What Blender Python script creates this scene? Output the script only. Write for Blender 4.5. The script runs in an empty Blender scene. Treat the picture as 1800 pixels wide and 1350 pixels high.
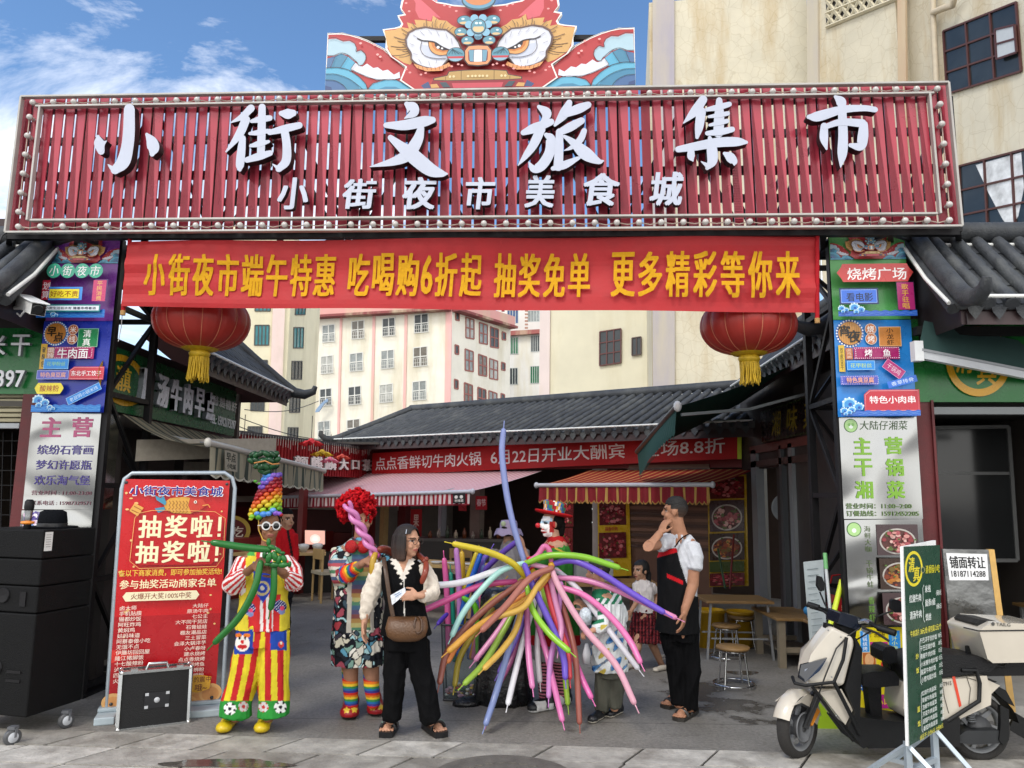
import bpy,bmesh,math,random
import numpy as np
from mathutils import Vector as V,Matrix
random.seed(7);RNG=np.random.default_rng(11)
SC=bpy.context.scene;COL=SC.collection
# ---------------------------------------------------------------- camera
F=1352.0;H0=1.72
_vp=V((129.,9410.,F)).normalized()
PITCH=math.asin(_vp.z);ROLL=math.atan2(_vp.x,_vp.y)
cF=V((0,math.cos(PITCH),math.sin(PITCH)))
_r0=V((1,0,0));_u0=V((0,-math.sin(PITCH),math.cos(PITCH)))
cR=math.cos(ROLL)*_r0+math.sin(ROLL)*_u0
cU=-math.sin(ROLL)*_r0+math.cos(ROLL)*_u0
CAM=V((0,0,H0))
cd=bpy.data.cameras.new('camera');cam=bpy.data.objects.new('camera',cd);COL.objects.link(cam)
cd.sensor_width=36;cd.lens=36*F/1800;cd.clip_end=2000;cd.clip_start=.05
cam.matrix_world=Matrix(((cR.x,cU.x,-cF.x,0),(cR.y,cU.y,-cF.y,0),(cR.z,cU.z,-cF.z,H0),(0,0,0,1)))
SC.camera=cam
# ---------------------------------------------------------------- light and exposure
SUN_EL,SUN_AZ=math.radians(50),math.radians(212)
w=bpy.data.worlds.new('World');SC.world=w;w.use_nodes=True
nt=w.node_tree;N=nt.nodes;L=nt.links;N.clear()
out=N.new('ShaderNodeOutputWorld');bg=N.new('ShaderNodeBackground')
sky=N.new('ShaderNodeTexSky');sky.sky_type='NISHITA';sky.sun_disc=False
sky.sun_elevation=SUN_EL;sky.sun_rotation=SUN_AZ;sky.air_density=1.0;sky.dust_density=.3;sky.ozone_density=2.5
tc=N.new('ShaderNodeTexCoord');mp=N.new('ShaderNodeMapping');mp.inputs['Scale'].default_value=(1.6,1.6,4.2)
mp.inputs['Location'].default_value=(.35,.1,.2);mp.inputs['Rotation'].default_value=(.5,.25,0)
n1=N.new('ShaderNodeTexNoise');n1.inputs['Scale'].default_value=1.5;n1.inputs['Detail'].default_value=9;n1.inputs['Roughness'].default_value=.62;n1.inputs['Distortion'].default_value=.5
r1=N.new('ShaderNodeValToRGB');r1.color_ramp.elements[0].position=.49;r1.color_ramp.elements[1].position=.74
r1.color_ramp.elements[1].color=(.92,.92,.92,1)
mix=N.new('ShaderNodeMixRGB');mix.inputs[2].default_value=(10.4,10.2,9.9,1)
hsv=N.new('ShaderNodeHueSaturation');hsv.inputs['Saturation'].default_value=1.12;hsv.inputs['Value'].default_value=1.0
L.new(tc.outputs['Generated'],mp.inputs[0]);L.new(mp.outputs[0],n1.inputs[0])
sx=N.new('ShaderNodeSeparateXYZ');L.new(tc.outputs['Generated'],sx.inputs[0])
mb=N.new('ShaderNodeMapRange');mb.inputs[1].default_value=.1;mb.inputs[2].default_value=-.7;mb.inputs[3].default_value=0;mb.inputs[4].default_value=.30;L.new(sx.outputs[1],mb.inputs[0])  # thicker cloud behind the camera, added out of view to brighten and neutralise ambient
mz=N.new('ShaderNodeMapRange');mz.inputs[1].default_value=.48;mz.inputs[2].default_value=.12;mz.inputs[3].default_value=-.02;mz.inputs[4].default_value=.15;L.new(sx.outputs[2],mz.inputs[0])
a1_=N.new('ShaderNodeMath');a1_.operation='ADD';a2_=N.new('ShaderNodeMath');a2_.operation='ADD';L.new(mb.outputs[0],a1_.inputs[0]);L.new(mz.outputs[0],a1_.inputs[1]);L.new(a1_.outputs[0],a2_.inputs[0]);L.new(n1.outputs[0],a2_.inputs[1]);L.new(a2_.outputs[0],r1.inputs[0])
L.new(sky.outputs[0],hsv.inputs['Color']);L.new(hsv.outputs[0],mix.inputs[1]);L.new(r1.outputs[0],mix.inputs[0]);L.new(mix.outputs[0],bg.inputs[0])
bg.inputs[1].default_value=.15;L.new(bg.outputs[0],out.inputs[0])
sd=bpy.data.lights.new('sun','SUN');sun=bpy.data.objects.new('sun',sd);COL.objects.link(sun)
sd.energy=1.1;sd.angle=math.radians(14);sd.color=(1,.95,.87)
_sdir=V((math.sin(SUN_AZ)*math.cos(SUN_EL),math.cos(SUN_AZ)*math.cos(SUN_EL),math.sin(SUN_EL)))
sun.rotation_euler=_sdir.to_track_quat('Z','Y').to_euler()
SC.view_settings.view_transform='Standard';SC.view_settings.look='None'
SC.view_settings.exposure=.5;SC.view_settings.gamma=1;SC.view_settings.use_curve_mapping=False
SC.cycles.max_bounces=8
# ---------------------------------------------------------------- helpers: pixels of the photograph to places
def ray(px,py):return cF+cR*((px-900)/F)+cU*((675-py)/F)
def P(px,py,Y):d=ray(px,py);return CAM+d*(Y/d.y)
def G(px,py,z=0.):d=ray(px,py);return CAM+d*((z-H0)/d.z)
def hit(px,py,pl):d=ray(px,py);return CAM+d*((pl[0]-CAM).dot(pl[1])/d.dot(pl[1]))
def vplane(a,b):
 u=V((b[0]-a[0],b[1]-a[1],0)).normalized();n=V((u.y,-u.x,0));a=V((a[0],a[1],0))
 if(CAM-a).dot(n)<0:n=-n
 return(a,n)
def push(pl,d):return(pl[0]+pl[1]*d,pl[1])
def lin(c):
 if isinstance(c,str):c=[int(c[i:i+2],16)for i in(0,2,4)]
 o=[]
 for x in c[:3]:
  x=x/255.;o.append(x/12.92 if x<=.04045 else((x+.055)/1.055)**2.4)
 return o
# ---------------------------------------------------------------- materials
MATS={}
def mat(name,col=None,rough=.6,metal=0,var=.12,scale=6,bump=0,bscale=60,coat=0,trans=0,stain=None,sscale=1.5,glass=0,emit=0,spec=.5):
 if name in MATS:return MATS[name]
 m=bpy.data.materials.new(name);m.use_nodes=True;t=m.node_tree;n=t.nodes;l=t.links
 b=n['Principled BSDF'];o=n['Material Output']
 b.inputs['Roughness'].default_value=rough;b.inputs['Metallic'].default_value=metal
 b.inputs['Specular IOR Level'].default_value=spec
 if coat:b.inputs['Coat Weight'].default_value=coat;b.inputs['Coat Roughness'].default_value=.08
 tc=n.new('ShaderNodeTexCoord')
 if col is None:
  a=n.new('ShaderNodeAttribute');a.attribute_name='Col';src=a.outputs['Color']
 else:
  a=n.new('ShaderNodeRGB');a.outputs[0].default_value=(*lin(col),1);src=a.outputs[0]
 if var:
  no=n.new('ShaderNodeTexNoise');no.inputs['Scale'].default_value=scale;no.inputs['Detail'].default_value=6;no.inputs['Roughness'].default_value=.6
  l.new(tc.outputs['Object'],no.inputs[0])
  mr=n.new('ShaderNodeMapRange');mr.inputs[1].default_value=.25;mr.inputs[2].default_value=.75;mr.inputs[3].default_value=1-var;mr.inputs[4].default_value=1+var
  l.new(no.outputs[0],mr.inputs[0])
  mx=n.new('ShaderNodeMixRGB');mx.blend_type='MULTIPLY';mx.inputs[0].default_value=1
  l.new(src,mx.inputs[1]);l.new(mr.outputs[0],mx.inputs[2]);src=mx.outputs[0]
  r2=n.new('ShaderNodeMapRange');r2.inputs[3].default_value=max(.02,rough-.12);r2.inputs[4].default_value=min(1,rough+.12);l.new(no.outputs[0],r2.inputs[0]);l.new(r2.outputs[0],b.inputs['Roughness'])
 if stain:
  no=n.new('ShaderNodeTexNoise');no.inputs['Scale'].default_value=1;no.inputs['Detail'].default_value=8;no.inputs['Roughness'].default_value=.65
  mp=n.new('ShaderNodeMapping');mp.inputs['Scale'].default_value=(sscale,sscale,sscale*.16);l.new(tc.outputs['Object'],mp.inputs[0]);l.new(mp.outputs[0],no.inputs[0])
  rp=n.new('ShaderNodeValToRGB');rp.color_ramp.elements[0].position=.48;rp.color_ramp.elements[1].position=.75;l.new(no.outputs[0],rp.inputs[0])
  mx=n.new('ShaderNodeMixRGB');l.new(rp.outputs[0],mx.inputs[0]);l.new(src,mx.inputs[1]);mx.inputs[2].default_value=(*lin(stain),1);src=mx.outputs[0]
 l.new(src,b.inputs['Base Color'])
 if bump:
  nb=n.new('ShaderNodeTexNoise');nb.inputs['Scale'].default_value=bscale;nb.inputs['Detail'].default_value=4;l.new(tc.outputs['Object'],nb.inputs[0])
  bp=n.new('ShaderNodeBump');bp.inputs['Strength'].default_value=bump;bp.inputs['Distance'].default_value=.02;l.new(nb.outputs[0],bp.inputs['Height']);l.new(bp.outputs[0],b.inputs['Normal'])
 if trans:
  tr=n.new('ShaderNodeBsdfTranslucent');l.new(src,tr.inputs[0]);ms=n.new('ShaderNodeMixShader');ms.inputs[0].default_value=trans
  l.new(b.outputs[0],ms.inputs[1]);l.new(tr.outputs[0],ms.inputs[2]);l.new(ms.outputs[0],o.inputs[0])
 if glass:
  tr=n.new('ShaderNodeBsdfTransparent');tr.inputs[0].default_value=(.82,.88,.88,1);ms=n.new('ShaderNodeMixShader');ms.inputs[0].default_value=glass
  l.new(b.outputs[0],ms.inputs[1]);l.new(tr.outputs[0],ms.inputs[2]);l.new(ms.outputs[0],o.inputs[0])
 if emit:b.inputs['Emission Strength'].default_value=emit;l.new(src,b.inputs['Emission Color'])
 MATS[name]=m;return m
INK=mat('printed ink',None,.45,0,.05,9)
INKG=mat('glossy vinyl print',None,.28,0,.05,9)
CLOTH=mat('dyed cloth',None,.85,0,.14,18,.3,200,spec=.12)
SKIN=mat('skin',None,.6,0,.12,34,.15,120,spec=.35)
PAINT=mat('painted surface',None,.5,0,.12,7)
PLAST=mat('coloured plastic',None,.35,0,.06,9)
RUBB=mat('balloon rubber',None,.2,0,.07,12,trans=.28)
BLACKSTEEL=mat('black painted steel','161517',.5,.1,.25,9,.1,spec=.3)
STEEL=mat('brushed steel','b9bcbd',.25,1,.10,5)
CHROME=mat('chrome tube','d5d5d5',.12,1,.04,5)
GALV=mat('grey painted tube','a9b4bc',.35,.3,.10,9)
# ---------------------------------------------------------------- helpers: objects
def setp(o,label=None,cat=None,group=None,kind=None):
 if label:o['label']=label
 if cat:o['category']=cat
 if group:o['group']=group
 if kind:o['kind']=kind
 return o
def thing(name,label,cat,loc,group=None):
 o=bpy.data.objects.new(name,None);COL.objects.link(o);o.location=V(loc);o.empty_display_size=.1
 return setp(o,label,cat,group)
def adopt(o,parent):
 if parent is None:return o
 o.parent=parent
 if parent.type=='EMPTY':o.matrix_parent_inverse=Matrix.Translation(-parent.location)
 return o
def clone(root,loc,label=None):
 def cp(o,par):
  c=o.copy();COL.objects.link(c)
  if par is not None:
   mi=o.matrix_parent_inverse.copy();c.parent=par;c.matrix_parent_inverse=mi
  for ch in[x for x in bpy.data.objects if x.parent is o and x is not c]:cp(ch,c)
  return c
 r=cp(root,None);r.location=V(loc)
 if label:r['label']=label
 return r
class MB:
 def __init__(s):s.v=[];s.f=[];s.c=[];s.m=[];s.s=[]
 def add(s,vs,fs,col=None,m=0,smooth=False):
  b=len(s.v);s.v+=[tuple(x)for x in vs]
  for f in fs:s.f.append([i+b for i in f]);s.c.append(col);s.m.append(m);s.s.append(smooth)
  return s
 def obox(s,o,a,b,c,col=None,m=0):
  o,a,b,c=V(o),V(a),V(b),V(c)
  if a.cross(b).dot(c)<0:a,b=b,a
  vs=[o,o+a,o+a+b,o+b,o+c,o+a+c,o+a+b+c,o+b+c]
  return s.add(vs,[(3,2,1,0),(4,5,6,7),(0,1,5,4),(1,2,6,5),(2,3,7,6),(3,0,4,7)],col,m)
 def box(s,x0,y0,z0,x1,y1,z1,col=None,m=0):return s.obox((x0,y0,z0),(x1-x0,0,0),(0,y1-y0,0),(0,0,z1-z0),col,m)
 def bar(s,a,b,w,d,col=None,m=0,up=None):
  a,b=V(a),V(b);t=(b-a).normalized();up=V(up)if up else(V((0,1,0))if abs(t.y)<.9 else V((1,0,0)))
  x=t.cross(up).normalized();y=x.cross(t).normalized()
  return s.obox(a-x*w/2-y*d/2,x*w,y*d,b-a,col,m)
 def quad(s,a,b,c,d,col=None,m=0):return s.add([a,b,c,d],[(0,1,2,3)],col,m)
 def prism(s,poly,ex,col=None,m=0,scol=None,sm=None):
  n=len(poly);poly=[V(p)for p in poly];ex=V(ex)
  nn=V((0,0,0))
  for i in range(n):nn+=poly[i].cross(poly[(i+1)%n])
  if nn.dot(ex)<0:poly=poly[::-1]
  s.add([p+ex for p in poly],[tuple(range(n))],col,m);s.add(poly,[tuple(range(n))[::-1]],scol or col,m if sm is None else sm)
  vs=poly+[p+ex for p in poly]
  return s.add(vs,[(i,(i+1)%n,(i+1)%n+n,i+n)for i in range(n)],scol or col,m if sm is None else sm)
 def tube(s,pts,rad,n=8,col=None,m=0,smooth=True,closed=False,flat=None,dome=False):
  pts=[V(p)for p in pts];k=len(pts)
  if not hasattr(rad,'__len__'):rad=[rad]*k
  if dome and not closed:
   t0=(pts[0]-pts[1]).normalized();t1=(pts[-1]-pts[-2]).normalized();a,z=rad[0],rad[-1];p0,p1=pts[0],pts[-1];ka,kz=(1,1)if dome is True else(min(1,dome/a),min(1,dome/z))
   pts=[p0+t0*a*.95*ka,p0+t0*a*.7*ka]+pts+[p1+t1*z*.7*kz,p1+t1*z*.95*kz];rad=[a*.3,a*.72]+list(rad)+[z*.72,z*.3];k+=4
  tg=[]
  for i in range(k):
   if closed:d=pts[(i+1)%k]-pts[i-1]
   else:d=pts[min(i+1,k-1)]-pts[max(i-1,0)]
   tg.append(d.normalized()if d.length>1e-9 else V((0,0,1)))
  ref=V((0,0,1))if abs(tg[0].z)<.9 else V((0,1,0))
  x=tg[0].cross(ref).normalized();vs=[]
  for i in range(k):
   x=(x-tg[i]*x.dot(tg[i])).normalized();y=tg[i].cross(x)
   for j in range(n):
    a=2*math.pi*j/n;vs.append(pts[i]+(x*math.cos(a)+y*math.sin(a)*(flat or 1))*rad[i])
  fs=[]
  for i in range(k if closed else k-1):
   for j in range(n):
    a,b=i*n,((i+1)%k)*n
    fs.append((a+j,a+(j+1)%n,b+(j+1)%n,b+j))
  s.add(vs,fs,col,m,smooth)
  if not closed:s.add(vs[:n],[tuple(range(n))[::-1]],col,m,smooth and bool(dome));s.add(vs[-n:],[tuple(range(n))],col,m,smooth and bool(dome))
  return s
 def ell(s,c,r,nu=16,nv=10,col=None,m=0,M=None,smooth=True):
  c=V(c);r=r if hasattr(r,'__len__')else(r,r,r);vs=[V((0,0,r[2]))]
  for i in range(1,nv):
   t=math.pi*i/nv
   for j in range(nu):
    a=2*math.pi*j/nu;vs.append(V((r[0]*math.sin(t)*math.cos(a),r[1]*math.sin(t)*math.sin(a),r[2]*math.cos(t))))
  vs.append(V((0,0,-r[2])))
  if M is not None:vs=[M@q for q in vs]
  vs=[c+q for q in vs];fs=[];e=len(vs)-1
  for j in range(nu):fs.append((0,1+j,1+(j+1)%nu));fs.append((e,e-nu+(j+1)%nu,e-nu+j))
  for i in range(nv-2):
   for j in range(nu):a=1+i*nu;fs.append((a+j,a+nu+j,a+nu+(j+1)%nu,a+(j+1)%nu))
  return s.add(vs,fs,col,m,smooth)
 def lathe(s,c,prof,n=24,col=None,m=0,axis=None,smooth=True,gore=0,gn=16):
  c=V(c);z=V(axis).normalized()if axis else V((0,0,1));x=z.orthogonal().normalized();y=z.cross(x);vs=[];fs=[]
  for r,h in prof:
   for j in range(n):
    a=2*math.pi*j/n;rr=r*(1-gore*(1-abs(math.sin(gn*a/2)))**3)
    vs.append(c+z*h+(x*math.cos(a)+y*math.sin(a))*rr)
  for i in range(len(prof)-1):
   for j in range(n):fs.append((i*n+j,i*n+(j+1)%n,(i+1)*n+(j+1)%n,(i+1)*n+j))
  return s.add(vs,fs,col,m,smooth)
 def loft(s,secs,n=20,col=None,m=0):
  vs=[];fs=[]
  for c,a,b,yaw in secs:
   c=V(c);x=V((math.cos(yaw),math.sin(yaw),0));y=V((-math.sin(yaw),math.cos(yaw),0))
   for j in range(n):
    t=2*math.pi*j/n;ct,st=math.cos(t),math.sin(t)
    vs.append(c+x*a*math.copysign(abs(ct)**.85,ct)+y*b*math.copysign(abs(st)**.85,st))
  k=len(secs)
  for i in range(k-1):
   for j in range(n):fs.append((i*n+j,i*n+(j+1)%n,(i+1)*n+(j+1)%n,(i+1)*n+j))
  fs.append(tuple(range(n))[::-1]);fs.append(tuple((k-1)*n+j for j in range(n)))
  return s.add(vs,fs,col,m,True)
 def mesh(s,name,mats):
  me=bpy.data.meshes.new(name);me.from_pydata(s.v,[],s.f)
  for m in(mats if isinstance(mats,(list,tuple))else[mats]):me.materials.append(m)
  me.polygons.foreach_set('material_index',s.m);me.polygons.foreach_set('use_smooth',s.s)
  if any(c is not None for c in s.c):
   at=me.color_attributes.new('Col','FLOAT_COLOR','CORNER');arr=[];cache={}
   for f,c in zip(s.f,s.c):
    k=tuple(c)if c is not None and not isinstance(c,str)else c
    if k not in cache:cache[k]=(*lin(c),1.)if c is not None else(.5,.5,.5,1.)
    arr.extend(cache[k]*len(f))
   at.data.foreach_set('color',arr)
  me.update();return me
 def build(s,name,mats=None,parent=None,bev=0,fix=False):
  me=s.mesh(name,mats or PAINT)
  if fix:
   bm=bmesh.new();bm.from_mesh(me);bmesh.ops.recalc_face_normals(bm,faces=bm.faces);bm.to_mesh(me);bm.free()
  o=bpy.data.objects.new(name,me);COL.objects.link(o)
  if bev:
   b=o.modifiers.new('bevel','BEVEL');b.width=bev;b.segments=2 if bev<.02 else 4;b.limit_method='ANGLE';b.angle_limit=math.radians(40)
   if bev>=.01:me.polygons.foreach_set('use_smooth',[True]*len(me.polygons));b.harden_normals=True
  return adopt(o,parent)
# ---------------------------------------------------------------- lettering and printed sheets
TXT={}
def txt(s,bold=.02,ext=0,shear=0):
 k=(s,bold,ext,shear)
 if k in TXT:return TXT[k]
 c=bpy.data.curves.new('lettering','FONT');c.body=s;c.size=1;c.offset=bold;c.resolution_u=2;c.extrude=ext;c.shear=shear
 o=bpy.data.objects.new('lettering',c);m=o.to_mesh()
 vs=np.array([v.co[:]for v in m.vertices])if len(m.vertices)else np.zeros((1,3));fs=[tuple(p.vertices)for p in m.polygons]
 nz=[p.normal.z for p in m.polygons]
 o.to_mesh_clear();bpy.data.objects.remove(o);bpy.data.curves.remove(c)
 lo=vs.min(0);hi=vs.max(0);sz=np.maximum(hi-lo,1e-6)
 vs[:,0]=(vs[:,0]-lo[0])/sz[0];vs[:,1]=1-(vs[:,1]-lo[1])/sz[1];vs[:,2]=vs[:,2]-lo[2]
 TXT[k]=(vs,fs,nz,sz[0]/sz[1]);return TXT[k]
class Sheet(MB):
 """A flat printed sheet: local x to the right, y down, 0..W by 0..H; every shape lies a fraction of a millimetre above the last."""
 def __init__(s,tl,tr,br,bl,W=100.,H=100.,step=.0004,warp=None):
  MB.__init__(s);s.q=[V(tl),V(tr),V(br),V(bl)];s.W=W;s.H=H;s.l=0;s.step=step;s.warp=warp
  n=(s.q[1]-s.q[0]).cross(s.q[3]-s.q[0]).normalized()
  if n.dot(CAM-s.q[0])<0:n=-n;s.flip=True
  else:s.flip=False
  s.n=n
 def pt(s,x,y,off=0):
  u,v=x/s.W,y/s.H;tl,tr,br,bl=s.q
  p=(tl*(1-u)+tr*u)*(1-v)+(bl*(1-u)+br*u)*v
  if s.warp:off=off+s.warp(u,v)
  return p+s.n*off
 def nl(s):s.l+=1;return s.l*s.step
 def face(s,pts,col,off=None):
  o=s.nl()if off is None else off;vs=[s.pt(x,y,o)for x,y in pts]
  nn=V((0,0,0))
  for i in range(len(vs)):nn+=(vs[i]-vs[0]).cross(vs[(i+1)%len(vs)]-vs[0])
  if nn.dot(s.n)<0:vs=vs[::-1]
  s.add(vs,[tuple(range(len(vs)))],col);return s
 def rect(s,x0,y0,x1,y1,col,edge=None,ew=1.):
  if edge:s.face([(x0,y0),(x1,y0),(x1,y1),(x0,y1)],edge);x0+=ew;y0+=ew;x1-=ew;y1-=ew
  return s.face([(x0,y0),(x1,y0),(x1,y1),(x0,y1)],col)
 def circ(s,x,y,r,col,ry=None,n=28):
  ry=ry or r;return s.face([(x+r*math.cos(2*math.pi*i/n),y+ry*math.sin(2*math.pi*i/n))for i in range(n)],col)
 def line(s,pts,wd,col,closed=False):
  if closed:pts=list(pts)+[pts[0]]
  o=s.nl();wl=wd if hasattr(wd,'__len__')else[wd]*len(pts);a=[];b=[]
  for i,(x,y)in enumerate(pts):
   x0,y0=pts[max(i-1,0)];x1,y1=pts[min(i+1,len(pts)-1)];dx,dy=x1-x0,y1-y0;q=math.hypot(dx,dy)or 1
   a.append((x-dy/q*wl[i]/2,y+dx/q*wl[i]/2));b.append((x+dy/q*wl[i]/2,y-dx/q*wl[i]/2))
  for i in range(len(pts)-1):s.face([a[i],a[i+1],b[i+1],b[i]],col,o)
  return s
 def text(s,t,x0,y0,x1,y1,col,bold=.02,vert=False,lift=0.,depth=0,scol=None,rot=None,maxe=0,shear=0):
  o=s.nl()+lift
  if vert:
   h=(y1-y0)/len(t)
   for i,ch in enumerate(t):
    if ch!=' ':s._put(ch,x0,y0+h*i+h*.06,x1,y0+h*(i+1)-h*.06,col,bold,o,depth,scol,rot,maxe,shear)
   return s
  return s._put(t,x0,y0,x1,y1,col,bold,o,depth,scol,rot,maxe,shear)
 def _put(s,t,x0,y0,x1,y1,col,bold,o,depth,scol,rot,maxe,shear):
  if bold>.004:
   asp=len(t);q=bold*.8*(y1-y0);
   for k,(dx,dy)in enumerate(((-1,-.6),(1,-.6),(1,.6),(-1,.6),(0,0))):
    e=.00006*k;s._put(t,x0+q+dx*q,y0+q+dy*q,x1-q+dx*q,y1-q+dy*q,col,0,o+(0 if depth else e),depth+(e*4 if depth else 0),scol,rot,maxe,shear)
   return s
  vs,fs,nz,_=txt(t,0,.5 if depth else 0,shear);pts=[]
  cx,cy=(x0+x1)/2,(y0+y1)/2
  vv=[(x0+a*(x1-x0),y0+b*(y1-y0),c)for a,b,c in vs];fs=[tuple(f)for f in fs]
  if rot:
   c_,s_=math.cos(rot),math.sin(rot);vv=[(cx+(x-cx)*c_-(y-cy)*s_,cy+(x-cx)*s_+(y-cy)*c_,c)for x,y,c in vv]
  if maxe:
   todo=[]
   for f in fs:todo+=[(f[0],f[i],f[i+1])for i in range(1,len(f)-1)]
   fs=[];mid={}
   def md(a,b):
    k=(min(a,b),max(a,b))
    if k not in mid:mid[k]=len(vv);vv.append(tuple((p+q)/2 for p,q in zip(vv[a],vv[b])))
    return mid[k]
   it=0
   while todo and it<400000:
    it+=1;a,b,c=todo.pop()
    L_=[math.hypot(vv[i][0]-vv[j][0],vv[i][1]-vv[j][1])for i,j in((a,b),(b,c),(c,a))];k=max(range(3),key=lambda i:L_[i])
    if L_[k]<maxe:fs.append((a,b,c));continue
    if k==0:m=md(a,b);todo+=[(a,m,c),(m,b,c)]
    elif k==1:m=md(b,c);todo+=[(a,b,m),(a,m,c)]
    else:m=md(c,a);todo+=[(a,b,m),(m,b,c)]
   nz=[1]*len(fs)
  w3=[s.pt(x,y,o+c*depth)for x,y,c in vv]
  if s.flip:fs=[f[::-1]for f in fs]
  b=len(s.v);s.v+=[tuple(p)for p in w3]
  for f,z in zip(fs,nz):
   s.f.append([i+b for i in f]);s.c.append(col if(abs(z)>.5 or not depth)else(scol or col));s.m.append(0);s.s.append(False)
  return s
def psheet(pl,tl,tr,br,bl,W=100.,H=100.,**k):return Sheet(hit(*tl,pl),hit(*tr,pl),hit(*br,pl),hit(*bl,pl),W,H,**k)
def catmull(pts,k=6):
 a=[np.array(p,float)for p in pts];a=[2*a[0]-a[1]]+a+[2*a[-1]-a[-2]];o=[]
 for i in range(1,len(a)-2):
  for j in range(k):
   t=j/k;p0,p1,p2,p3=a[i-1:i+3]
   o.append(.5*((2*p1)+(-p0+p2)*t+(2*p0-5*p1+4*p2-p3)*t*t+(-p0+3*p1-3*p2+p3)*t**3))
 o.append(a[-2]);return o
def stroke(pts,k=6):
 q=catmull(pts,k);L_=[];R_=[]
 for i,(x,y,r)in enumerate(q):
  d=q[min(i+1,len(q)-1)]-q[max(i-1,0)];l=math.hypot(d[0],d[1])or 1;nx,ny=-d[1]/l,d[0]/l
  L_.append((x+nx*r,y+ny*r));R_.append((x-nx*r,y-ny*r))
 def cap(c,d,r,n=5):
  a0=math.atan2(d[1],d[0]);return[(c[0]+r*math.cos(a0+math.pi/2-math.pi*i/n),c[1]+r*math.sin(a0+math.pi/2-math.pi*i/n))for i in range(1,n)]
 e=q[-1];de=q[-1]-q[-2];b=q[0];db=q[0]-q[1]
 return L_+cap(e,de,e[2])+R_[::-1]+cap(b,db,b[2])
# ================================================================ ground
def ground_mat():
 m=bpy.data.materials.new('stained concrete');m.use_nodes=True;t=m.node_tree;n=t.nodes;l=t.links;b=n['Principled BSDF']
 tc=n.new('ShaderNodeTexCoord')
 def noise(s,d=8,r=.6):
  x=n.new('ShaderNodeTexNoise');x.inputs['Scale'].default_value=s;x.inputs['Detail'].default_value=d;x.inputs['Roughness'].default_value=r;l.new(tc.outputs['Object'],x.inputs[0]);return x
 def ramp(src,a,b_,c0,c1):
  r=n.new('ShaderNodeValToRGB');r.color_ramp.elements[0].position=a;r.color_ramp.elements[1].position=b_;r.color_ramp.elements[0].color=c0;r.color_ramp.elements[1].color=c1;l.new(src,r.inputs[0]);return r
 base=ramp(noise(1.2).outputs[0],.3,.72,(.16,.15,.134,1),(.285,.268,.242,1))
 fine=ramp(noise(38,5).outputs[0],.3,.7,(.68,.68,.68,1),(1.2,1.2,1.2,1))
 m1=n.new('ShaderNodeMixRGB');m1.blend_type='MULTIPLY';m1.inputs[0].default_value=1;l.new(base.outputs[0],m1.inputs[1]);l.new(fine.outputs[0],m1.inputs[2])
 mp=n.new('ShaderNodeMapping');mp.inputs['Location'].default_value=(-1.75,-6.95,0);l.new(tc.outputs['Object'],mp.inputs[0])
 mp2=n.new('ShaderNodeMapping');mp2.inputs['Scale'].default_value=(1.2,.75,1);l.new(mp.outputs[0],mp2.inputs[0])
 ln=n.new('ShaderNodeVectorMath');ln.operation='LENGTH';l.new(mp2.outputs[0],ln.inputs[0])
 ad=n.new('ShaderNodeMath');ad.operation='MULTIPLY_ADD';nz=noise(2.6,6,.6);l.new(nz.outputs[0],ad.inputs[0]);ad.inputs[1].default_value=2.6;l.new(ln.outputs['Value'],ad.inputs[2])
 wet=ramp(ad.outputs[0],.0,.0,(1,1,1,1),(0,0,0,1));wet.color_ramp.elements[0].position=.5;wet.color_ramp.elements[1].position=.56
 mrr=n.new('ShaderNodeMath');mrr.operation='MULTIPLY';mrr.inputs[1].default_value=.32;l.new(ad.outputs[0],mrr.inputs[0]);l.new(mrr.outputs[0],wet.inputs[0])
 m2=n.new('ShaderNodeMixRGB');m2.blend_type='MULTIPLY';m2.inputs[2].default_value=(.42,.41,.40,1);l.new(wet.outputs[0],m2.inputs[0]);l.new(m1.outputs[0],m2.inputs[1])
 sx=n.new('ShaderNodeSeparateXYZ');l.new(tc.outputs['Object'],sx.inputs[0])
 mo=n.new('ShaderNodeMath');mo.operation='PINGPONG';mo.inputs[1].default_value=1.55;l.new(sx.outputs[1],mo.inputs[0])
 jl=ramp(mo.outputs[0],.0,.012,(.45,.45,.45,1),(1,1,1,1))
 m3=n.new('ShaderNodeMixRGB');m3.blend_type='MULTIPLY';m3.inputs[0].default_value=1;l.new(m2.outputs[0],m3.inputs[1]);l.new(jl.outputs[0],m3.inputs[2])
 gs=ramp(noise(5.3,5,.6).outputs[0],.60,.70,(1,1,1,1),(.6,.58,.55,1))
 m4=n.new('ShaderNodeMixRGB');m4.blend_type='MULTIPLY';m4.inputs[0].default_value=1;l.new(m3.outputs[0],m4.inputs[1]);l.new(gs.outputs[0],m4.inputs[2])
 l.new(m4.outputs[0],b.inputs['Base Color'])
 rr=n.new('ShaderNodeMapRange');rr.inputs[3].default_value=.58;rr.inputs[4].default_value=.16;l.new(wet.outputs[0],rr.inputs[0]);l.new(rr.outputs[0],b.inputs['Roughness'])
 bp=n.new('ShaderNodeBump');bp.inputs['Strength'].default_value=.55;bp.inputs['Distance'].default_value=.012;l.new(noise(75,6,.7).outputs[0],bp.inputs['Height']);l.new(bp.outputs[0],b.inputs['Normal'])
 return m
g=MB().quad((-400,-200,0),(400,-200,0),(400,600,0),(-400,600,0)).build('ground',ground_mat());setp(g,'grey stained concrete ground of the alley','ground',kind='structure')
GU=(G(1400,1326)-G(115,1287));GU.z=0;GU.normalize();GN=V((-GU.y,GU.x,0));GO=G(115,1287);GO.z=0
def pav(u,v,z=0):return GO+GU*u-GN*v+V((0,0,z))
pv=MB();rows=7;ph=.33
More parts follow.
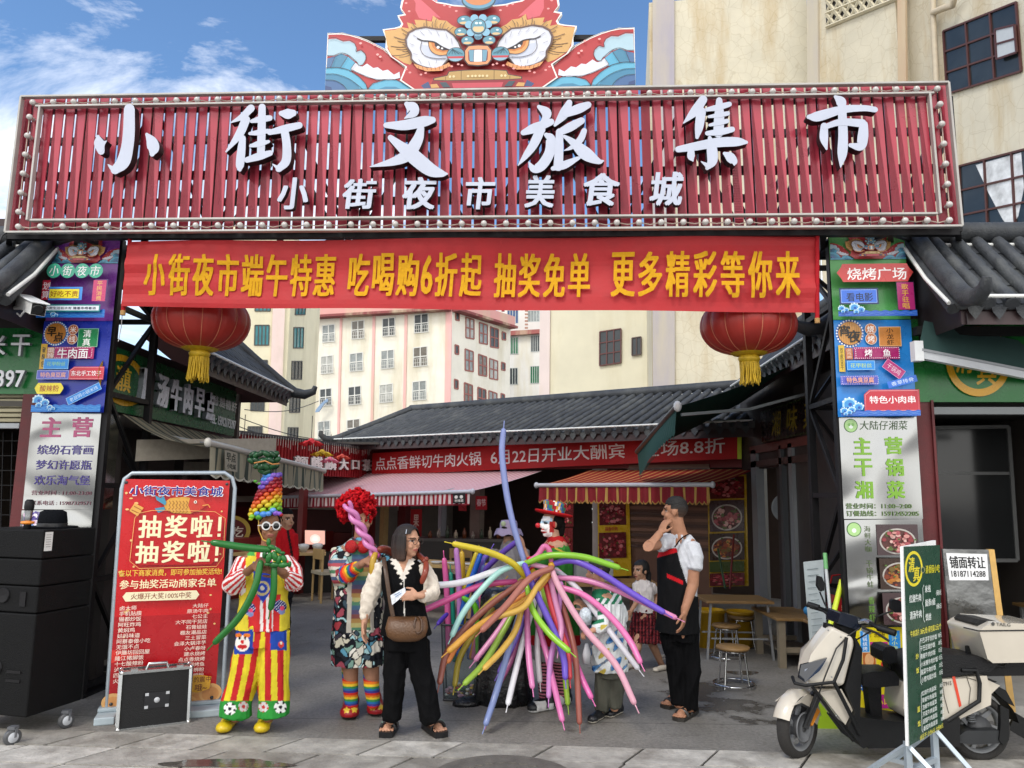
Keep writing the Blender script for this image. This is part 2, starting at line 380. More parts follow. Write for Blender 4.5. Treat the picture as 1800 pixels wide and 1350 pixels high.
for r in range(rows):
 u=-3.5-(r%3)*.23
 while u<9.5:
  wd=random.choice((.5,.62,.62,.75));sk=.10
  c=168+random.randint(-26,16);c=(c,c-4,c-12);z=.012+random.random()*.004
  a=[(u+.011,r*ph+.009),(u+wd-.011,r*ph+.009),(u+wd-.011,(r+1)*ph-.009),(u+.011,(r+1)*ph-.009)]
  q=[pav(x-(y*.55),y,0)for x,y in a]
  pv.prism(q,(0,0,z),c);u+=wd
bd=MB();bd.quad(pav(-6,-.0,.003),pav(12,-.0,.003),pav(12,2.4,.003),pav(-6,2.4,.003));setp(bd.build('paving_bed',mat('dark joint grit','2c2925',.9,0,.3,20)),'dark gritty bed showing in the joints of the paving','paving joints',kind='structure')
pm_=mat('paving stone',None,.65,0,.38,7,.45,45,stain='6d675e',sscale=2.6)
setp(pv.build('pavement',pm_,bev=.004),'strip of worn grey paving slabs in front of the gate','pavement',kind='structure')
def blob(cx,cy,rx,ry,z,n=40,seed=1,cl=1.1):
 rr=random.Random(seed);ph_=[rr.random()*6 for _ in range(4)];o=[]
 for i in range(n):
  a=2*math.pi*i/n;k=1+.18*math.sin(2*a+ph_[0])+.13*math.sin(3*a+ph_[1])+.08*math.sin(5*a+ph_[2])+.05*math.sin(9*a+ph_[3])
  o.append(V((cx+rx*k*math.cos(a),cy+ry*k*math.sin(a),z)))
 return o
wm=mat('shallow water film','4f4a43',.06,0,.35,9,.05,30)
for nm,px,py,rx,ry,sd_ in(('puddle',400,1347,.34,.09,3),('puddle',1305,1183,.14,.10,8)):
 c=G(px,py);b_=MB();b_.add(blob(c.x,c.y,rx,ry,.019 if py>1300 else.004,seed=sd_),[tuple(range(40))])
 setp(b_.build(nm,wm),'shallow puddle on the ground','puddle',kind='structure')
c=G(885,1378);mh=MB();mh.lathe((c.x,c.y,0),[(.0,.022),(.40,.022),(.41,.020),(.46,.020),(.47,0)],48,smooth=False)
for i in range(26):
 a=2*math.pi*i/26;mh.obox(V((c.x+.3*math.cos(a),c.y+.3*math.sin(a),.0225))-V((.01,.01,0)),(.05,0,0),(0,.02,0),(0,0,.005))
setp(mh.build('manhole_cover',mat('cast iron cover','6d6962',.6,.3,.25,12,.3)),'round grey manhole cover set in the paving at the bottom edge','manhole cover')
# ================================================================ far buildings
def bars(mb,q,nx,ny,wd,dp,col=None,m=0):
 tl,tr,br,bl=q;n=(tr-tl).cross(bl-tl).normalized()
 if n.dot(CAM-tl)<0:n=-n
 for i in range(nx+1):
  u=i/nx;mb.bar(tl.lerp(tr,u),bl.lerp(br,u),wd,dp,col,m,up=n)
 for i in range(ny+1):
  v=i/ny;mb.bar(tl.lerp(bl,v),tr.lerp(br,v),wd*.98,dp*.93,col,m,up=n)
GLASSD=mat('dark window glass','2b3236',.08,0,.35,1.3)
def window(parent,pl,tl,tr,br,bl,nx,ny,wd,fcol,pane=None,lab=None,sill=None,grille=False):
 q=[hit(*p,push(pl,.03))for p in(tl,tr,br,bl)];f=MB();bars(f,q,nx,ny,wd,.05,fcol)
 if sill:f.bar(q[3]-V((0,0,wd*1.2)),q[2]-V((0,0,wd*1.2)),wd*1.6,.16,sill,up=pl[1])
 if grille:
  q2=[hit(*p,push(pl,.30))for p in((tl[0],tl[1]*.4+bl[1]*.6),(tr[0],tr[1]*.4+br[1]*.6),(br[0],br[1]+.5),(bl[0],bl[1]+.5))]
  bars(f,q2,7,2,wd*.3,.03,fcol)
  for k in(0,1,2,3):f.bar(q2[k],hit(*[(tl[0],tl[1]*.4+bl[1]*.6),(tr[0],tr[1]*.4+br[1]*.6),br,bl][k],pl),wd*.3,.03,fcol)
 o=f.build('window',PAINT,parent)
 if lab:o['label']=lab
 p=MB();q3=[hit(*p_,push(pl,.012))for p_ in(tl,tr,br,bl)];p.add(q3,[(0,1,2,3)])
 c=pane or GLASSD;p.build('pane',c,o)
 return o
def wallbox(mb,a,b,dep,z0,z1,col=None,m=0):
 a=V((a[0],a[1],0));b=V((b[0],b[1],0));pl=vplane(a,b);mb.obox(a+V((0,0,z0)),b-a,-pl[1]*dep,(0,0,z1-z0),col,m)
X4=lambda x:400+x/3.;Y4=lambda y:400+y/3.
X5=lambda x:850+x/3.
plaster=mat('cream plaster wall',None,.85,0,.07,.8,.15,30,stain='c9bf9f',sscale=.5)
curt=[mat('curtained glass '+n_,c_,.25,0,.35,2.2)for n_,c_ in(('grey','8b9190'),('pale','a9aaa4'),('dark','3b4144'),('brown','6f6a62'))]
wb=thing('apartment_building','white five-storey block with pink vertical bands and a darker right side','building',P(793,870,66).to_2d().to_3d())
C_,L_,R_=P(793,600,66),P(541,600,70),P(897,600,73);zt=P(793,548,66).z
fp=vplane(L_,C_);sp=vplane(C_,R_)
m_=MB();ft=[V((q.x,q.y,0))for q in(L_,C_,R_)];ft.append(ft[0]+ft[2]-ft[1])
m_.prism(ft,(0,0,zt),'ece7d8');m_.build('wall',plaster,wb)
m_=MB()
for x0,x1 in((X4(450),X4(474)),(X4(596),X4(607)),(X4(768),X4(781)),(X4(936),X4(950)),(X4(1152),X4(1184))):
 f_=push(fp,.02);sl=.035*(1020-x0)/620
 m_.prism([hit(x0,540,f_),hit(x1,540,f_),hit(x1-sl*330,870,f_),hit(x0-sl*330,870,f_)],fp[1]*.08,'e7b5b0')
m_.build('pink_band',plaster,wb)
m_=MB()
for a,b in((L_,C_),(C_,R_)):
 pl=vplane(a,b);a0=V((a.x,a.y,zt));b0=V((b.x,b.y,zt))
 m_.obox(a0+pl[1]*.9,b0-a0,-pl[1]*1.2,(0,0,.22),'8a4a4a');m_.obox(a0+pl[1]*.55+V((0,0,.24)),b0-a0,-pl[1]*.8,(0,0,.95),'d9a19a')
m_.build('roof_edge',plaster,wb)
rows=[[(500,512,565,602),(655,490,720,585),(817,475,883,570),(985,455,1058,552)],[(493,675,556,768),(645,660,713,755),(810,645,877,742),(980,628,1053,730)],
 [(487,848,548,938),(637,836,703,932),(802,825,870,920),(975,808,1047,908)],[(477,1020,540,1115),(630,1010,697,1103),(795,1000,862,1092),(970,985,1040,1080)]]
i=0
for rw in rows:
 for x0,y0,x1,y1 in rw:
  k=(x1-x0)*.09;window(wb,fp,(X4(x0),Y4(y0+k)),(X4(x1),Y4(y0-k*.4)),(X4(x1),Y4(y1-k*.4)),(X4(x0),Y4(y1+k*.6)),2,2,.09,'d8d8d2',curt[(i*7+i//3)%4],grille=True);i+=1
for x0,ys in((1203,((445,487),(618,665),(800,848))),(1448,((550,590),(710,750),(875,915)))):
 for n_,(y0,y1)in enumerate(ys):window(wb,sp,(X4(x0-n_*3),Y4(y0)),(X4(x0-n_*3+19),Y4(y0+6)),(X4(x0-n_*3+19),Y4(y1+4)),(X4(x0-n_*3),Y4(y1)),1,1,.12,'96574c',curt[2])
for x0,ys in((1257,((472,580),(640,752),(818,932))),(1328,((500,608),(668,776),(842,948))),(1386,((523,628),(690,795),(860,960)))):
 for n_,(y0,y1)in enumerate(ys):window(wb,sp,(X4(x0-n_*4),Y4(y0)),(X4(x0-n_*4+43),Y4(y0+15)),(X4(x0-n_*4+43),Y4(y1+8)),(X4(x0-n_*4),Y4(y1)),2,2,.12,'96574c',curt[(n_*3+x0)%4])
ln_=MB();c0=[hit(X4(x),Y4(y),push(fp,.7))for x,y in((528,902),(500,925),(470,960),(465,975),(485,972),(512,930),(532,918))]
ln_.prism(c0,fp[1]*.12,'8fa7c4');setp(ln_.build('laundry',CLOTH),'pale blue garment hung out of a window of the white block','laundry')
cb=thing('apartment_building','tall cream block with teal windows and a pink corner strip at the left','building',P(470,870,52).to_2d().to_3d())
A_,B_,C2=P(380,600,50),P(507,600,52),P(560,600,58);pa=vplane(A_,B_);pb=vplane(B_,C2)
ft=[V((q.x,q.y,0))for q in(A_,B_,C2)];ft.append(ft[0]+ft[2]-ft[1])
m_=MB();m_.prism(ft,(0,0,19.5),'e6dec0');m_.build('wall',plaster,cb)
f_=push(pa,.03);m_=MB();m_.prism([hit(482,470,f_),hit(503,470,f_),hit(492,800,f_),hit(470,800,f_)],pa[1]*.1,'ead3cb');m_.build('pink_band',plaster,cb)
tealg=mat('teal window glass','2c7f86',.15,0,.3,2)
for pl,x0,y0,x1,y1,gm in((pa,148,405,228,440,tealg),(pa,145,515,220,620,tealg),(pa,138,700,210,790,curt[2]),(pa,125,880,195,965,curt[2]),(pa,108,1050,183,1106,curt[2]),
 (pb,360,420,412,460,tealg),(pb,350,527,402,635,tealg),(pb,340,705,394,800,curt[2]),(pb,330,893,384,975,curt[2]),(pb,320,1055,373,1120,curt[2])):
 window(cb,pl,(X4(x0),Y4(y0)),(X4(x1),Y4(y0)),(X4(x1-3),Y4(y1)),(X4(x0-3),Y4(y1)),4 if pl is pa else 3,1,.07,'4b4b48',gm)
gb=thing('apartment_building','pale grey block with green windows behind the cream tower','building',P(925,870,78).to_2d().to_3d())
A_,B_=P(868,600,80),P(972,600,78);pa=vplane(A_,B_);m_=MB();wallbox(m_,A_,B_,12,0,P(900,585,79).z,'dcd9d3');m_.build('wall',plaster,gb)
m_=MB();wallbox(m_,P(873,600,82),P(955,600,81),12,P(900,585,79).z+.05,P(900,520,79).z,'d8d2cc')
f_=push(pa,.1);m_.prism([hit(885,584,f_),hit(955,580,f_),hit(955,587,f_),hit(885,592,f_)],pa[1]*.5,'9a5a55');
for x in(882,923):
 for y in range(545,580,6):m_.prism([hit(x,y,f_),hit(x+5,y,f_),hit(x+5,y+3,f_),hit(x,y+3,f_)],pa[1]*.1,'8b3c40')
m_.build('upper_storey',plaster,gb)
greeng=mat('green window glass','2f6b4a',.15,0,.4,1.5);blueg=mat('blue window glass','35507c',.15,0,.4,1.5)
for x0,y0,x1,y1,gm in((1475,437,1533,507,blueg),(1585,440,1645,497,curt[0]),(1480,580,1532,668,greeng),(1600,570,1645,655,curt[2]),(1475,742,1530,828,curt[2]),(1597,732,1643,822,greeng),(1475,900,1525,945,greeng),(1597,895,1643,930,greeng)):
 window(gb,pa,(X4(x0),Y4(y0)),(X4(x1),Y4(y0-2)),(X4(x1),Y4(y1-2)),(X4(x0),Y4(y1)),4,1,.06,'b9bdb9',gm)
def cracked():
 m=mat('cracked cream render',None,.85,0,.10,1.2,.2,25,stain='b39a6c',sscale=1.1);t=m.node_tree;n=t.nodes;l=t.links
 b=n['Principled BSDF'];src=b.inputs['Base Color'].links[0].from_socket;tc=n.new('ShaderNodeTexCoord')
 no=n.new('ShaderNodeTexNoise');no.inputs['Scale'].default_value=1.4;no.inputs['Detail'].default_value=3;l.new(tc.outputs['Object'],no.inputs[0])
 mx0=n.new('ShaderNodeMixRGB');mx0.inputs[0].default_value=.22;l.new(tc.outputs['Object'],mx0.inputs[1]);l.new(no.outputs['Color'],mx0.inputs[2])
 vo=n.new('ShaderNodeTexVoronoi');vo.feature='DISTANCE_TO_EDGE';vo.inputs['Scale'].default_value=3.4;l.new(mx0.outputs[0],vo.inputs['Vector'])
 r=n.new('ShaderNodeValToRGB');r.color_ramp.elements[0].position=0;r.color_ramp.elements[1].position=.03;r.color_ramp.elements[0].color=(.62,.55,.42,1);r.color_ramp.elements[1].color=(1,1,1,1);l.new(vo.outputs['Distance'],r.inputs[0])
 mx=n.new('ShaderNodeMixRGB');mx.blend_type='MULTIPLY';mx.inputs[0].default_value=.38;l.new(src,mx.inputs[1]);l.new(r.outputs[0],mx.inputs[2]);l.new(mx.outputs[0],b.inputs['Base Color']);return m
CRK=cracked()
tw=thing('tower_block','smooth cream tower with one large gridded window and a small one','building',P(1050,870,34).to_2d().to_3d())
A_,B_=P(953,600,35),P(1155,600,33);pa=vplane(A_,B_);m_=MB();wallbox(m_,A_,B_,9,0,P(1000,440,34).z,'d8d2ba');m_.build('wall',plaster,tw)
m_=MB();f_=push(pa,.02);m_.prism([hit(951,400,f_),hit(969,400,f_),hit(966,740,f_),hit(948,740,f_)],pa[1]*.06,'dccdc8');m_.build('pink_band',plaster,tw)
f_=push(pa,.05);window(tw,f_,(X5(613),Y4(550)),(X5(725),Y4(533)),(X5(724),Y4(712)),(X5(612),Y4(729)),3,3,.05,'5c2f2c',GLASSD)
window(tw,f_,(X5(783),Y4(583)),(X5(830),Y4(576)),(X5(830),Y4(668)),(X5(783),Y4(675)),2,1,.05,'4a3a35',GLASSD)
m_=MB();q=hit(1143,637,push(pa,.2));m_.ell(q,(.12,.12,.13),10,6,'b8b4aa');m_.build('vent',PAINT,tw)
cr=thing('cracked_building','large stained cream building with cracked render and dark red window frames','building',P(1400,870,22).to_2d().to_3d())
def strip(mb,pl,x0,x1,y0,y1,th,col,sl=0):
 f_=push(pl,.003);mb.prism([hit(x0,y0,f_),hit(x1,y0,f_),hit(x1+sl,y1,f_),hit(x0+sl,y1,f_)],pl[1]*th,col)
b1=vplane(P(1147,500,25),P(1440,500,24.2));m_=MB();wallbox(m_,P(1147,500,25),P(1440,500,24.2),9,0,19,'cfc8b3')
b2a,b2b=P(1437,300,23.4),P(1592,300,20.6);wallbox(m_,b2a,b2b,3.0,0,19.5,'cec6b0');b2=vplane(b2a,b2b)
b3a,b3b=P(1592,300,21.2),P(1990,300,15.0);wallbox(m_,b3a,b3b,6.0,0,19.0,'cdc6b2');b3=vplane(b3a,b3b)
m_.build('wall',CRK,cr)
m_=MB();strip(m_,b1,1147,1185,-60,800,.10,'a9a3ac',1);strip(m_,b2,1421,1440,-60,500,.08,'b5ada8',3);strip(m_,b2,1580,1594,-60,500,.08,'c0a588',5);m_.build('pilaster',plaster,cr)
m_=MB();q=[hit(1440,45,push(b2,.02)),hit(1560,5,push(b2,.02)),hit(1560,-60,push(b2,.02)),hit(1440,-20,push(b2,.02))]
m_.add([hit(1452,50,push(b2,.01)),hit(1566,2,push(b2,.01)),hit(1566,-70,push(b2,.01)),hit(1452,-30,push(b2,.01))],[(0,1,2,3)],'2c2824')
for k in range(9):
 x=1452+k*14.2;y=48-k*5.8
 for s_ in range(3):
  yy=y-24*s_;m_.bar(hit(x,yy,push(b2,.06)),hit(x+14,yy-30,push(b2,.06)),.07,.1,'cfc6ac');m_.bar(hit(x,yy-24,push(b2,.06)),hit(x+14,yy-6,push(b2,.06)),.07,.1,'cfc6ac')
  m_.bar(hit(x,yy,push(b2,.07)),hit(x+14.2,yy-5.8,push(b2,.07)),.05,.1,'cfc6ac')
m_.build('ventilation_lattice',PAINT,cr)
lg=mat('window glass with pale curtain','a7abad',.2,0,.45,2.5)
window(cr,push(b3,.02),(1658,55),(1786,4),(1795,125),(1665,165),3,3,.05,'4d2823',GLASSD,lab='dark red gridded window with one pane open')
window(cr,push(b3,.02),(1686,292),(1830,255),(1838,395),(1692,422),3,3,.05,'4d2823',GLASSD,lab='dark red gridded window with a white curtain')
m_=MB();q=[hit(x,y,push(b3,.035))for x,y in((1715,290),(1795,268),(1800,330),(1790,380),(1775,402),(1762,385),(1738,340))];m_.add(q,[tuple(range(7))],'d3d6d8');m_.build('curtain',mat('thin white curtain',None,.8,0,.4,3),cr)
m_=MB();q=[hit(x,y,push(b3,.16))for x,y in((1749,52),(1783,44),(1787,92),(1752,104))];bars(m_,q,1,2,.05,.04,'4d2823');m_.add(q,[(0,1,2,3)],'b8bdc0');m_.build('open_sash',PLAST,cr)
m_=MB();m_.tube([hit(1640,-60,push(b3,.18)),hit(1640,20,push(b3,.18)),hit(1646,150,push(b3,.18)),hit(1668,420,push(b3,.18))],.075,10,'c4b69d');m_.tube([hit(1640,22,push(b3,.2)),hit(1660,14,push(b3,.25)),hit(1674,10,push(b3,.3)),hit(1678,-8,push(b3,.3))],.09,10,'c4b69d');m_.build('drain_pipe',PAINT,cr)
m_=MB()
for a,b in(((415,732),(610,775)),((415,748),(600,786)),((430,720),(560,705))):
 p0,p1=P(*a,13),P(*b,17);m_.tube([p0.lerp(p1,t/8)-V((0,0,.12*math.sin(math.pi*t/8)))for t in range(9)],.008,5,'2b2b2b')
setp(m_.build('overhead_cable',PAINT),'thin sagging cables strung across the alley behind the left shops','cable')
# ================================================================ market shops
TILE=mat('dark grey roof tile','36393d',.6,0,.45,9,.3,60,stain='585a58',sscale=3)
REDPAINT=mat('dark red painted steel','5e2224',.5,.1,.25,6,.1)
DARKIN=mat('dark shop interior','26221f',.8,0,.3,2)
def shop(name,label,loc):return thing(name,label,'shop',loc)
def roof(parent,e0,e1,r0,r1,sp=.19,strip_=True,left=True,right=True,mats=TILE,soff='3b2b2c',curl=True):
 e0,e1,r0,r1=map(V,(e0,e1,r0,r1));n=(e1-e0).cross(r0-e0).normalized()
 if n.z<0:n=-n
 ul=(e1-e0).normalized();b=MB();k=max(2,int((e1-e0).length/sp));sl=((r0-e0).length+(r1-e1).length)/2;rows=max(2,int(sl/.24))
 for j in range(rows):
  a,c=j/rows,(j+1)/rows
  A,B_,C_,D_=e0.lerp(r0,a),e1.lerp(r1,a),e1.lerp(r1,c),e0.lerp(r0,c)
  b.obox(A,B_-A,D_-A,n*.012);
  for i in range(k):
   p=A.lerp(B_,(i+.5)/k);d=(D_-A).normalized();hw=sp*.36
   pts=[p+ul*(hw*t)+n*(.045-.03*(1-t*t))for t in(-1,-.5,0,.5,1)]
   b.add([q for q in pts]+[q+d*.2-n*.02 for q in pts],[(t,t+1,t+6,t+5)for t in range(4)],None,0,True)
 for i in range(k+1):
  u=i/k;A,D_=e0.lerp(e1,u),r0.lerp(r1,u);pts=[];rad=[]
  for j in range(rows):
   pts+=[A.lerp(D_,j/rows)+n*.035,A.lerp(D_,(j+.93)/rows)+n*.035];rad+=[.056,.047]
  b.tube(pts,rad,8)
 b.build('roof_tiles',mats,parent)
 t=MB();down=V((0,0,-1));out_=n.cross(ul)
 if out_.z>0:out_=-out_
 for i in range(k+1):
  p=e0.lerp(e1,i/k)+n*.03;t.lathe(p+out_*.015,[(0,.014),(.045,.014),(.058,.008),(.058,-.03)],10,axis=out_,smooth=False)
  if i<k:
   q=e0.lerp(e1,(i+.5)/k);h=sp*.42
   t.prism([q-ul*h+n*.03,q-ul*h*.6-V((0,0,.045)),q-V((0,0,.1)),q+ul*h*.6-V((0,0,.045)),q+ul*h+n*.03,q+n*.005],out_*.015)
 t.build('eave_tiles',mats,parent)
 r=MB();r.tube([r0-ul*.05+n*.08,r1+ul*.05+n*.08],.085,10);r.obox(r0-out_*.06-n*.03,r1-r0,out_*.12,n*.12)
 for on,ee,rr,sg in((left,e0,r0,-1),(right,e1,r1,1)):
  if not on:continue
  d=(ee-rr).normalized();pts=[rr+n*.09,rr.lerp(ee,.5)+n*.07,ee-d*.12+n*.07];rad=[.07,.07,.07]
  if curl:pts+=[ee+d*.02+n*.08,ee+d*.14+n*.15,ee+d*.20+n*.26,ee+d*.17+n*.33];rad+=[.072,.066,.05,.03]
  r.tube(pts,rad,10)
  r.tube([rr+n*.0+ul*sg*.05,ee+ul*sg*.05-n*.03],.05,8)
 r.build('ridge_caps',mats,parent)
 s=MB();s.obox(e0-n*.03,e1-e0,(r0-e0),-n*.02,soff);s.obox(e0-n*.03+out_*.0-V((0,0,.12)),e1-e0,-out_*.03,(0,0,.10),soff);s.build('soffit',PAINT,parent)
 if strip_:
  q=MB();q.tube([e0+n*.085+out_*.01-ul*.02,e1+n*.085+out_*.01+ul*.02],.016,6,'dfe0dc')
  q.tube([r0+n*.02+out_*.12,r1+n*.02+out_*.12],.016,6,'dfe0dc')
  for on,ee,rr,sg in((left,e0,r0,-1),(right,e1,r1,1)):
   if on:q.tube([rr+ul*sg*.10+n*.03,rr.lerp(ee,.6)+ul*sg*.10-n*.01,ee+ul*sg*.10+n*.02],.016,6,'dfe0dc')
  q.build('light_strip',PLAST,parent)
def awning(name,label,w0,w1,f0,f1,stripes,vh,fab,vcols,n=40,sag=.03,bar=.03,legs=True,scal=.03,vw=None,barcol='c9cccf',tape=None):
 """w0,w1 wall edge; f0,f1 front bar; stripes: list of colours repeated along the length"""
 w0,w1,f0,f1=map(V,(w0,w1,f0,f1));root=thing(name,label,'awning',((w0+w1)/2));b=MB()
 for i in range(n):
  u0,u1=i/n,(i+1)/n;c=stripes[i%len(stripes)]
  for j in range(4):
   def q(u,v):return w0.lerp(w1,u).lerp(f0.lerp(f1,u),v)-V((0,0,sag*math.sin(math.pi*v)))
   b.add([q(u0,j/4),q(u1,j/4),q(u1,(j+1)/4),q(u0,(j+1)/4)],[(0,1,2,3)],c,0,True)
 b.build('canopy',fab,root)
 v=MB();d=(f1-f0).normalized();nn=n*2;fw=((f0-w0)*1).normalized();fw.z=0
 for i in range(nn):
  u0,u1=i/nn,(i+1)/nn;c=vcols[(i//2)%len(vcols)]
  def zz(u):return vh+scal*abs(math.sin(u*n*math.pi/2))-scal
  def wv(u):return fw*(.02*math.sin(u*n*1.7)+.015*math.sin(u*n*.6+1))
  a0,a1=f0.lerp(f1,u0),f0.lerp(f1,u1)
  v.add([a0,a1,a1-V((0,0,zz(u1)))+wv(u1),a0-V((0,0,zz(u0)))+wv(u0)],[(0,1,2,3)],c,0,True)
 v.build('valance',fab,root)
 if tape:
  v=MB()
  for i in range(nn):
   u0,u1=i/nn,(i+1)/nn;a0,a1=f0.lerp(f1,u0),f0.lerp(f1,u1)
   v.add([a0-V((0,0,zz(u0)-.012))+wv(u0)+fw*.004,a1-V((0,0,zz(u1)-.012))+wv(u1)+fw*.004,a1-V((0,0,zz(u1)+.008))+wv(u1)+fw*.004,a0-V((0,0,zz(u0)+.008))+wv(u0)+fw*.004],[(0,1,2,3)],tape,0,True)
  v.build('trim',fab,root)
 t=MB();t.tube([f0-d*.03,f1+d*.03],bar,10,barcol);t.ell(f0-d*.05,(.036,.036,.045),10,6,barcol);t.ell(f1+d*.05,(.036,.036,.045),10,6,barcol);t.build('front_bar',PLAST,root)
 if legs:
  t=MB()
  for u in(.12,.88):
   a,c=w0.lerp(w1,u)-V((0,0,.12)),f0.lerp(f1,u);e=a.lerp(c,.5)+d*.25*(1 if u<.5 else-1);t.bar(a,e,.035,.05,'8f9396');t.bar(e,c,.03,.04,'8f9396')
  t.build('folding_arm',PLAST,root)
 return root
FAB=mat('awning cloth',None,.8,0,.08,12,.1,200,trans=.3)
# --- gate planes (needed by the flanking shops)
SGN=vplane(P(40,300,6.40),P(1665,300,5.97));PIL=vplane(P(70,670,6.72),P(1600,670,6.30));FRT=push(PIL,-.12)
# --- right front shop
rs=shop('shop_building','shop with grey tiled roof, red steel column and dark glazed opening beside the parked scooter',G(1700,1200))
def lv(p,z):p=V(p);return V((p.x,p.y,z))
r0,r1=hit(1597,424,FRT),hit(2150,430,FRT);zr=r0.z;ez=3.17;ea=P(1690,524,5.62)
du=(r1-r0);du.z=0;du.normalize()
roof(rs,lv(ea,ez),lv(ea+du*2.6,ez),lv(r0,zr),lv(r0+du*2.6,zr),sp=.17,right=False)
b=MB();a0=lv(hit(1606,720,FRT),0);wd=.155
b.obox(a0,du*wd,-FRT[1]*.15,(0,0,2.55),'5e2224');b.obox(a0+du*(wd-.02)-FRT[1]*-.004,du*.02,FRT[1]*.02,(0,0,2.55),'6b2a2b');b.build('column',REDPAINT,rs)
b=MB();bk=a0-FRT[1]*3.2
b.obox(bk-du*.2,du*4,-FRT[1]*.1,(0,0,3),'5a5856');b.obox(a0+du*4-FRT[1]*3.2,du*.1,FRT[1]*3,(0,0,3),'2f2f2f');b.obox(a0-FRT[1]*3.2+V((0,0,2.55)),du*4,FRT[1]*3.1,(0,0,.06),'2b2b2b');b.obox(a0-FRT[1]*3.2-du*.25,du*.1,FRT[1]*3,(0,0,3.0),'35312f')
b.build('wall',PAINT,rs)
def gable(root,r0_,ea_,z_):
 m=MB();q_=V((r0_.x,r0_.y,z_-.12));m.prism([lv(r0_,r0_.z-.06),lv(ea_,z_-.06),lv(ea_,z_-.14),q_],(.004,0,0),'2a2022');m.build('gable',PAINT,root)
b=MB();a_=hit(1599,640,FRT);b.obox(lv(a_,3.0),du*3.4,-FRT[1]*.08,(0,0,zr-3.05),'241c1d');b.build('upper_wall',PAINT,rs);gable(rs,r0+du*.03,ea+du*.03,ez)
b=MB();gpl=push(FRT,-1.5);q=[hit(x,y,gpl)for x,y in((1642,752),(1772,750),(1788,985),(1650,985))]
bars(b,q,1,1,.035,.03,'6a6b6a');ql=[hit(x,y,gpl)for x,y in((1643,832),(1773,832))];b.bar(ql[0],ql[1],.03,.03,'6a6b6a');h_=MB();h_.bar(hit(1640,722,FRT)-FRT[1]*.03,hit(1990,722,FRT)-FRT[1]*.03,.06,.08,'7b7f80');h_.build('door_head',PLAST,rs)
o=b.build('window',PLAST,rs);b=MB();b.add(q,[(0,1,2,3)]);b.build('pane',mat('shop glass','1a1c1d',.06,0,.3,1),o)
b=MB();s0=G(1700,1158);b.obox(lv(a0,0)+du*.155,du*3,-FRT[1]*3,(0,0,.12),'8d8b86');b.build('threshold',mat('concrete step',None,.7,0,.2,6,.2),rs)
gs=thing('shop_sign','green sign with a yellow ring and brush characters behind the silver awning arm','sign',hit(1700,640,FRT))
sh=psheet(push(FRT,.03),(1598,560),(1990,560),(1990,706),(1603,706),392,146)
b=MB();b.obox(sh.q[3]-sh.n*.02,sh.q[2]-sh.q[3],sh.q[0]-sh.q[3],-sh.n*.08,'1c6b2e');b.build('board',INKG,gs)
cx,cy=121,75
sh.circ(cx,cy,58,'cf9a1e',62,40);sh.circ(cx,cy,46,'1c6b2e',49,40);sh.text('清',cx-40,cy-40,cx-4,cy+22,'d9a52c',.015,shear=.25);sh.text('真',cx-4,cy-18,cx+36,cy+42,'d9a52c',.015,shear=.25)
sh.build('lettering',INKG,gs)
aw=thing('folding_awning','teal retractable awning with a silver arm in front of the yellow ringed sign','awning',hit(1700,620,push(FRT,.3)))
b=MB();p0,p1=P(1616,622,6.0),P(1830,664,6.3);b.bar(p0,p1,.075,.05,'c7cbd0');b.bar(p0+V((0,0,.03)),p1+V((0,0,.03)),.02,.07,'8f9398')
b.obox(p0+V((-.05,-.03,-.06)),(.07,0,0),(0,.07,0),(0,0,.16),'d8dadb');b.build('arm',PLAST,aw)
b=MB();q0,q1=P(1625,575,6.12),P(1900,571,6.35);b.obox(p0+V((0,0,.05)),p1-p0,q0-p0,(0,0,.004),'3c5b58');b.obox(P(1612,588,6.2),du*2.2,(0,.07,0),(0,0,.07),'1d1d1d');b.build('canopy',FAB,aw)
# --- left front shop
ls=shop('shop_building','grey tiled shop with red steel column and half raised beige shutter behind the loudspeakers',G(30,1200))
r0=hit(98,428,FRT);ea=P(-6,522,5.95);zr=r0.z
roof(ls,lv(ea-du*2,ea.z),lv(ea,ea.z),lv(r0-du*2,zr),lv(r0,zr),sp=.17,left=False)
b=MB();a0=lv(hit(66,760,FRT),0);b.obox(a0-du*.17,du*.15,-FRT[1]*.15,(0,0,2.62),'5e2224');b.build('column',REDPAINT,ls)
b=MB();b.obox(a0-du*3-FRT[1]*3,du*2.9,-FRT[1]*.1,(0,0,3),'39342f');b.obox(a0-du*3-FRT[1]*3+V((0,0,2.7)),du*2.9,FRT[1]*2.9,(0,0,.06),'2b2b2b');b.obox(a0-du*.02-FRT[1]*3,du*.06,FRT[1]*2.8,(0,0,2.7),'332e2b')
b.obox(hit(-200,575,FRT)-FRT[1]*.05,hit(92,575,FRT)-hit(-200,575,FRT),(0,0,1.05),-FRT[1]*.05,'35201f');b.build('wall',PAINT,ls)
b=MB();st=push(FRT,-.1)
for i in range(6):
 y=692+i*8.6;p0,p1=hit(-160,y,st),hit(44-i*.6,y,st);b.obox(p0,p1-p0,(0,0,-.036),-FRT[1]*.02,'a9a184')
p0,p1=hit(-160,744,st),hit(38,744,st);b.obox(p0+st[1]*.03,p1-p0,(0,0,-.05),-FRT[1]*.06,'a9adb0');b.build('roller_shutter',mat('ribbed shutter',None,.45,.2,.15,8),ls,bev=.006)
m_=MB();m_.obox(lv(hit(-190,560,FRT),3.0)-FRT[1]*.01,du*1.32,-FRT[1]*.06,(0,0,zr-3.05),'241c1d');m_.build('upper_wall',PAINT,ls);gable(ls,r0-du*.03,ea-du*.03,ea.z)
b=MB();gp_=push(FRT,-.35)
for i in range(9):b.bar(hit(-90+i*16,760,gp_),hit(-100+i*15.5,1250,gp_),.008,.008,'4a4642')
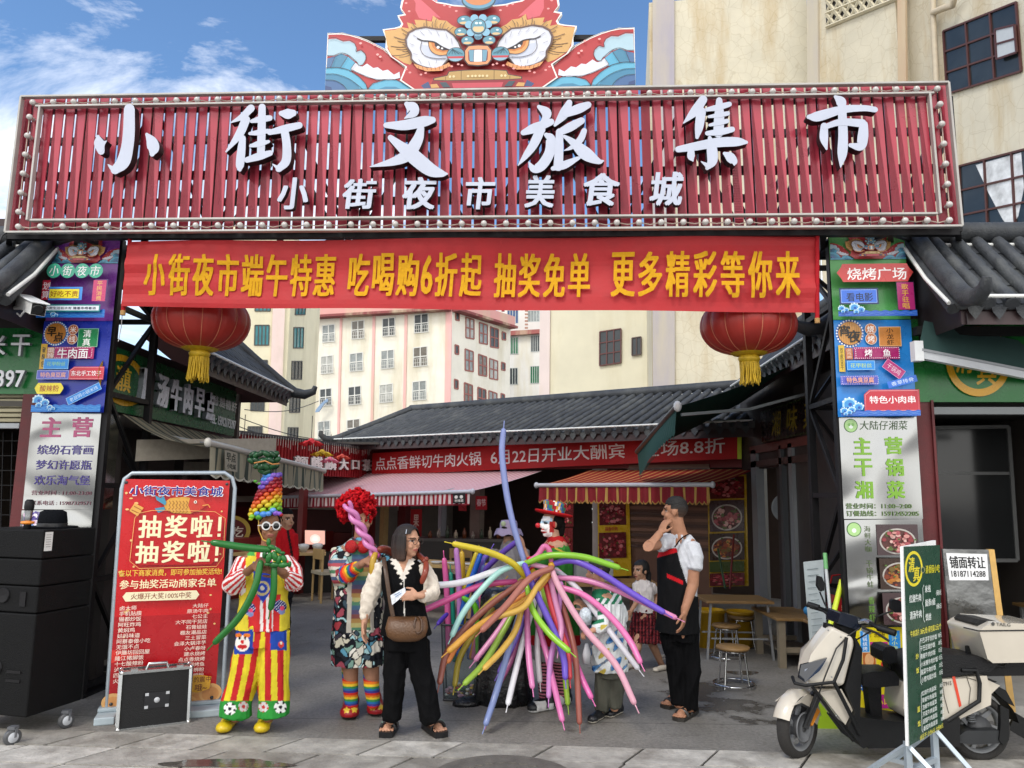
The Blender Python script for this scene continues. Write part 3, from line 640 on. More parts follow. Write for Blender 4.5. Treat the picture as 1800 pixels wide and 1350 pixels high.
for i in range(18):b.bar(hit(-100,775+i*26,gp_),hit(40,775+i*26,gp_),.008,.008,'4a4642')
b.build('wire_mesh',BLACKSTEEL,ls)
gs=thing('shop_sign','green sign board with white raised characters and a phone number, cut by the left edge','sign',hit(30,640,FRT))
sh=psheet(push(FRT,.03),(-190,575),(76,575),(64,692),(-200,690),266,116)
b=MB();b.obox(sh.q[3]-sh.n*.03,sh.q[2]-sh.q[3],sh.q[0]-sh.q[3],-sh.n*.06,'1c7036');b.build('board',INKG,gs)
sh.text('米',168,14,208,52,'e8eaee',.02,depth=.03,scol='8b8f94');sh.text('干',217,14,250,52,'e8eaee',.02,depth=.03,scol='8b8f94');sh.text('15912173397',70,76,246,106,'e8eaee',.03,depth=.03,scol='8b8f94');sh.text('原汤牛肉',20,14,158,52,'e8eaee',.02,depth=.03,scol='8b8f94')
sh.build('lettering',INKG,gs)
sc_=thing('security_camera','white bullet security camera on a round wall bracket beside the purple panel','camera',P(45,545,6.0))
b=MB();d0=P(40,528,6.35);d1=P(68,542,6.02);ax=(d1-d0).normalized();sx=ax.cross(V((0,0,1))).normalized();sz=sx.cross(ax)
b.obox(d0-sx*.055-sz*.06,sx*.11,ax*(d1-d0).length,sz*.10,'dcdcda');b.obox(d0-sx*.07+sz*.04-ax*.03,sx*.14,ax*((d1-d0).length+.06),sz*.012,'eceeee');b.build('housing',PLAST,sc_,bev=.008)
b=MB();b.lathe(d1-sz*.01,[(0,.004),(.03,.006),(.045,.004),(.046,0)],20,'111214',axis=ax);b.obox(d1-sx*.05-sz*.055+ax*.001,sx*.1,ax*.002,sz*.09,'17181a');b.build('lens',mat('dark lens',None,.08,0,0),sc_)
b=MB();w0=P(13,541,6.3);b.tube([w0,P(28,541,6.28),P(44,541,6.2)],.017,8,'c8c8c6');b.lathe(w0,[(.05,-.02),(.06,0),(.04,.03),(0,.04)],18,'b9b9b7',axis=(.3,-1,0));b.tube([P(52,545,6.1),P(42,548,6.1),P(36,556,6.15),P(30,551,6.2)],.008,6,'d9d9d9');b.build('bracket',PLAST,sc_)
# --- left alley row: facade along the alley
XL=-3.62;LAL=(V((XL,0,0)),V((1,0,0)))
lr=shop('shop_building','alley shop row with dark tiled roof and upturned corner under the long green sign',(XL-.8,9,0))
roof(lr,(-3.02,7.35,3.0),(-3.02,10.35,3.0),(-3.9,7.35,3.78),(-3.9,9.7,3.78),sp=.17,left=False)
b=MB();b.box(XL-1.6,7.0,0,XL-1.5,10.3,3.2,'50463f');b.box(XL-1.6,10.2,0,XL-.02,10.28,3.0,'3a302b');b.box(XL-.12,6.95,2.3,XL-.04,10.1,3.1,'241c1c');b.box(XL-1.6,6.95,2.45,XL-.1,10.2,2.5,'4b463e')
for y in(7.1,8.6,10.05):b.box(XL-.12,y,0,XL-.02,y+.12,2.4,'3a3533')
b.box(XL-1.4,7.3,0,XL-.5,9.8,.85,'5b524a');b.build('wall',PAINT,lr)
b=MB();b.obox((-3.02,10.36,2.92),(-.88,-.65,.78),(-.88,0,-.02),(0,.03,0),'4a2f30');b.build('gable',PAINT,lr)
gs=thing('shop_sign','long green sign with big raised white characters and a phone number under the tiled eave','sign',(XL,8.5,2.4))
zt0,zb0=3.0,2.42;sh=Sheet((XL+.03,6.75,3.02),(XL+.03,9.98,2.98),(XL+.03,9.98,2.40),(XL+.03,6.75,2.44),215,100)
b=MB();b.obox((XL,6.75,2.42),(0,3.23,0),(0,0,.58),(.02,0,0),'14532b');b.build('board',INKG,gs)
YX=lambda px:(-XL*F/(900-px))
def lx(px):return(YX(px)-6.75)/3.23*215
sh.circ(lx(205),52,30,'c9981f',40);sh.circ(lx(205),52,22,'14532b',30);sh.text('清真',lx(190),30,lx(218),70,'d8ab2e',.02)
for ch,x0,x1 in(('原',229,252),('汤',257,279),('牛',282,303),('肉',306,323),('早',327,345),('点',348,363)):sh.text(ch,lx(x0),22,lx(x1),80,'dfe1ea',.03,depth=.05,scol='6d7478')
sh.text('面条 米线 卷粉 米干',lx(366),22,lx(410),44,'c9ced0',.03);sh.text('TEL: 15912173397',lx(363),62,lx(410),82,'d9dde0',.03);sh.build('lettering',INKG,gs)
awning('striped_awning','beige and grey green striped awning hanging below the long green sign',(XL+.06,7.0,2.40),(XL+.06,10.9,2.36),(-2.76,7.06,2.15),(-2.76,11.4,2.03),['8d8672','3d453f','8d8672','9d967f','5d6259'],.31,FAB,['a8a18b','a8a18b','434d46','a8a18b','6a7066','a8a18b'],n=60,sag=.1,bar=.03,barcol='b9b6ae',tape='cfcabb')
b=MB();pl=(V((-2.745,0,0)),V((1,0,0)));sh=Sheet((-2.70,7.28,2.10),(-2.70,7.62,2.09),(-2.69,7.62,1.90),(-2.69,7.28,1.91),40,40)
sh.rect(0,0,40,40,'999385');sh.text('早点',4,3,34,22,'2b2f2c',.03);sh.text('小吃城',6,25,34,36,'2b2f2c',.03);setp(sh.build('awning_notice',CLOTH),'small dark lettered patch on the striped awning','sign')
b=MB();b.obox((-3.5,7.2,1.98),(.9,1.3,.12),(0,.03,0),(0,0,.20),'a79f92');b.obox((-3.55,8.4,1.9),(.6,1.0,.06),(0,.02,0),(0,0,.12),'7d7870');setp(b.build('folded_tarpaulin',CLOTH),'pale folded tarpaulin slung under the beige striped awning','tarpaulin')
# --- red corrugated tea shop front, at the far left end
TA,TB=V((-4.10,11.4,0)),V((-2.85,15.4,0));TP=vplane(TA,TB)
ts=shop('shop_building','red corrugated tea shop front hung with fairy lights beyond the striped awning',(-3.5,13.4,0))
b=MB();u=(TB-TA).normalized();ll=(TB-TA).length;k=int(ll/.09)
for i in range(k):
 p=TA+u*(i*.09);b.obox(p+V((0,0,2.0)),u*.05,TP[1]*.03,(0,0,.56),'8e1b22');b.obox(p+u*.05+V((0,0,2.0)),u*.04,TP[1]*.008,(0,0,.56),'7c151c')
b.build('corrugated_fascia',mat('red corrugated sheet',None,.4,.1,.15,4),ts)
b=MB();b.obox(TA-TP[1]*2.5,u*ll,-TP[1]*.1,(0,0,2.5),'54201d');b.obox(TA-TP[1]*2.4+V((0,0,.9)),u*ll,TP[1]*.02,(0,0,.5),'6d1c1c');b.obox(TA-TP[1]*2.4+V((0,0,1.5)),u*ll,TP[1]*.02,(0,0,.12),'b5ada2');b.obox(TA-TP[1]*.1+V((0,0,2.5)),u*ll,-TP[1]*2.4,(0,0,.05),'3a3a3a');b.obox(TA-TP[1]*.7,u*ll,-TP[1]*.5,(0,0,.95),'7a2622')
for t in(.0,.5,.97):b.obox(TA+u*ll*t-TP[1]*.1,u*.14,-TP[1]*.1,(0,0,2.05),'6a1f1e')
b.box(-6.5,16.6,0,-2.2,16.7,2.7,'5a2420');b.box(-6.5,16.58,1.35,-2.2,16.6,1.6,'b0a698');b.box(-6.5,14.5,2.62,-2.4,16.7,2.66,'3a3632');b.box(-6.5,16.0,0,-3.0,16.3,.9,'7a2a26')
b.build('wall',PAINT,ts)
b=MB();p0,p1=TA+V((0,0,2.58))+TP[1]*.05,TB+V((0,0,2.6))+TP[1]*.05;b.bar(p0,p1,.05,.08,'3a3c3f')
for i in range(60):
 q=p0.lerp(p1,i/60)+TP[1]*.04;b.bar(q,q-V((0,0,.06+.14*random.random())),.006,.006,'c9c4ba')
b.build('fairy_lights',PAINT,ts)
gs=thing('shop_sign','row of white raised tea shop characters on red corrugated sheet','sign',TA+u*2+V((0,0,2.2)))
sh=psheet(push(TP,.035),(420,770),(655,797),(655,836),(420,838),235,68)
for ch,x0,x1,y0,y1 in(('颜',498,522,799,824),('麒',526,548,800,826),('麟',551,574,801,827),('大',579,599,804,827),('口',606,622,808,826),('茶',629,651,806,829)):
 f=lambda y,x:(y-(770+(x-420)*.115))/(68-(x-420)*.12)*68
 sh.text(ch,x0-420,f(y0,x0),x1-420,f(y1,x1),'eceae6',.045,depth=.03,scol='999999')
sh.line([(36,24),(40,34),(47,38),(54,34),(57,24)],[1,4,6,4,1],'e8eef0');sh.line([(30,36),(40,40),(52,40)],[1,3,1],'8fb4d8')
sh.build('lettering',INKG,gs)
def lotus(px,py,Y,c,c2,r,lab):
 t=thing('lotus_lantern',lab,'lantern',P(px,py,Y),'lotus lanterns strung at the tea shop');c0=P(px,py,Y);b=MB();n=8
 for k in range(n):
  a0,a1=2*math.pi*k/n,2*math.pi*(k+1)/n;am=(a0+a1)/2
  def q(a,rr,z):return c0+V((rr*math.cos(a),rr*math.sin(a),z))
  b.add([q(am,.02,r*.28),q(a0,r*.62,r*.16),q(am,r*1.1,-r*.1),q(a1,r*.62,r*.16),q(am,r*.55,-r*.28)],[(0,1,2),(0,2,3),(1,4,2),(2,4,3)],c if k%2 else c2)
 b.build('petals',FAB,t);b=MB();b.ell(c0+V((0,0,r*.25)),(r*.25,r*.25,r*.18),10,6,c2);b.tube([c0+V((0,0,r*.3)),c0+V((0,0,.45))],.006,5,'3a3030');b.build('cap',PAINT,t)
lotus(428,783,11.2,'e0619a','c24680',.15,'magenta lotus lantern nearest the green sign');lotus(547,779,12.6,'d83a3c','c22a30',.20,'red lotus lantern, the largest of those over the tea shop');lotus(566,798,12.9,'e5c53c','d0aa28',.18,'yellow lotus lantern over the tea shop')
lotus(580,810,13.2,'e68aa0','d9708a',.16,'pale pink lotus lantern just right of the yellow one');lotus(601,804,13.6,'d8604a','c04a3a',.15,'orange red lotus lantern, rightmost over the tea shop')
# --- back building with the long tiled roof
BR,BL=V((3.25,11,0)),V((-3.1,15.64,0));BU=(BL-BR).normalized();BK=vplane(BR,BL);BN=BK[1]
bb=shop('shop_building','long low back building with dark tiled roof, posters and open fronts',(0,13.3,0))
def bp(t,o=0,z=0):return BR+BU*t+BN*o+V((0,0,z))
TL=(BL-BR).length
roof(bb,bp(TL+.12,.55,2.68),bp(-.4,.55,2.68),bp(TL-.55,-1.0,3.40),bp(-.4,-1.0,3.40),sp=.18,right=False)
b=MB();b.obox(bp(-.3,-3),BU*(TL+.3),-BN*.1,(0,0,2.9),'4a3d36');b.obox(bp(-.3,-.06,2.15),BU*(TL+.3),-BN*.08,(0,0,.52),'6b1a1a');b.obox(bp(-.3,-3,2.5),BU*(TL+.3),BN*2.9,(0,0,.05),'2a2724');b.obox(bp(TL,-3),BU*.08,BN*3,(0,0,2.8),'8a827a')
def bt(px):
 k=(px-900)/F;return(BR.x-k*BR.y)/(k*BU.y-BU.x)
b.obox(bp(bt(1245),-.02),BU*(bt(1105)-bt(1245)),-BN*.05,(0,0,2.2),'6b4c3c')
for i in range(15):b.obox(bp(bt(1245),.0,.95+i*.082),BU*(bt(1105)-bt(1245)),BN*.02,(0,0,.045),'7d5b48' if i%2 else '4c352b')
b.build('wall',PAINT,bb)
for px,c,wd in((642,'6d1e1e',.16),(668,'b59a66',.10),(700,'571a1a',.18),(769,'8b9096',.08),(824,'6e6259',.22),(1037,'8f8682',.20),(1318,'6f7173',.16)):
 b=MB();b.obox(bp(bt(px),-.1),BU*-wd,-BN*.14,(0,0,2.4),c);b.build('column',PAINT,bb)
sh=psheet(push(BK,.0),(722,895),(742,895),(740,985),(720,985),20,90);sh.rect(0,0,20,90,'9a1c20');sh.text('果香园',5,8,15,82,'d9cfc0',.02,vert=True);setp(sh.build('door_couplet',INK),'narrow red vertical banner with pale characters on a back column','banner')
sh=psheet(push(BK,-.02),(836,872),(856,872),(856,896),(836,896),20,24);sh.rect(0,0,20,24,'b01f2c');sh.text('春节',2,5,18,18,'e8dada',.03);setp(sh.build('hanging_notice',INK),'small red notice with white characters under the back roof','sign')
sh=psheet(push(BK,-.02),(806,884),(820,884),(820,898),(806,898),20,20);sh.rect(0,0,20,20,'a5202a');sh.line([(3,3),(16,16)],2,'701318');setp(sh.build('red_pennant',INK),'small plain red square hanging under the pink awning','pennant')
b=MB()
for i in range(3):b.bar(bp(bt(1016),-.5,1.28+i*.22),bp(bt(1027),-.5,1.28+i*.22),.02,.05,'dfe6e6')
setp(b.build('shelf_lights',mat('lit shelf tube','e8f2f2',.4,emit=.8,var=0)),'three short lit tubes on a shelf inside the back shop','lamp')
b=MB();b.bar(bp(bt(1112),.06,1.72),bp(bt(1166),.06,1.715),.02,.03,'e8eeee');setp(b.build('tube_light',mat('lit tube','d5e0e0',.4,emit=.5,var=0)),'single thin tube light on the slatted brown wall behind the man','lamp')
BANC=mat('red banner cloth',None,.6,0,.08,5,.2,14,trans=.25)
bn=thing('banner','long red banner with white characters under the back roof','banner',bp(3.5,.1,2.4))
wv=lambda u,v:.02*math.sin(u*21+2*v)+.012*math.sin(u*47+3)*v
q=[hit(655,797,push(BK,.12)),hit(1300,757,push(BK,.12)),hit(1300,806,push(BK,.12)),hit(655,836,push(BK,.12))]
sh=Sheet(*q,645,45,step=.002,warp=wv)
for i in range(70):
 for j in range(4):sh.face([(645*i/70,45*j/4),(645*(i+1)/70,45*j/4),(645*(i+1)/70,45*(j+1)/4),(645*i/70,45*(j+1)/4)],'c3191c',.0)
for k in range(len(sh.s)):sh.s[k]=True
sh.build('cloth',BANC,bn)
s2=Sheet(*q,645,45,step=.002,warp=wv);UX=lambda px:(bt(655)-bt(px))/(bt(655)-bt(1300))*645
for s_,x0,x1 in(('点点香鲜切牛肉火锅',661,846),('6月22日',862,946),('开业大酬宾',952,1097),('全场8.8折',1127,1275)):
 n_=len(s_);
 s2.text(s_,UX(x0),9,UX(x1),35,'f0e6e4',.012,lift=.0025,maxe=14)
s2.build('lettering',INK,bn)
b=MB();bars_=[hit(x,y,push(BK,.14))for x,y in((1297,757),(1304,757),(1304,807),(1297,807))];b.prism(bars_,BN*.02,'c8d832');bars_=[hit(x,y,push(BK,.14))for x,y in((1331,755),(1336,755),(1336,808),(1331,808))];b.prism(bars_,BN*.02,'b5c52c');setp(b.build('yellow_strip',PAINT),'two bright yellow green strips at the right end of the red banner','strip')
stp=['d48c9b','eccfd2'];awning('pink_awning','pink and white finely striped awning with a red striped scalloped edge',bp(bt(600),.05,2.10),bp(bt(958),.05,2.12),P(491,874,14.1),P(826,864,11.45),stp,.19,FAB,['9e1f33','ead9da'],n=96,sag=.02,scal=.0,barcol='b9b9c4',tape='8f1f33')
stp=['a82a1e','c99a5c','a82a1e','8c2018'];awning('red_awning','red and gold striped awning with a wide scalloped red edge',bp(bt(1040),.05,2.12),bp(bt(1330),.05,2.12),P(948,853,11.2),P(1246,852,9.75),stp,.25,FAB,['8f1f2a','8f1f2a','8f1f2a','8f1f2a','c9a055'],n=80,sag=.02,scal=.035,barcol='b3b3b8',tape='b58a4a')
sh=psheet(vplane(P(491,874,14.08),P(826,864,11.41)),(796,868),(818,867),(818,884),(796,885),22,17);sh.rect(0,0,22,17,'1c1b1d');sh.circ(6,6,3,'d8d4d0');sh.circ(15,6,3,'d8d4d0');sh.text('老味道',3,10,19,15,'c9c4c0',.03);setp(sh.build('shop_label',INK),'small black and white label on the end of the pink awning edge','sign')
def meat(sh,x0,y0,x1,y1,kind,sd):
 r=random.Random(sd);w_,h_=x1-x0,y1-y0
 base={'raw':'5a1518','pot':'3a2a22','dish':'4a3a3c'}[kind];sh.rect(x0,y0,x1,y1,base)
 pal={'raw':['a4323c','8c2430','b9545a','7d1c26','c77a78'],'pot':['9a4a2a','b4722f','7d3a22','c08a4a','6d5a2a'],'dish':['a8555a','c98d86','8c3a40','d8b0a6','5a6a3a']}[kind]
 if kind!='raw':sh.circ(x0+w_*.5,y0+h_*.55,w_*.44,'b5b0a8',h_*.42);sh.circ(x0+w_*.5,y0+h_*.55,w_*.40,'5a3430',h_*.37)
 for i in range(46):
  a=r.random()*6.28;q=math.sqrt(r.random())*(.36 if kind!='raw' else.44);cx_,cy_=x0+w_*(.5+q*math.cos(a)),y0+h_*((.55 if kind!='raw' else.5)+q*.9*math.sin(a));s_=w_*(.03+.05*r.random())
  sh.circ(cx_,cy_,s_,r.choice(pal),s_*(.5+.6*r.random())*h_/w_*1.2,7)
 for i in range(6):
  cx_,cy_=x0+w_*(.1+.8*r.random()),y0+h_*(.08+.84*r.random());sh.circ(cx_,cy_,w_*.035,'4d6b2c',h_*.03,6)
sh=psheet(push(BK,.03),(1050,880),(1106,879),(1110,1012),(1052,1014),56,134);sh.rect(0,0,56,134,'c8a41e');meat(sh,3,3,50,44,'raw',1);sh.text('蒜香牛肉',14,47,36,54,'a32a1c',.03);meat(sh,3,57,50,102,'raw',2);sh.text('雪花牛肉',14,108,36,116,'a32a1c',.03);setp(sh.build('meat_poster',INKG),'yellow framed poster with two raw meat pictures left of the slatted wall','poster')
sh=psheet(push(BK,.05),(1243,836),(1312,834),(1316,1030),(1247,1032),70,196);sh.rect(0,0,70,196,'b4921c');meat(sh,4,3,66,42,'raw',3);meat(sh,4,45,66,100,'dish',4);meat(sh,4,103,66,150,'pot',5);sh.rect(4,152,66,170,'3a4a1c');meat(sh,4,172,66,194,'raw',6);setp(sh.build('meat_poster',INKG),'tall yellow framed poster with four food pictures right of the slatted wall','poster')
sh=psheet(push(BK,.03),(972,876),(1008,876),(1008,980),(972,980),36,104);meat(sh,0,0,36,50,'raw',8);meat(sh,0,52,36,104,'raw',9);setp(sh.build('meat_poster',INKG),'dark red meat poster without a yellow frame behind the green clown','poster')
# --- right alley row
XR=3.22;RAL=(V((XR,0,0)),V((-1,0,0)))
rr_=shop('shop_building','alley shop row with dark tiled roof and glazed fronts behind the green awning',(XR+.6,9,0))
roof(rr_,(2.92,9.9,3.10),(2.92,6.9,3.24),(3.75,9.9,3.88),(3.75,6.9,4.0),sp=.17,left=False)
b=MB();b.box(XR+2,6.7,0,XR+2.1,11,3.1,'4a4440');b.box(XR+.04,6.8,2.1,XR+.14,10.9,3.3,'1d1513');b.box(XR+.1,6.8,2.9,XR+2,10.9,2.95,'232323');b.box(XR+.6,10.6,0,XR+2,10.7,3,'3a3634');b.build('wall',PAINT,rr_)
b=MB()
for y,c,w_ in((10.15,'83868a',.22),(9.2,'4a4d50',.08),(8.85,'7b7f82',.12),(7.9,'4c4f52',.1)):b.box(XR,y,0,XR+.1,y+w_,2.35,c)
b.box(XR,6.9,2.3,XR+.1,10.4,2.4,'6a3a34');b.box(XR,6.9,2.12,XR+.1,10.4,2.2,'3a3533');b.build('door_frame',PLAST,rr_)
b=MB();b.box(XR+.05,6.9,.05,XR+.06,8.9,2.1);b.build('glass_door',mat('dark door glass','15181a',.05,0,.2,1),rr_)
gs=thing('shop_sign','dark sign with large yellow green brush characters under the dark green awning','sign',(XR,8.6,2.6));sh=Sheet((XR,9.9,2.82),(XR,7.2,2.82),(XR,7.2,2.42),(XR,9.9,2.42),270,40)
sh.rect(0,0,270,40,'1f1110','2f3a17',2)
for i,ch in enumerate('湘味菜园'):sh.text(ch,40+i*52,5,76+i*52,35,'8d7a22',.02,shear=.2)
sh.build('lettering',INKG,gs)
ra=thing('green_awning','large dark green awning with a fringed teal edge reaching over the alley','awning',(2.5,9,2.7))
f0,f1=V((1.76,8.16,2.67)),V((1.75,10.7,2.33));w0,w1=V((XR,8.0,3.24)),V((XR,10.7,3.04));b=MB()
for i in range(10):
 for j in range(6):
  def q(u,v):return w0.lerp(w1,u).lerp(f0.lerp(f1,u),v)-V((0,0,.04*math.sin(math.pi*v)))
  b.add([q(i/10,j/6),q((i+1)/10,j/6),q((i+1)/10,(j+1)/6),q(i/10,(j+1)/6)],[(0,1,2,3)],'1d4038',0,True)
b.build('canopy',CLOTH,ra);b=MB();n_=48
for i in range(n_):
 u0,u1=i/n_,(i+1)/n_;z=lambda u:.30-.02*math.cos(u*9)+(.03 if int(u*n_)%2 else 0);a0,a1=f0.lerp(f1,u0),f0.lerp(f1,u1);o=lambda u:V((-.05*math.sin(u*5)-.02,0,0))
 b.add([a0,a1,a1-V((0,0,z(u1)-.05))+o(u1),a1-V((0,0,z(u1)))+o(u1),a0-V((0,0,z(u0)))+o(u0),a0-V((0,0,z(u0)-.05))+o(u0)],[(0,1,2,5),(5,2,3,4)],'2b5a4f',0,False)
 if i%2:p=a0-V((0,0,z(u0)))+o(u0);b.bar(p,p-V((0,0,.035)),.006,.006,'1d3d36')
b.build('valance',FAB,ra);b=MB();b.tube([f0-V((0,.04,0)),f1],.035,8,'2a3330');b.ell(f0-V((0,.05,0)),(.045,.04,.06),10,6,'dededc');b.bar((1.8,8.1,2.58),(2.55,8.2,2.66),.03,.05,'6f7577');b.bar((2.55,8.2,2.66),(XR,8.2,2.85),.03,.05,'6f7577');b.build('folding_arm',PLAST,ra)
# ================================================================ the gate
def S(px,py,o=0.):return hit(px,py,push(SGN,o))
def su(u,v,o=0.):
 xt,yt=39+u*1627,171-u*25;xb,yb=11+u*1679,409-u*11
 return S(xt,yt,o).lerp(S(xb,yb,o),v)
MAROON=mat('maroon enamel slat','a83445',.30,.15,.14,2.5,.05,3,coat=.3)
gsb=thing('gate_signboard','wide maroon slatted signboard with white market characters and bulbs across the gate','sign',su(.5,1))
b=MB();ns=84
for i in range(ns):
 u=(i+.5)/ns;wd=.0047 if i%6 else.0051;o=-.02 if i%3==1 else 0.;tw_=.006*math.sin(i*2.3)
 a,c=su(u-wd,.0,o+tw_),su(u+wd,.0,o-tw_);d,e=su(u-wd,1.,o+tw_),su(u+wd,1.,o-tw_)
 b.add([a,c,e,d],[(0,1,2,3)]);b.obox(d,e-d,a-d,-SGN[1]*.012)
b.build('slats',MAROON,gsb,fix=False)
b=MB();TW=.018
for v0,v1,u0,u1 in((.0,.0,0,1),(.075,.075,.017,.983),(.915,.915,.025,.975),(1,1,0,1)):b.bar(su(u0,v0,.05),su(u1,v1,.05),TW,.05,'b3b0ab',up=SGN[1])
for u_,v0,v1 in((0,0,1),(1,0,1),(.0215,.075,.915),(.9785,.075,.915)):b.bar(su(u_,v0,.052),su(u_,v1,.052),TW,.048,'b3b0ab',up=SGN[1])
b.build('white_frame',mat('weathered white enamel',None,.4,.2,.14,5,stain='97928a',sscale=3),gsb,bev=.003)
bp_=[(.012+.976*i/44,.040)for i in range(45)]+[(.012+.976*i/42,.957)for i in range(43)]+[(.0105,.15+.7*i/5)for i in range(6)]+[(.9895,.15+.7*i/5)for i in range(6)]
BULB=mat('pearl bulb glass','c2bdb8',.18,0,.05,9,coat=.5);cen=su(.5,.5);
for k,(u_,v_)in enumerate(bp_):
 q=su(u_,v_,.055);m=MB();m.ell(q,.0265,12,8);m.lathe(q,[(.018,-.055),(.02,-.02)],8,axis=SGN[1]);m.build('bulb',BULB,gsb)
b=MB()
for seg in(bp_[:45],bp_[45:88],bp_[88:94],bp_[94:]):
 pts=[]
 for(a,c),(d,e)in zip(seg,seg[1:]):
  pts+=[su(a,c,.03),su((a+d)/2,(c+e)/2,.03)-V((0,0,.012+.01*random.random()))]
 b.tube(pts+[su(*seg[-1],.03)],.005,5,'b9a79a')
b.tube([su(.0,1.0,.06),su(-.004,1.02,.08),su(-.006,1.06,.1)],.008,5,'222222');b.build('bulb_wire',PAINT,gsb)
c1=lambda p:[(160+x/4.5,170+y/4.5,r/4.5)for x,y,r in p];c2=lambda p:[(640+x/4.0909,170+y/4.0909,r/4.0909)for x,y,r in p];c3=lambda p:[(1120+x/4.0909,160+y/4.0909,r/4.0909)for x,y,r in p]
GLY=[
 [c1(s)for s in([(340,132,42),(337,300,46),(324,430,48),(292,545,52),(228,608,34)],[(232,612,30),(200,590,16),(174,566,4)],[(96,348,14),(104,395,40),(120,462,28)],[(112,440,32),(135,405,18),(162,382,4)],[(478,330,12),(515,385,42),(530,440,46),(520,485,20)])],
 [c1(s)for s in([(1292,125,30),(1225,190,24),(1138,236,5)],[(1252,215,34),(1200,330,32),(1098,466,6)],[(1228,360,24),(1218,450,32),(1206,570,32),(1206,608,14)],[(1298,228,14),(1365,213,26),(1440,203,22)],[(1380,118,28),(1376,300,32),(1370,490,30)],[(1284,325,12),(1370,315,24),(1442,300,12)],[(1290,422,12),(1360,405,25),(1432,388,12)],[(1262,532,22),(1360,503,30),(1444,478,22)],[(1530,168,20),(1580,172,40),(1622,166,28)],[(1440,318,20),(1560,288,30),(1672,262,26)],[(1556,300,30),(1574,420,33),(1568,540,35),(1512,602,26)],[(1520,606,20),(1464,566,4)])],
 [c2(s)for s in([(318,84,18),(355,112,46),(366,148,32),(304,186,4)],[(172,235,20),(300,235,36),(440,208,38),(502,198,24)],[(420,258,24),(396,340,38),(330,440,44),(230,492,30),(58,531,3)],[(203,324,20),(270,380,34),(360,452,52),(480,548,48),(562,578,28),(604,582,8)])],
 [c2(s)for s in([(1258,104,14),(1310,145,36),(1302,185,24),(1268,216,4)],[(1148,288,20),(1230,255,34),(1345,212,24)],[(1272,262,34),(1222,370,32),(1165,452,22),(1110,522,3)],[(1310,305,16),(1342,335,34),(1334,430,36),(1280,520,36),(1222,546,28),(1186,498,4)],[(1474,76,22),(1440,150,36),(1372,237,10)],[(1450,155,26),(1540,120,34),(1608,92,24)],[(1562,205,24),(1480,250,32),(1400,290,22)],[(1405,285,26),(1402,400,30),(1396,530,34)],[(1358,545,16),(1440,520,28),(1545,468,12)],[(1580,278,20),(1552,340,24),(1490,395,15),(1438,418,3)],[(1440,318,12),(1500,360,26),(1590,440,46),(1680,494,22),(1716,492,6)])],
 [c3(s)for s in([(462,94,30),(400,180,32),(322,262,4)],[(448,180,34),(433,290,30),(418,364,12)],[(576,100,22),(576,220,36),(570,330,36)],[(488,166,14),(570,150,22),(648,128,18)],[(503,217,10),(575,206,17),(636,194,16)],[(508,277,10),(575,262,17),(632,248,16)],[(490,336,16),(580,326,24),(668,308,20)],[(284,450,22),(400,430,30),(560,402,34),(700,396,32),(768,400,12)],[(508,368,14),(522,440,36),(526,530,36),(490,584,14)],[(500,572,20),(448,538,4)],[(374,462,24),(376,505,26),(388,532,6)],[(612,480,12),(650,505,34),(680,540,26),(682,562,6)])],
 [c3(s)for s in([(1402,74,12),(1440,108,36),(1452,150,24)],[(1212,218,16),(1280,214,36),(1450,166,28),(1600,156,22),(1684,166,20)],[(1450,180,30),(1456,350,34),(1450,480,34),(1438,576,4)],[(1322,285,26),(1320,370,30),(1338,446,8)],[(1325,290,18),(1440,256,24),(1592,264,30)],[(1602,275,30),(1596,360,38),(1578,428,32),(1506,420,14)])]]
LETW=mat('white acrylic letter face',None,.45,0,.06,6)
for gi,gl in enumerate(GLY):
 b=MB()
 for k,st_ in enumerate(gl):
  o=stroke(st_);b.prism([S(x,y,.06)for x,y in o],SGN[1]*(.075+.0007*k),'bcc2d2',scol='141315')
 b.build('raised_character',LETW,gsb)
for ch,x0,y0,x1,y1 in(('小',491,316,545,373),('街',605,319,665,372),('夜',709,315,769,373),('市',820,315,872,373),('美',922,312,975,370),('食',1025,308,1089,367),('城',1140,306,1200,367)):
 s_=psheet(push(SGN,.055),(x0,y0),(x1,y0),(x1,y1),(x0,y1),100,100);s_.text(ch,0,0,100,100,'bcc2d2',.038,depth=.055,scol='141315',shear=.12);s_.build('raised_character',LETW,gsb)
b=MB();bk=[(-.10,0),(-.72,0)]
def tp(u,z,o):p=su(u,1,o);return V((p.x,p.y,z))
zz=(3.90,4.45,5.08)
for o in(-.10,-.72):
 for z in zz:b.bar(tp(.004,z,o),tp(.996,z,o),.06,.06)
 for i in range(15):
  u=.004+.992*i/14;b.bar(tp(u,zz[0],o),tp(u,zz[2],o),.05,.05)
  if i<14:
   u2=.004+.992*(i+1)/14;z0,z1=(zz[0],zz[2])if i%2 else(zz[2],zz[0]);b.bar(tp(u,z0,o*.999),tp(u2,z1,o*.999),.035,.03)
for i in range(15):
 u=.004+.992*i/14
 for z in(zz[0],zz[2]):b.bar(tp(u,z-.002,-.1),tp(u,z-.002,-.72),.045,.045)
 if i<14:b.bar(tp(u,zz[0]-.004,-.1 if i%2 else-.72),tp(.004+.992*(i+1)/14,zz[0]-.004,-.72 if i%2 else-.1),.035,.035)
b.build('truss',BLACKSTEEL,gsb)
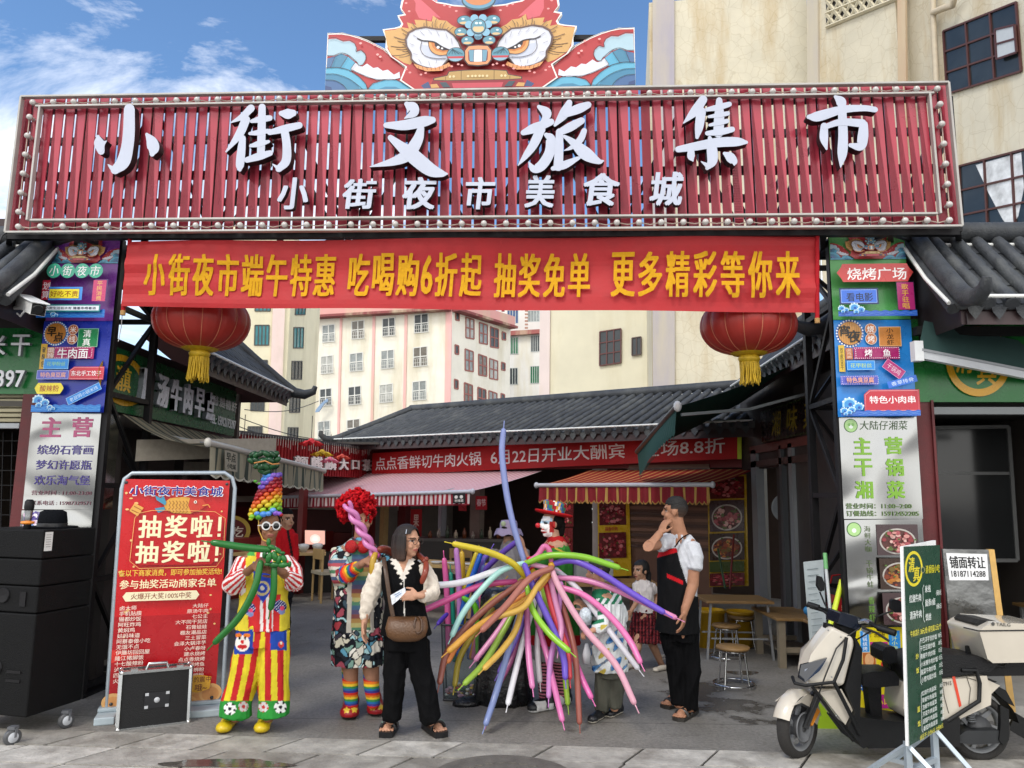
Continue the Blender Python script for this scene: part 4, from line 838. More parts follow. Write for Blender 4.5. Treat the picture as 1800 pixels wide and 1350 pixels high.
# ---------------------------------------------------------------- the beast picture (a traditional lion mask over waves)
def beast(sh,f,sc,board=False,lines=True):
 """f maps art coordinates (photo pixels from the centre line) to the sheet; sc is the scale of line widths"""
 A=lambda p:[(x/6.207-283.,y/6.207)for x,y in p]
 def both(p,c):
  p=A(p);sh.face([f(x,y)for x,y in p],c);sh.face([f(-x,y)for x,y in p],c)
 def mid(p,c):p=A(p);q=p+[(-x,y)for x,y in p[::-1]];sh.face([f(x,y)for x,y in q],c)
 def bl(p,w_,c='3a3034',cl=False):
  if not lines:return
  p=A(p);k=catmull(p+([p[0]]if cl else[]),4)if len(p)>2 else p
  sh.line([f(x,y)for x,y in k],w_*sc,c);sh.line([f(-x,y)for x,y in k],w_*sc,c)
 def el(x,y,rx,ry,c,n=20):both([(x+rx*math.cos(2*math.pi*i/n),y+ry*math.sin(2*math.pi*i/n))for i in range(n)],c)
 def arc(x,y,rx,ry,a0,a1,n=12):return[(x+rx*math.cos(a0+(a1-a0)*i/n),y+ry*math.sin(a0+(a1-a0)*i/n))for i in range(n+1)]
 both([(95,326),(240,326),(330,342),(430,372),(560,425),(700,500),(960,720),(960,990),(72,990)],'b5393c')
 both([(97,375),(180,372),(260,405),(330,400),(385,430),(412,480),(410,520),(460,505),(505,545),(518,600),(485,662),(440,668),(415,632),(370,602),(320,555),(240,535),(160,560),(88,560)],'adc9d6')
 both([(88,585),(185,560),(130,692),(82,690)],'4d719b');both([(185,560),(240,535),(322,572),(240,697),(130,692)],'4a86a4');both([(322,572),(405,642),(355,725),(240,697)],'58a9c9')
 both([(405,640),(440,668),(480,682),(530,650),(600,700),(650,692),(705,732),(760,720),(830,775),(890,745),(898,812),(800,832),(640,828),(530,795),(440,755),(355,715),(365,680)],'d9dde8')
 both([(78,693),(200,690),(330,720),(440,790),(520,872),(552,990),(66,990)],'62aecb');both([(76,758),(200,765),(330,812),(430,880),(500,990),(70,990)],'4685a6');both([(74,822),(180,832),(270,880),(340,990),(70,990)],'4a6c9a');both([(72,880),(140,900),(165,990),(70,990)],'3a4f7d')
 both([(545,930),(600,870),(720,835),(850,835),(960,880),(1060,940),(1110,992),(560,992)],'62aecb');both([(630,940),(740,905),(850,908),(950,950),(1010,992),(640,992)],'4685a6')
 both([(72,935),(300,942),(480,930),(650,940),(800,992),(68,992)],'5ba8c4')
 for p,w_ in(([(88,560),(160,560),(240,535),(320,555),(415,632),(440,668),(485,662),(518,600),(505,545),(460,505),(410,520),(412,480)],1.0),([(78,693),(200,690),(330,720),(440,790),(520,872),(552,940)],1.0),([(76,758),(200,765),(330,812),(430,880),(490,930)],.8),([(74,822),(180,832),(270,880),(320,940)],.8),([(72,935),(300,942),(480,930),(650,940),(800,990)],.8),([(545,930),(600,870),(720,835),(850,835),(960,880),(1060,940)],1.0),([(355,715),(440,755),(530,795),(640,828),(800,832)],.8),([(97,375),(180,372),(260,405),(330,400),(385,430),(412,480)],.9),([(185,560),(130,692)],.7),([(322,572),(240,697)],.7),([(405,640),(355,715)],.9),([(95,326),(240,326),(430,372),(700,500),(940,690)],.8)):bl(p,w_)
 for x,y in((460,440),(650,565),(680,590),(615,460)):el(x,y,16,12,'e3a9a4',8)
 HD=[(1757,-25),(1690,-8),(1680,15),(1600,52),(1470,40),(1390,20),(1280,0),(1150,-90),(960,-190),(930,-100),(900,0),(890,60),(940,130),(860,145),(910,230),(890,265),(830,280),(700,295),(740,400),(735,500),(790,590),(960,705),(900,850),(1130,1005),(1757,1005)]
 if board:mid(HD,'efece6')
 cx_,cy_=1757,560
 mid([((x-cx_)*.978+cx_,(y-cy_)*.975+cy_+3)for x,y in HD],'b5393c' if True else '')
 both([(1060,15),(1000,-110),(1120,-20),(1230,80),(1340,185),(1250,160),(1230,212),(1100,180),(1058,95)],'d4616c')
 mane=[(722,312),(840,302),(905,275),(990,292),(968,225),(1070,255),(1050,198),(1160,205),(1240,222),(1252,155),(1320,205),(1400,215),(1460,265),(1530,300),(1500,400),(1420,480),(1300,520),(1100,560),(1050,640),(1010,685),(940,662),(860,612),(792,562),(755,470),(742,400)]
 both(mane,'d0a363')
 for k in range(26):
  a=2.75+k*(6.45-2.75-.9)/25+0;ca,sa=math.cos(a),math.sin(a);q=.8+.15*math.sin(k*2.1)
  p0=(1240+250*ca,500+205*sa);p1=(1240+(470 if ca<-.4 else 350)*ca*q*1.02,500+(330)*sa*q)
  if p1[1]>690 or p1[0]>1500:continue
  bl([p0,((p0[0]+p1[0])/2+8*sa,(p0[1]+p1[1])/2-10*ca),p1],1.1,'6b4f3f')
 eye=[(972,430),(1005,362),(1075,325),(1180,308),(1300,330),(1400,338),(1480,398),(1532,470),(1562,548),(1500,600),(1420,655),(1345,738),(1250,742),(1160,722),(1090,692),(1035,640),(1030,580),(985,505)]
 both([((x-1260)*1.07+1258,(y-525)*1.09+522)for x,y in eye],'6e5248');both(eye,'d7d9e2')
 both(arc(1330,470,200,190,math.pi*.98,math.pi*.15)+[(1480,560)],'c3c9d8')
 both([(1210,452),(1285,468),(1370,522),(1465,562),(1420,602),(1335,608),(1262,578),(1222,522)],'e3a05f');both([(1240,465),(1290,470),(1380,525),(1440,560),(1370,575),(1290,550),(1255,512)],'c87a3f');both([(1278,468),(1330,490),(1440,548),(1370,556),(1305,532),(1282,500)],'352c34')
 el(1318,520,17,15,'f2f2f2',10);el(1362,532,12,11,'f2f2f2',8)
 bl([(1090,420),(1150,445),(1210,450),(1285,466),(1370,520),(1465,560)],2.0,'2d282c');bl([(1210,452),(1222,522),(1262,578),(1335,608),(1420,602)],1.0);bl([(1140,450),(1128,540),(1180,610),(1290,640),(1400,640)],1.0,'5a5560');bl(eye,.8,'4a3c3a',True)
 for a in((1040,380,1100,420),(1120,345,1170,390),(1210,335,1250,375),(1300,345,1330,400),(1400,370,1420,430),(1460,430,1470,490),(1010,480,1060,500),(1050,590,1100,600),(1110,650,1140,700),(1220,670,1230,720),(1310,660,1300,700)):bl([a[:2],a[2:]],.7,'8d8c98')
 both([(1055,700),(1120,720),(1200,748),(1300,748),(1400,715),(1440,692),(1462,730),(1340,782),(1200,784),(1095,748)],'df9a62')
 for x in range(1110,1430,45):bl([(x,722+18*math.sin((x-1060)/130.)),(x+8,770)],.8,'8a4a30')
 for x,y,rx,ry in((1602,248,74,48),(1566,375,64,44),(1640,472,64,44)):el(x,y,rx+8,ry+8,'3a3336');el(x,y,rx,ry,'5d93a6');el(x,y+ry*.6,rx*.7,ry*.3,'d9b98a',12);el(x-rx*.2,y-ry*.3,rx*.25,ry*.25,'cfe3ea',10)
 for k in range(7):
  a=math.pi/2+k*math.pi/3.5;x,y=1757+105*math.cos(a),325+100*math.sin(a);mid([(x+44*math.cos(2*math.pi*i/12),y+44*math.sin(2*math.pi*i/12))for i in range(12)][:12]if abs(x-1757)<2 else[(1757,y-4),(1757,y+4)],'86b6cf')if abs(x-1757)<2 else(el(x,y,44,42,'86b6cf',14)if x<1757 else None)
 mid(arc(1757,325,84,84,math.pi/2,math.pi*1.5),'3a3336');mid(arc(1757,325,76,76,math.pi/2,math.pi*1.5),'5d93a6');mid(arc(1757,350,60,40,math.pi/2,math.pi*1.2),'d9bf92');el(1735,290,18,14,'d6e6ec',10)
 mid([(1757,520),(1650,528),(1605,580),(1608,690),(1650,742),(1757,755)],'3a3034');mid([(1757,532),(1655,540),(1618,585),(1620,685),(1655,730),(1757,742)],'e0986a');mid([(1757,572),(1668,575),(1650,600),(1655,690),(1675,708),(1757,708)],'6a2328');both([(1656,580),(1712,580),(1708,704),(1668,700)],'6f9bb0');mid([(1757,578),(1716,580),(1712,706),(1757,708)],'e7e4e2')
 el(1516,628,100,80,'3a3034');el(1516,628,93,73,'5d93a6');both(arc(1516,628,93,73,.25,math.pi-.25),'bf3f48');both(arc(1516,640,88,60,.5,math.pi-.5),'8fb3c6')
 for k in range(5):bl([(1480,570),(1440+k*38,625)],.7,'2f4a56')
 mid(arc(1757,45,185,115,math.pi*.5,math.pi*1.05),'3a4f5a');mid(arc(1757,40,172,100,math.pi*.5,math.pi*1.08),'6a9cb5');mid(arc(1757,20,150,85,math.pi*.5,math.pi*1.15),'cf8454');mid(arc(1757,-40,85,40,math.pi*.5,math.pi*1.5),'6a9cb5');mid(arc(1757,-85,60,45,math.pi*.5,math.pi*1.5),'cf8454');mid(arc(1757,-135,30,40,math.pi*.5,math.pi*1.5),'9a8f7a')
 mid([(1757,795),(1600,798),(1445,808),(1425,850),(1280,878),(1278,905),(1420,912),(1757,912)],'3a3034');mid([(1757,803),(1605,806),(1452,816),(1432,857),(1290,884),(1290,898),(1420,904),(1757,904)],'b8955a');bl([(1580,806),(1580,904)],.9,'5c4526');bl([(1410,866),(1412,902)],.8,'5c4526')
 for x in(1460,1500,1655,1700,1735):el(x,868,14,14,'e2cf9c',8)
 mid([(1757,914),(1270,914),(1240,990),(1757,992)],'8d2630');mid([(1757,940),(1480,940),(1500,992),(1757,992)],'c44a58');both([(1150,960),(1228,918),(1256,985),(1180,992)],'41507a');both([(1250,950),(1320,945),(1350,985),(1260,988)],'d0a060');both([(1350,930),(1420,930),(1470,985),(1390,985)],'3f4f58')
 for x,y in((1000,20),(975,75),(1010,165),(1240,30),(1300,60),(1390,110),(1450,128),(1520,175),(990,790),(1030,825),(1150,850),(1200,835),(1370,805),(1480,770),(1550,750),(1590,762)):el(x,y,15,10,'e79a98',8)
 if not board:bl(HD[1:],1.0,'4a2d30')
BP=push(SGN,-.42)
bc=thing('beast_cutout','cut out board of a red lion mask over blue waves on top of the gate','picture board',hit(845,150,BP))
sh=psheet(BP,(570,-40),(1122,-50),(1120,170),(566,180),552,220);
cxm=845-568.
def fB(x,y):return(cxm+x,y+50)
A_=lambda p:[(x/6.207-283.,y/6.207)for x,y in p]
out_l=A_([(62,1060),(85,305),(250,305),(430,350),(540,395),(725,490)])
hd=A_([(735,500),(740,400),(700,295),(830,280),(890,265),(910,230),(860,145),(940,130),(890,60),(900,0),(930,-100),(960,-190),(1150,-90),(1280,0),(1390,20),(1470,40),(1600,52),(1680,15),(1690,-60),(1757,-130)])
oo=out_l+hd;oo=oo+[(-x,y)for x,y in oo[::-1]][0:]
b=MB();poly=[sh.pt(*fB(x,y),-.002)for x,y in oo];b.prism(poly,-BP[1]*.03,'efece6');b.build('board',PAINT,bc)
beast(sh,fB,1.0,True);sh.build('printed_picture',INK,bc)
b=MB()
for px in(600,700,850,1000,1090):b.bar(hit(px,60,push(BP,-.12)),hit(px,175,push(BP,-.12)),.05,.05)
for py in(70,120):b.bar(hit(590,py,push(BP,-.08)),hit(1100,py-3,push(BP,-.08)),.045,.045)
for px in(640,1050):b.bar(hit(px,68,push(BP,-.08)),tp((px-20)/1680.,5.08,-.72),.04,.04)
b.build('support_frame',BLACKSTEEL,bc)
# ---------------------------------------------------------------- pillars
def wave_strip(sh,x0,y0,x1,y1,c,c2,amp):
 n=40;sh.face([(x0+(x1-x0)*i/n,y0+amp*math.sin(i*1.25))for i in range(n+1)]+[(x1,y1),(x0,y1)],c)
 for k in range(2):
  yy=y0+(y1-y0)*(.35+.3*k);sh.line([(x0+(x1-x0)*i/n,yy+amp*.8*math.sin(i*1.25+k*2))for i in range(n+1)],(y1-y0)*.045,c2)
def crest(sh,x,y,r):
 for dx,dy,q in((0,0,1.),(r*1.25,r*.5,.75),(r*.25,r*.95,.55)):
  cx_,cy_,R=x+dx,y+dy,r*q;n=16
  sh.face([(cx_+R*math.cos(math.pi+math.pi*i/n),cy_+R*.8*math.sin(math.pi+math.pi*i/n))for i in range(n+1)]+[(cx_+R*.7,cy_+R*.55),(cx_-R,cy_+R*.5)],'a9d6ee');sh.face([(cx_+R*.72*math.cos(math.pi+math.pi*i/n),cy_+R*.1+R*.6*math.sin(math.pi+math.pi*i/n))for i in range(n+1)]+[(cx_+R*.5,cy_+R*.5),(cx_-R*.7,cy_+R*.5)],'3f93d4');sh.circ(cx_+R*.1,cy_+R*.15,R*.26,'1d4fa8',n=12)
  for i in range(5):a=math.pi*(1.1+.2*i);sh.circ(cx_+R*.95*math.cos(a),cy_+R*.78*math.sin(a),R*.14,'e6f3fa',n=8)
def dots(sh,x,y,r,n,q,c='f2f6fb'):
 for i in range(n):sh.circ(x+r*math.cos(2*math.pi*i/n),y+r*math.sin(2*math.pi*i/n),q,c,n=8)
def dotrect(sh,x0,y0,x1,y1,st_,q,c='f0e4ee'):
 x=x0
 while x<=x1:sh.circ(x,y0,q,c,n=6);sh.circ(x,y1,q,c,n=6);x+=st_
 y=y0+st_
 while y<y1:sh.circ(x0,y,q,c,n=6);sh.circ(x1,y,q,c,n=6);y+=st_
def rotrect(sh,cx_,cy_,w_,h_,a,c,edge=None,ew=0):
 def R(x,y):return(cx_+x*math.cos(a)-y*math.sin(a),cy_+x*math.sin(a)+y*math.cos(a))
 if edge:sh.face([R(-w_/2-ew,-h_/2-ew),R(w_/2+ew,-h_/2-ew),R(w_/2+ew,h_/2+ew),R(-w_/2-ew,h_/2+ew)],edge)
 sh.face([R(-w_/2,-h_/2),R(w_/2,-h_/2),R(w_/2,h_/2),R(-w_/2,h_/2)],c)
POFF=push(PIL,.03)
STW=mat('polished stainless sheet','a3a4a3',.17,1,.08,2,.85,1.3)
for n_ in STW.node_tree.nodes:
 if n_.type=='TEX_NOISE' and abs(n_.inputs['Scale'].default_value-1.3)<.01:n_.inputs['Detail'].default_value=.6;n_.inputs['Distortion'].default_value=1.2
 if n_.type=='BUMP':n_.inputs['Distance'].default_value=.10
def pillar_posts(root,x0,x1,dep,zt_,faces):
 a,c=V((x0.x,x0.y,0)),V((x1.x,x1.y,0));n=PIL[1];b=MB();q=[a-n*.03,c-n*.03,c-n*dep,a-n*dep]
 for p in q:b.obox(p-V((.03,.03,0)),(.06,0,0),(0,.06,0),(0,0,zt_))
 hs=[.08,.95,1.75,2.55,3.35,zt_-.05]
 for i,j in((0,1),(1,2),(2,3),(3,0)):
  for k,h in enumerate(hs):
   b.bar(q[i]+V((0,0,h)),q[j]+V((0,0,h)),.045,.045)
   if k and(i,j)!=(0,1):s_=(k+i)%2;b.bar(q[i if s_ else j]+V((0,0,hs[k-1])),q[j if s_ else i]+V((0,0,h)),.032,.032)
 b.obox(q[0]-V((.05,0,0))+n*.05,q[1]-q[0]+(q[1]-q[0]).normalized()*.1,-n*(dep+.1),(0,0,.03));b.build('steel_truss',BLACKSTEEL,root)
lp=thing('gate_pillar','gate pillar with a purple and blue printed panel over stainless sheet','pillar',G(95,1190))
pillar_posts(lp,hit(104,480,PIL),hit(205,480,PIL),.72,3.95,0)
b=MB();q=[hit(x,y,PIL)for x,y in((97,410),(213,410),(147,1180),(22,1180))];b.obox(V((q[0].x,q[0].y,.02)),V((q[1].x-q[0].x,q[1].y-q[0].y,0)),-PIL[1]*.025,(0,0,q[0].z-.02));b.build('backing',BLACKSTEEL,lp)
sh=psheet(POFF,(96,410),(212.6,410.5),(198,564),(80,564),960,1260)
sh.rect(0,0,960,1260,'7b3c98');beast(sh,lambda x,y:(490+x*1.75,292+(y-88)*2.05),1.75)
for x in(180,375,580,770):sh.circ(x,600,103,'49b394')
for ch,x in zip('小街夜市',(180,375,580,770)):sh.text(ch,x-68,530,x+68,672,'f4f6f6',.01,shear=.15)
sh.rect(40,735,150,1010,'b01f38');sh.text('划算',45,755,150,1000,'ece4ea',.01,vert=True)
sh.rect(140,830,615,1015,'4a93e2');sh.rect(140,850,580,1000,'f0df3c','2f62b8',10);sh.text('好吃不贵',165,885,560,970,'9a4f22',.015)
sh.rect(775,722,965,1020,'4a2365');sh.rect(760,735,945,1030,'c63f70');sh.text('平民消费',815,745,890,1025,'e7c56a',.0,vert=True)
wave_strip(sh,0,1150,960,1260,'1f67bd','4aa0e0',8);crest(sh,70,1130,70);crest(sh,250,1215,38);sh.rect(75,1085,910,1185,'237f83');sh.rect(90,1103,892,1168,'dde5ee');sh.text('小资生活有木有 撸着串唱着酒',140,1117,850,1156,'3a3d55',.03)
sh.build('printed_panel',INKG,lp)['label']='purple panel with a lion mask and green circles'
sh=psheet(POFF,(77.7,565),(198,564.6),(182,725),(61,725),960,1275)
sh.rect(0,0,960,1275,'1c2f9c');sh.circ(188,175,172,'2b84d6',n=40);dots(sh,188,175,160,30,11);sh.circ(188,175,146,'c8873f',n=40)
for k in range(-6,7):
 hh=math.sqrt(max(0,140**2-(k*22)**2));sh.line([(188+k*22,175-hh),(188+k*22,175+hh)],4,'a86c2c')
sh.text('早',75,85,210,220,'1a1612',.03);sh.text('点',175,160,312,296,'1a1612',.03)
for ch,y in(('米',125),('线',260)):sh.circ(440,y,72,'e6d3c6');sh.circ(440,y,65,'b3623c');sh.text(ch,395,y-46,485,y+46,'efe6df',.02)
sh.rect(520,110,800,370,'1f7f4c','8fc7a5',8);sh.text('清真',590,122,700,362,'f2f5f2',.02,vert=True)
sh.rect(20,325,108,680,'d6aa34');sh.text('破酥包',42,360,88,650,'2f2716',.02,vert=True);sh.rect(112,372,208,530,'c58b6d');sh.text('馄饨',118,376,204,526,'f0e4dc',.01,vert=True)
sh.rect(215,370,768,535,'ae2167');dotrect(sh,228,383,755,522,24,6);sh.text('牛肉面',280,396,705,538,'f4f2f4',.015)
sh.rect(105,540,452,686,'1f8fe2','8fc9f2',8);sh.text('花甲粉丝',150,582,408,640,'95d6a4',.01);sh.rect(25,702,470,826,'5a62c2','a9b0ea',8);sh.text('特色臭豆腐',75,728,430,802,'e3a79a',.03)
sh.face([(540,652),(956,652),(956,832),(476,832),(476,700)],'c52f42');sh.line([(545,664),(944,664),(944,820),(488,820),(488,706),(545,664)],6,'ea9aa2');sh.text('东北手工饺子',506,708,922,780,'f6f0f0',.015)
sh.face([(60,878),(375,878),(400,910),(422,950),(400,995),(375,1030),(60,1030),(40,995),(18,950),(40,910)],'f1de3e');sh.text('酸辣粉',92,908,356,998,'ab4f1e',.015)
rotrect(sh,708,1027,480,92,-.47,'2385dc','9accf2',6);sh.text('老昆明小锅米线',708-205,1027-28,708+205,1027+28,'cfe8fb',.0,rot=-.47)
wave_strip(sh,0,1180,960,1275,'1f79cc','58aee8',8);crest(sh,90,1110,80);crest(sh,270,1215,40);sh.build('printed_panel',INKG,lp)['label']='blue panel crowded with small coloured dish labels'
sh=psheet(PIL,(59,726),(183.5,726),(165.5,896),(42,895),395,545);b=MB();b.obox(sh.q[3],sh.q[2]-sh.q[3],sh.q[0]-sh.q[3],PIL[1]*.02);b.obox(sh.q[2],(q[2]-q[1]).normalized()*0+V((0,0,sh.q[1].z-sh.q[2].z)),-PIL[1]*.25,(sh.q[2]-sh.q[3]).normalized()*.012);b.build('stainless_sheet',STW,lp)
sh=psheet(push(PIL,.022),(59,726),(183.5,726),(165.5,896),(42,895),395,545)
sh.text('主',48,22,165,140,'a84a72',.045);sh.text('营',222,22,338,140,'a84a72',.045)
for i,t_ in enumerate(('缤纷石膏画','梦幻许愿瓶','欢乐淘气堡')):sh.text(t_,42,182+i*86,355,238+i*86,'3f3577',.025)
sh.text('营业时间 : 11:00-23:00',34,440,372,466,'6d3f4c',.01);sh.text('联系电话 : 15987329571',34,496,372,522,'6d3f4c',.01);sh.build('lettering',INKG,lp)
b=MB();sh=psheet(PIL,(41,897),(165,897.5),(147,1100),(20,1100),124,200);b.obox(sh.q[3],sh.q[2]-sh.q[3],sh.q[0]-sh.q[3],PIL[1]*.02);b.build('stainless_sheet',STW,lp)
sh=psheet(push(PIL,.022),(43,900),(108,900),(102,945),(38,945),65,45);r_=random.Random(4);sh.rect(0,0,65,45,'8a7fb0')
for i in range(60):sh.circ(65*r_.random(),45*r_.random(),2+4*r_.random(),r_.choice(['b7a5d6','5d4f9a','d9b7d0','6f8fc4','efe6ee','9a5a8a']),n=7)
sh.build('picture',INKG,lp)
rp=thing('gate_pillar','gate pillar with a green and light blue printed panel over stainless sheet with green lettering','pillar',G(1555,1255))
pillar_posts(rp,hit(1464,480,PIL),hit(1584,480,PIL),.72,3.93,0)
b=MB();q=[hit(x,y,PIL)for x,y in((1456,400),(1588,398),(1640,1240),(1503,1245))];b.obox(V((q[0].x,q[0].y,.02)),V((q[1].x-q[0].x,q[1].y-q[0].y,0)),-PIL[1]*.025,(0,0,q[0].z-.02));b.build('backing',BLACKSTEEL,rp)
sh=psheet(POFF,(1455.5,400),(1588,398),(1600.6,561),(1464.6,562),530,642)
sh.rect(0,0,530,642,'58a85c');beast(sh,lambda x,y:(265+x*.965,150+(y-88)*1.1),.97)
sh.face([(45,287),(485,287),(495,310),(526,348),(495,388),(485,410),(45,410),(35,388),(4,348),(35,310)],'c64846');sh.text('烧烤广场',75,314,478,398,'f6f2f0',.015)
sh.rect(14,452,278,562,'21305a');sh.rect(24,462,268,552,'3f6fd2','8fb0ee',4);sh.text('看电影',60,484,240,542,'1c2740',.015)
sh.rect(402,413,522,602,'2c2340');sh.rect(406,417,518,600,'a5286a');sh.text('歌手驻唱',436,424,482,596,'dcae3a',.01,vert=True)
wave_strip(sh,0,606,530,642,'2c5cba','6f9be2',4);crest(sh,110,582,34);crest(sh,20,590,24);sh.build('printed_panel',INKG,rp)['label']='green panel with a lion mask and a red plaque'
sh=psheet(POFF,(1465,563),(1600.8,562),(1611.5,732),(1473,733),537,676)
sh.rect(0,0,537,676,'2a82cf');sh.circ(107,95,99,'2f6ac0',n=40);dots(sh,107,95,91,28,6.5);sh.circ(107,95,82,'d39a52',n=40)
for k in range(-5,6):
 hh=math.sqrt(max(0,80**2-(k*15)**2));sh.line([(107+k*15,95-hh),(107+k*15,95+hh)],3,'b47a34')
sh.text('宵',28,38,108,116,'1a1612',.03);sh.text('夜',88,74,178,160,'1a1612',.03)
for ch,y in(('烧',68),('烤',137)):sh.circ(249,y,40,'ead9c8');sh.circ(249,y,36,'c4703e');sh.text(ch,224,y-25,274,y+25,'f2ebe4',.02)
sh.rect(303,52,456,190,'c57f3c','e2b27c',5);sh.text('小龙虾',356,58,404,184,'2b1d12',.01,vert=True)
sh.rect(18,180,60,366,'d8b436');sh.text('豆皮豆干',28,200,50,356,'3a3016',.02,vert=True);sh.rect(65,200,116,280,'b8693c');sh.text('卤鸡脚',75,204,106,276,'e6c8b0',.01,vert=True)
sh.rect(122,195,436,280,'a7256a');dotrect(sh,130,202,428,273,14,3.4);sh.text('烤',190,213,243,264,'f4f0f2',.02);sh.text('鱼',316,213,368,264,'f4f0f2',.02)
sh.rect(65,293,256,358,'2b8fe2','8fc6f2',4);sh.text('花甲粉丝',88,310,234,342,'b9d985',.01)
rotrect(sh,383,353,142,66,.66,'bb3c7c','e3a0c4',3);sh.text('干锅鸡',383-52,353-20,383+52,353+20,'f0d6e4',.0,rot=.66)
sh.rect(14,397,272,461,'5a5fbf');dotrect(sh,20,403,266,455,12,2.6);sh.text('特色臭豆腐',50,410,236,449,'e6a488',.03)
rotrect(sh,428,443,204,46,-.24,'2f6fd4');sh.text('香草排骨',428-78,443-14,428+78,443+14,'dcecfb',.0,rot=-.24)
sh.face([(200,497),(537,497),(537,648),(162,648),(162,530)],'bf3040');sh.line([(204,505),(528,505),(528,640),(170,640),(170,534),(204,505)],4,'e39aa0');sh.text('特色小肉串',198,540,508,592,'f6f0f0',.02)
wave_strip(sh,0,640,537,676,'2c62be','7fb2ea',4);crest(sh,60,590,48);crest(sh,20,640,26);sh.build('printed_panel',INKG,rp)['label']='light blue panel with coloured dish labels and a red tag'
sh=psheet(PIL,(1473,734),(1611,733.5),(1620.5,912),(1482,912),818,1045);b=MB();b.obox(sh.q[3],sh.q[2]-sh.q[3],sh.q[0]-sh.q[3],PIL[1]*.02);b.build('stainless_sheet',STW,rp)
sh=psheet(push(PIL,.022),(1473,734),(1611,733.5),(1620.5,912),(1482,912),818,1045)
sh.circ(130,85,72,'3f6a33');sh.circ(130,85,64,'a9d08a');sh.circ(130,95,22,'e8f0e6');sh.circ(112,75,16,'7fb25f',n=10);sh.circ(150,75,16,'7fb25f',n=10);sh.text('大陆仔湘菜',222,35,722,130,'4c6440',.0,shear=.1)
for ch,x,y in(('主',145,205),('营',470,200),('干',145,425),('锅',470,425),('湘',140,655),('菜',470,655)):sh.text(ch,x,y,x+188,y+188,'74a52e',.05)
sh.text('营业时间：11:00~2:00',35,885,720,945,'5f7747',.03);sh.text('订餐热线：15912452205',35,960,790,1020,'5f7747',.03);sh.build('lettering',INKG,rp)
sh=psheet(PIL,(1482.5,914),(1621,914),(1632,1100),(1493,1101),139,187);b=MB();b.obox(sh.q[3],sh.q[2]-sh.q[3],sh.q[0]-sh.q[3],PIL[1]*.02);b.build('stainless_sheet',STW,rp)
sh=psheet(push(PIL,.022),(1482.5,914),(1621,914),(1632,1100),(1493,1101),139,187)
sh.circ(18,17,13,'3f6a33');sh.circ(18,17,11.5,'a9d08a');sh.circ(18,19,4,'e8f0e6')
sh.text('海鲜大咖',36,10,47,58,'55663f',.0,vert=True);sh.text('干锅牛蛙',36,72,47,120,'55663f',.0,vert=True);sh.text('香辣虾',36,135,47,180,'6f9a45',.0,vert=True)
for i,y in enumerate((8,68,128)):meat(sh,57,y,130,y+55,'dish' if i!=1 else 'pot',20+i)
sh.build('dish_pictures',INKG,rp)
sh=psheet(push(PIL,.012),(1493,1103),(1632,1102),(1641,1254),(1500,1256),139,153)
sh.rect(0,0,139,153,'d6c51e');sh.rect(18,6,34,44,'2a86d0','8ec2ea',1);sh.text('石锅烧烤',22,9,30,42,'e6f0f8',.01,vert=True);sh.text('广东肠粉',36,8,62,18,'5a3a12',.01);sh.rect(35,26,66,42,'b3257e');sh.text('精品',38,29,62,39,'f0d8e8',.02)
sh.rect(68,6,88,50,'2a86d0');sh.text('捞汁小海鲜',73,8,83,49,'d8e66a',.0,vert=True);sh.rect(20,44,44,74,'b0622c','e0b080',1);sh.circ(32,58,8,'d9a878',12);sh.rect(52,62,80,84,'c0282c');sh.circ(32,95,22,'2f66b8',n=30);dots(sh,32,95,20,22,1.3);sh.circ(32,95,17,'c9923f',n=24);sh.text('夜宵',20,86,44,104,'1e1812',.02)
sh.rect(58,90,82,112,'22307a');sh.rect(22,118,80,142,'a3227a');sh.text('小吃',34,121,70,139,'d7b03a',.01);sh.rect(95,10,130,60,'f0e2a0','6a5a2a',1);sh.text('火锅',100,20,125,50,'3a2a1a',.01);sh.build('printed_poster',INKG,rp)['label']='yellow poster with blue and magenta labels at the foot of the pillar'
# ---------------------------------------------------------------- big banner under the board
BNP=push(SGN,-.10);bn=thing('banner','wide red cloth banner with golden characters hanging under the gate signboard','banner',hit(830,540,BNP))
wv2=lambda u,v:.018*math.sin(u*17+1.5*v)+.012*math.sin(v*7.5+u*2.5)+.03*math.sin(math.pi*v)*math.cos(u*5)+.008*math.sin(v*21+u*6)*(abs(u-.5)*2)**2
qq=[hit(228,425,BNP),hit(1437,414,BNP),hit(1436,549,BNP),hit(217,540,BNP)]
sh=Sheet(*qq,1210,128,step=.002,warp=wv2);nx_,ny_=110,16
for i in range(nx_):
 for j in range(ny_):sh.face([(1210*i/nx_,128*j/ny_),(1210*(i+1)/nx_,128*j/ny_),(1210*(i+1)/nx_,128*(j+1)/ny_),(1210*i/nx_,128*(j+1)/ny_)],'c22c30',.0)
sh.s=[True]*len(sh.s);me_o=sh.build('cloth',BANC,bn)
s2=Sheet(*qq,1210,128,step=.002,warp=wv2)
for s_,x0,x1 in(('小街夜市端午特惠',35,382),('吃喝购6折起',400,640),('抽奖免单',656,828),('更多精彩等你来',858,1182)):
 n_=len(s_);wd=(x1-x0)/n_
 cs=list(s_);tot=sum(.55 if c.isdigit()else 1 for c in cs);x=x0
 for c in cs:
  w_=(x1-x0)/tot*(.55 if c.isdigit()else 1);s2.text(c,x+w_*.06,27+(4 if c.isdigit()else 0),x+w_*.94,107-(4 if c.isdigit()else 0),'d09a22',.022,lift=.0025,maxe=18);x+=w_
s2.build('lettering',CLOTH,bn)
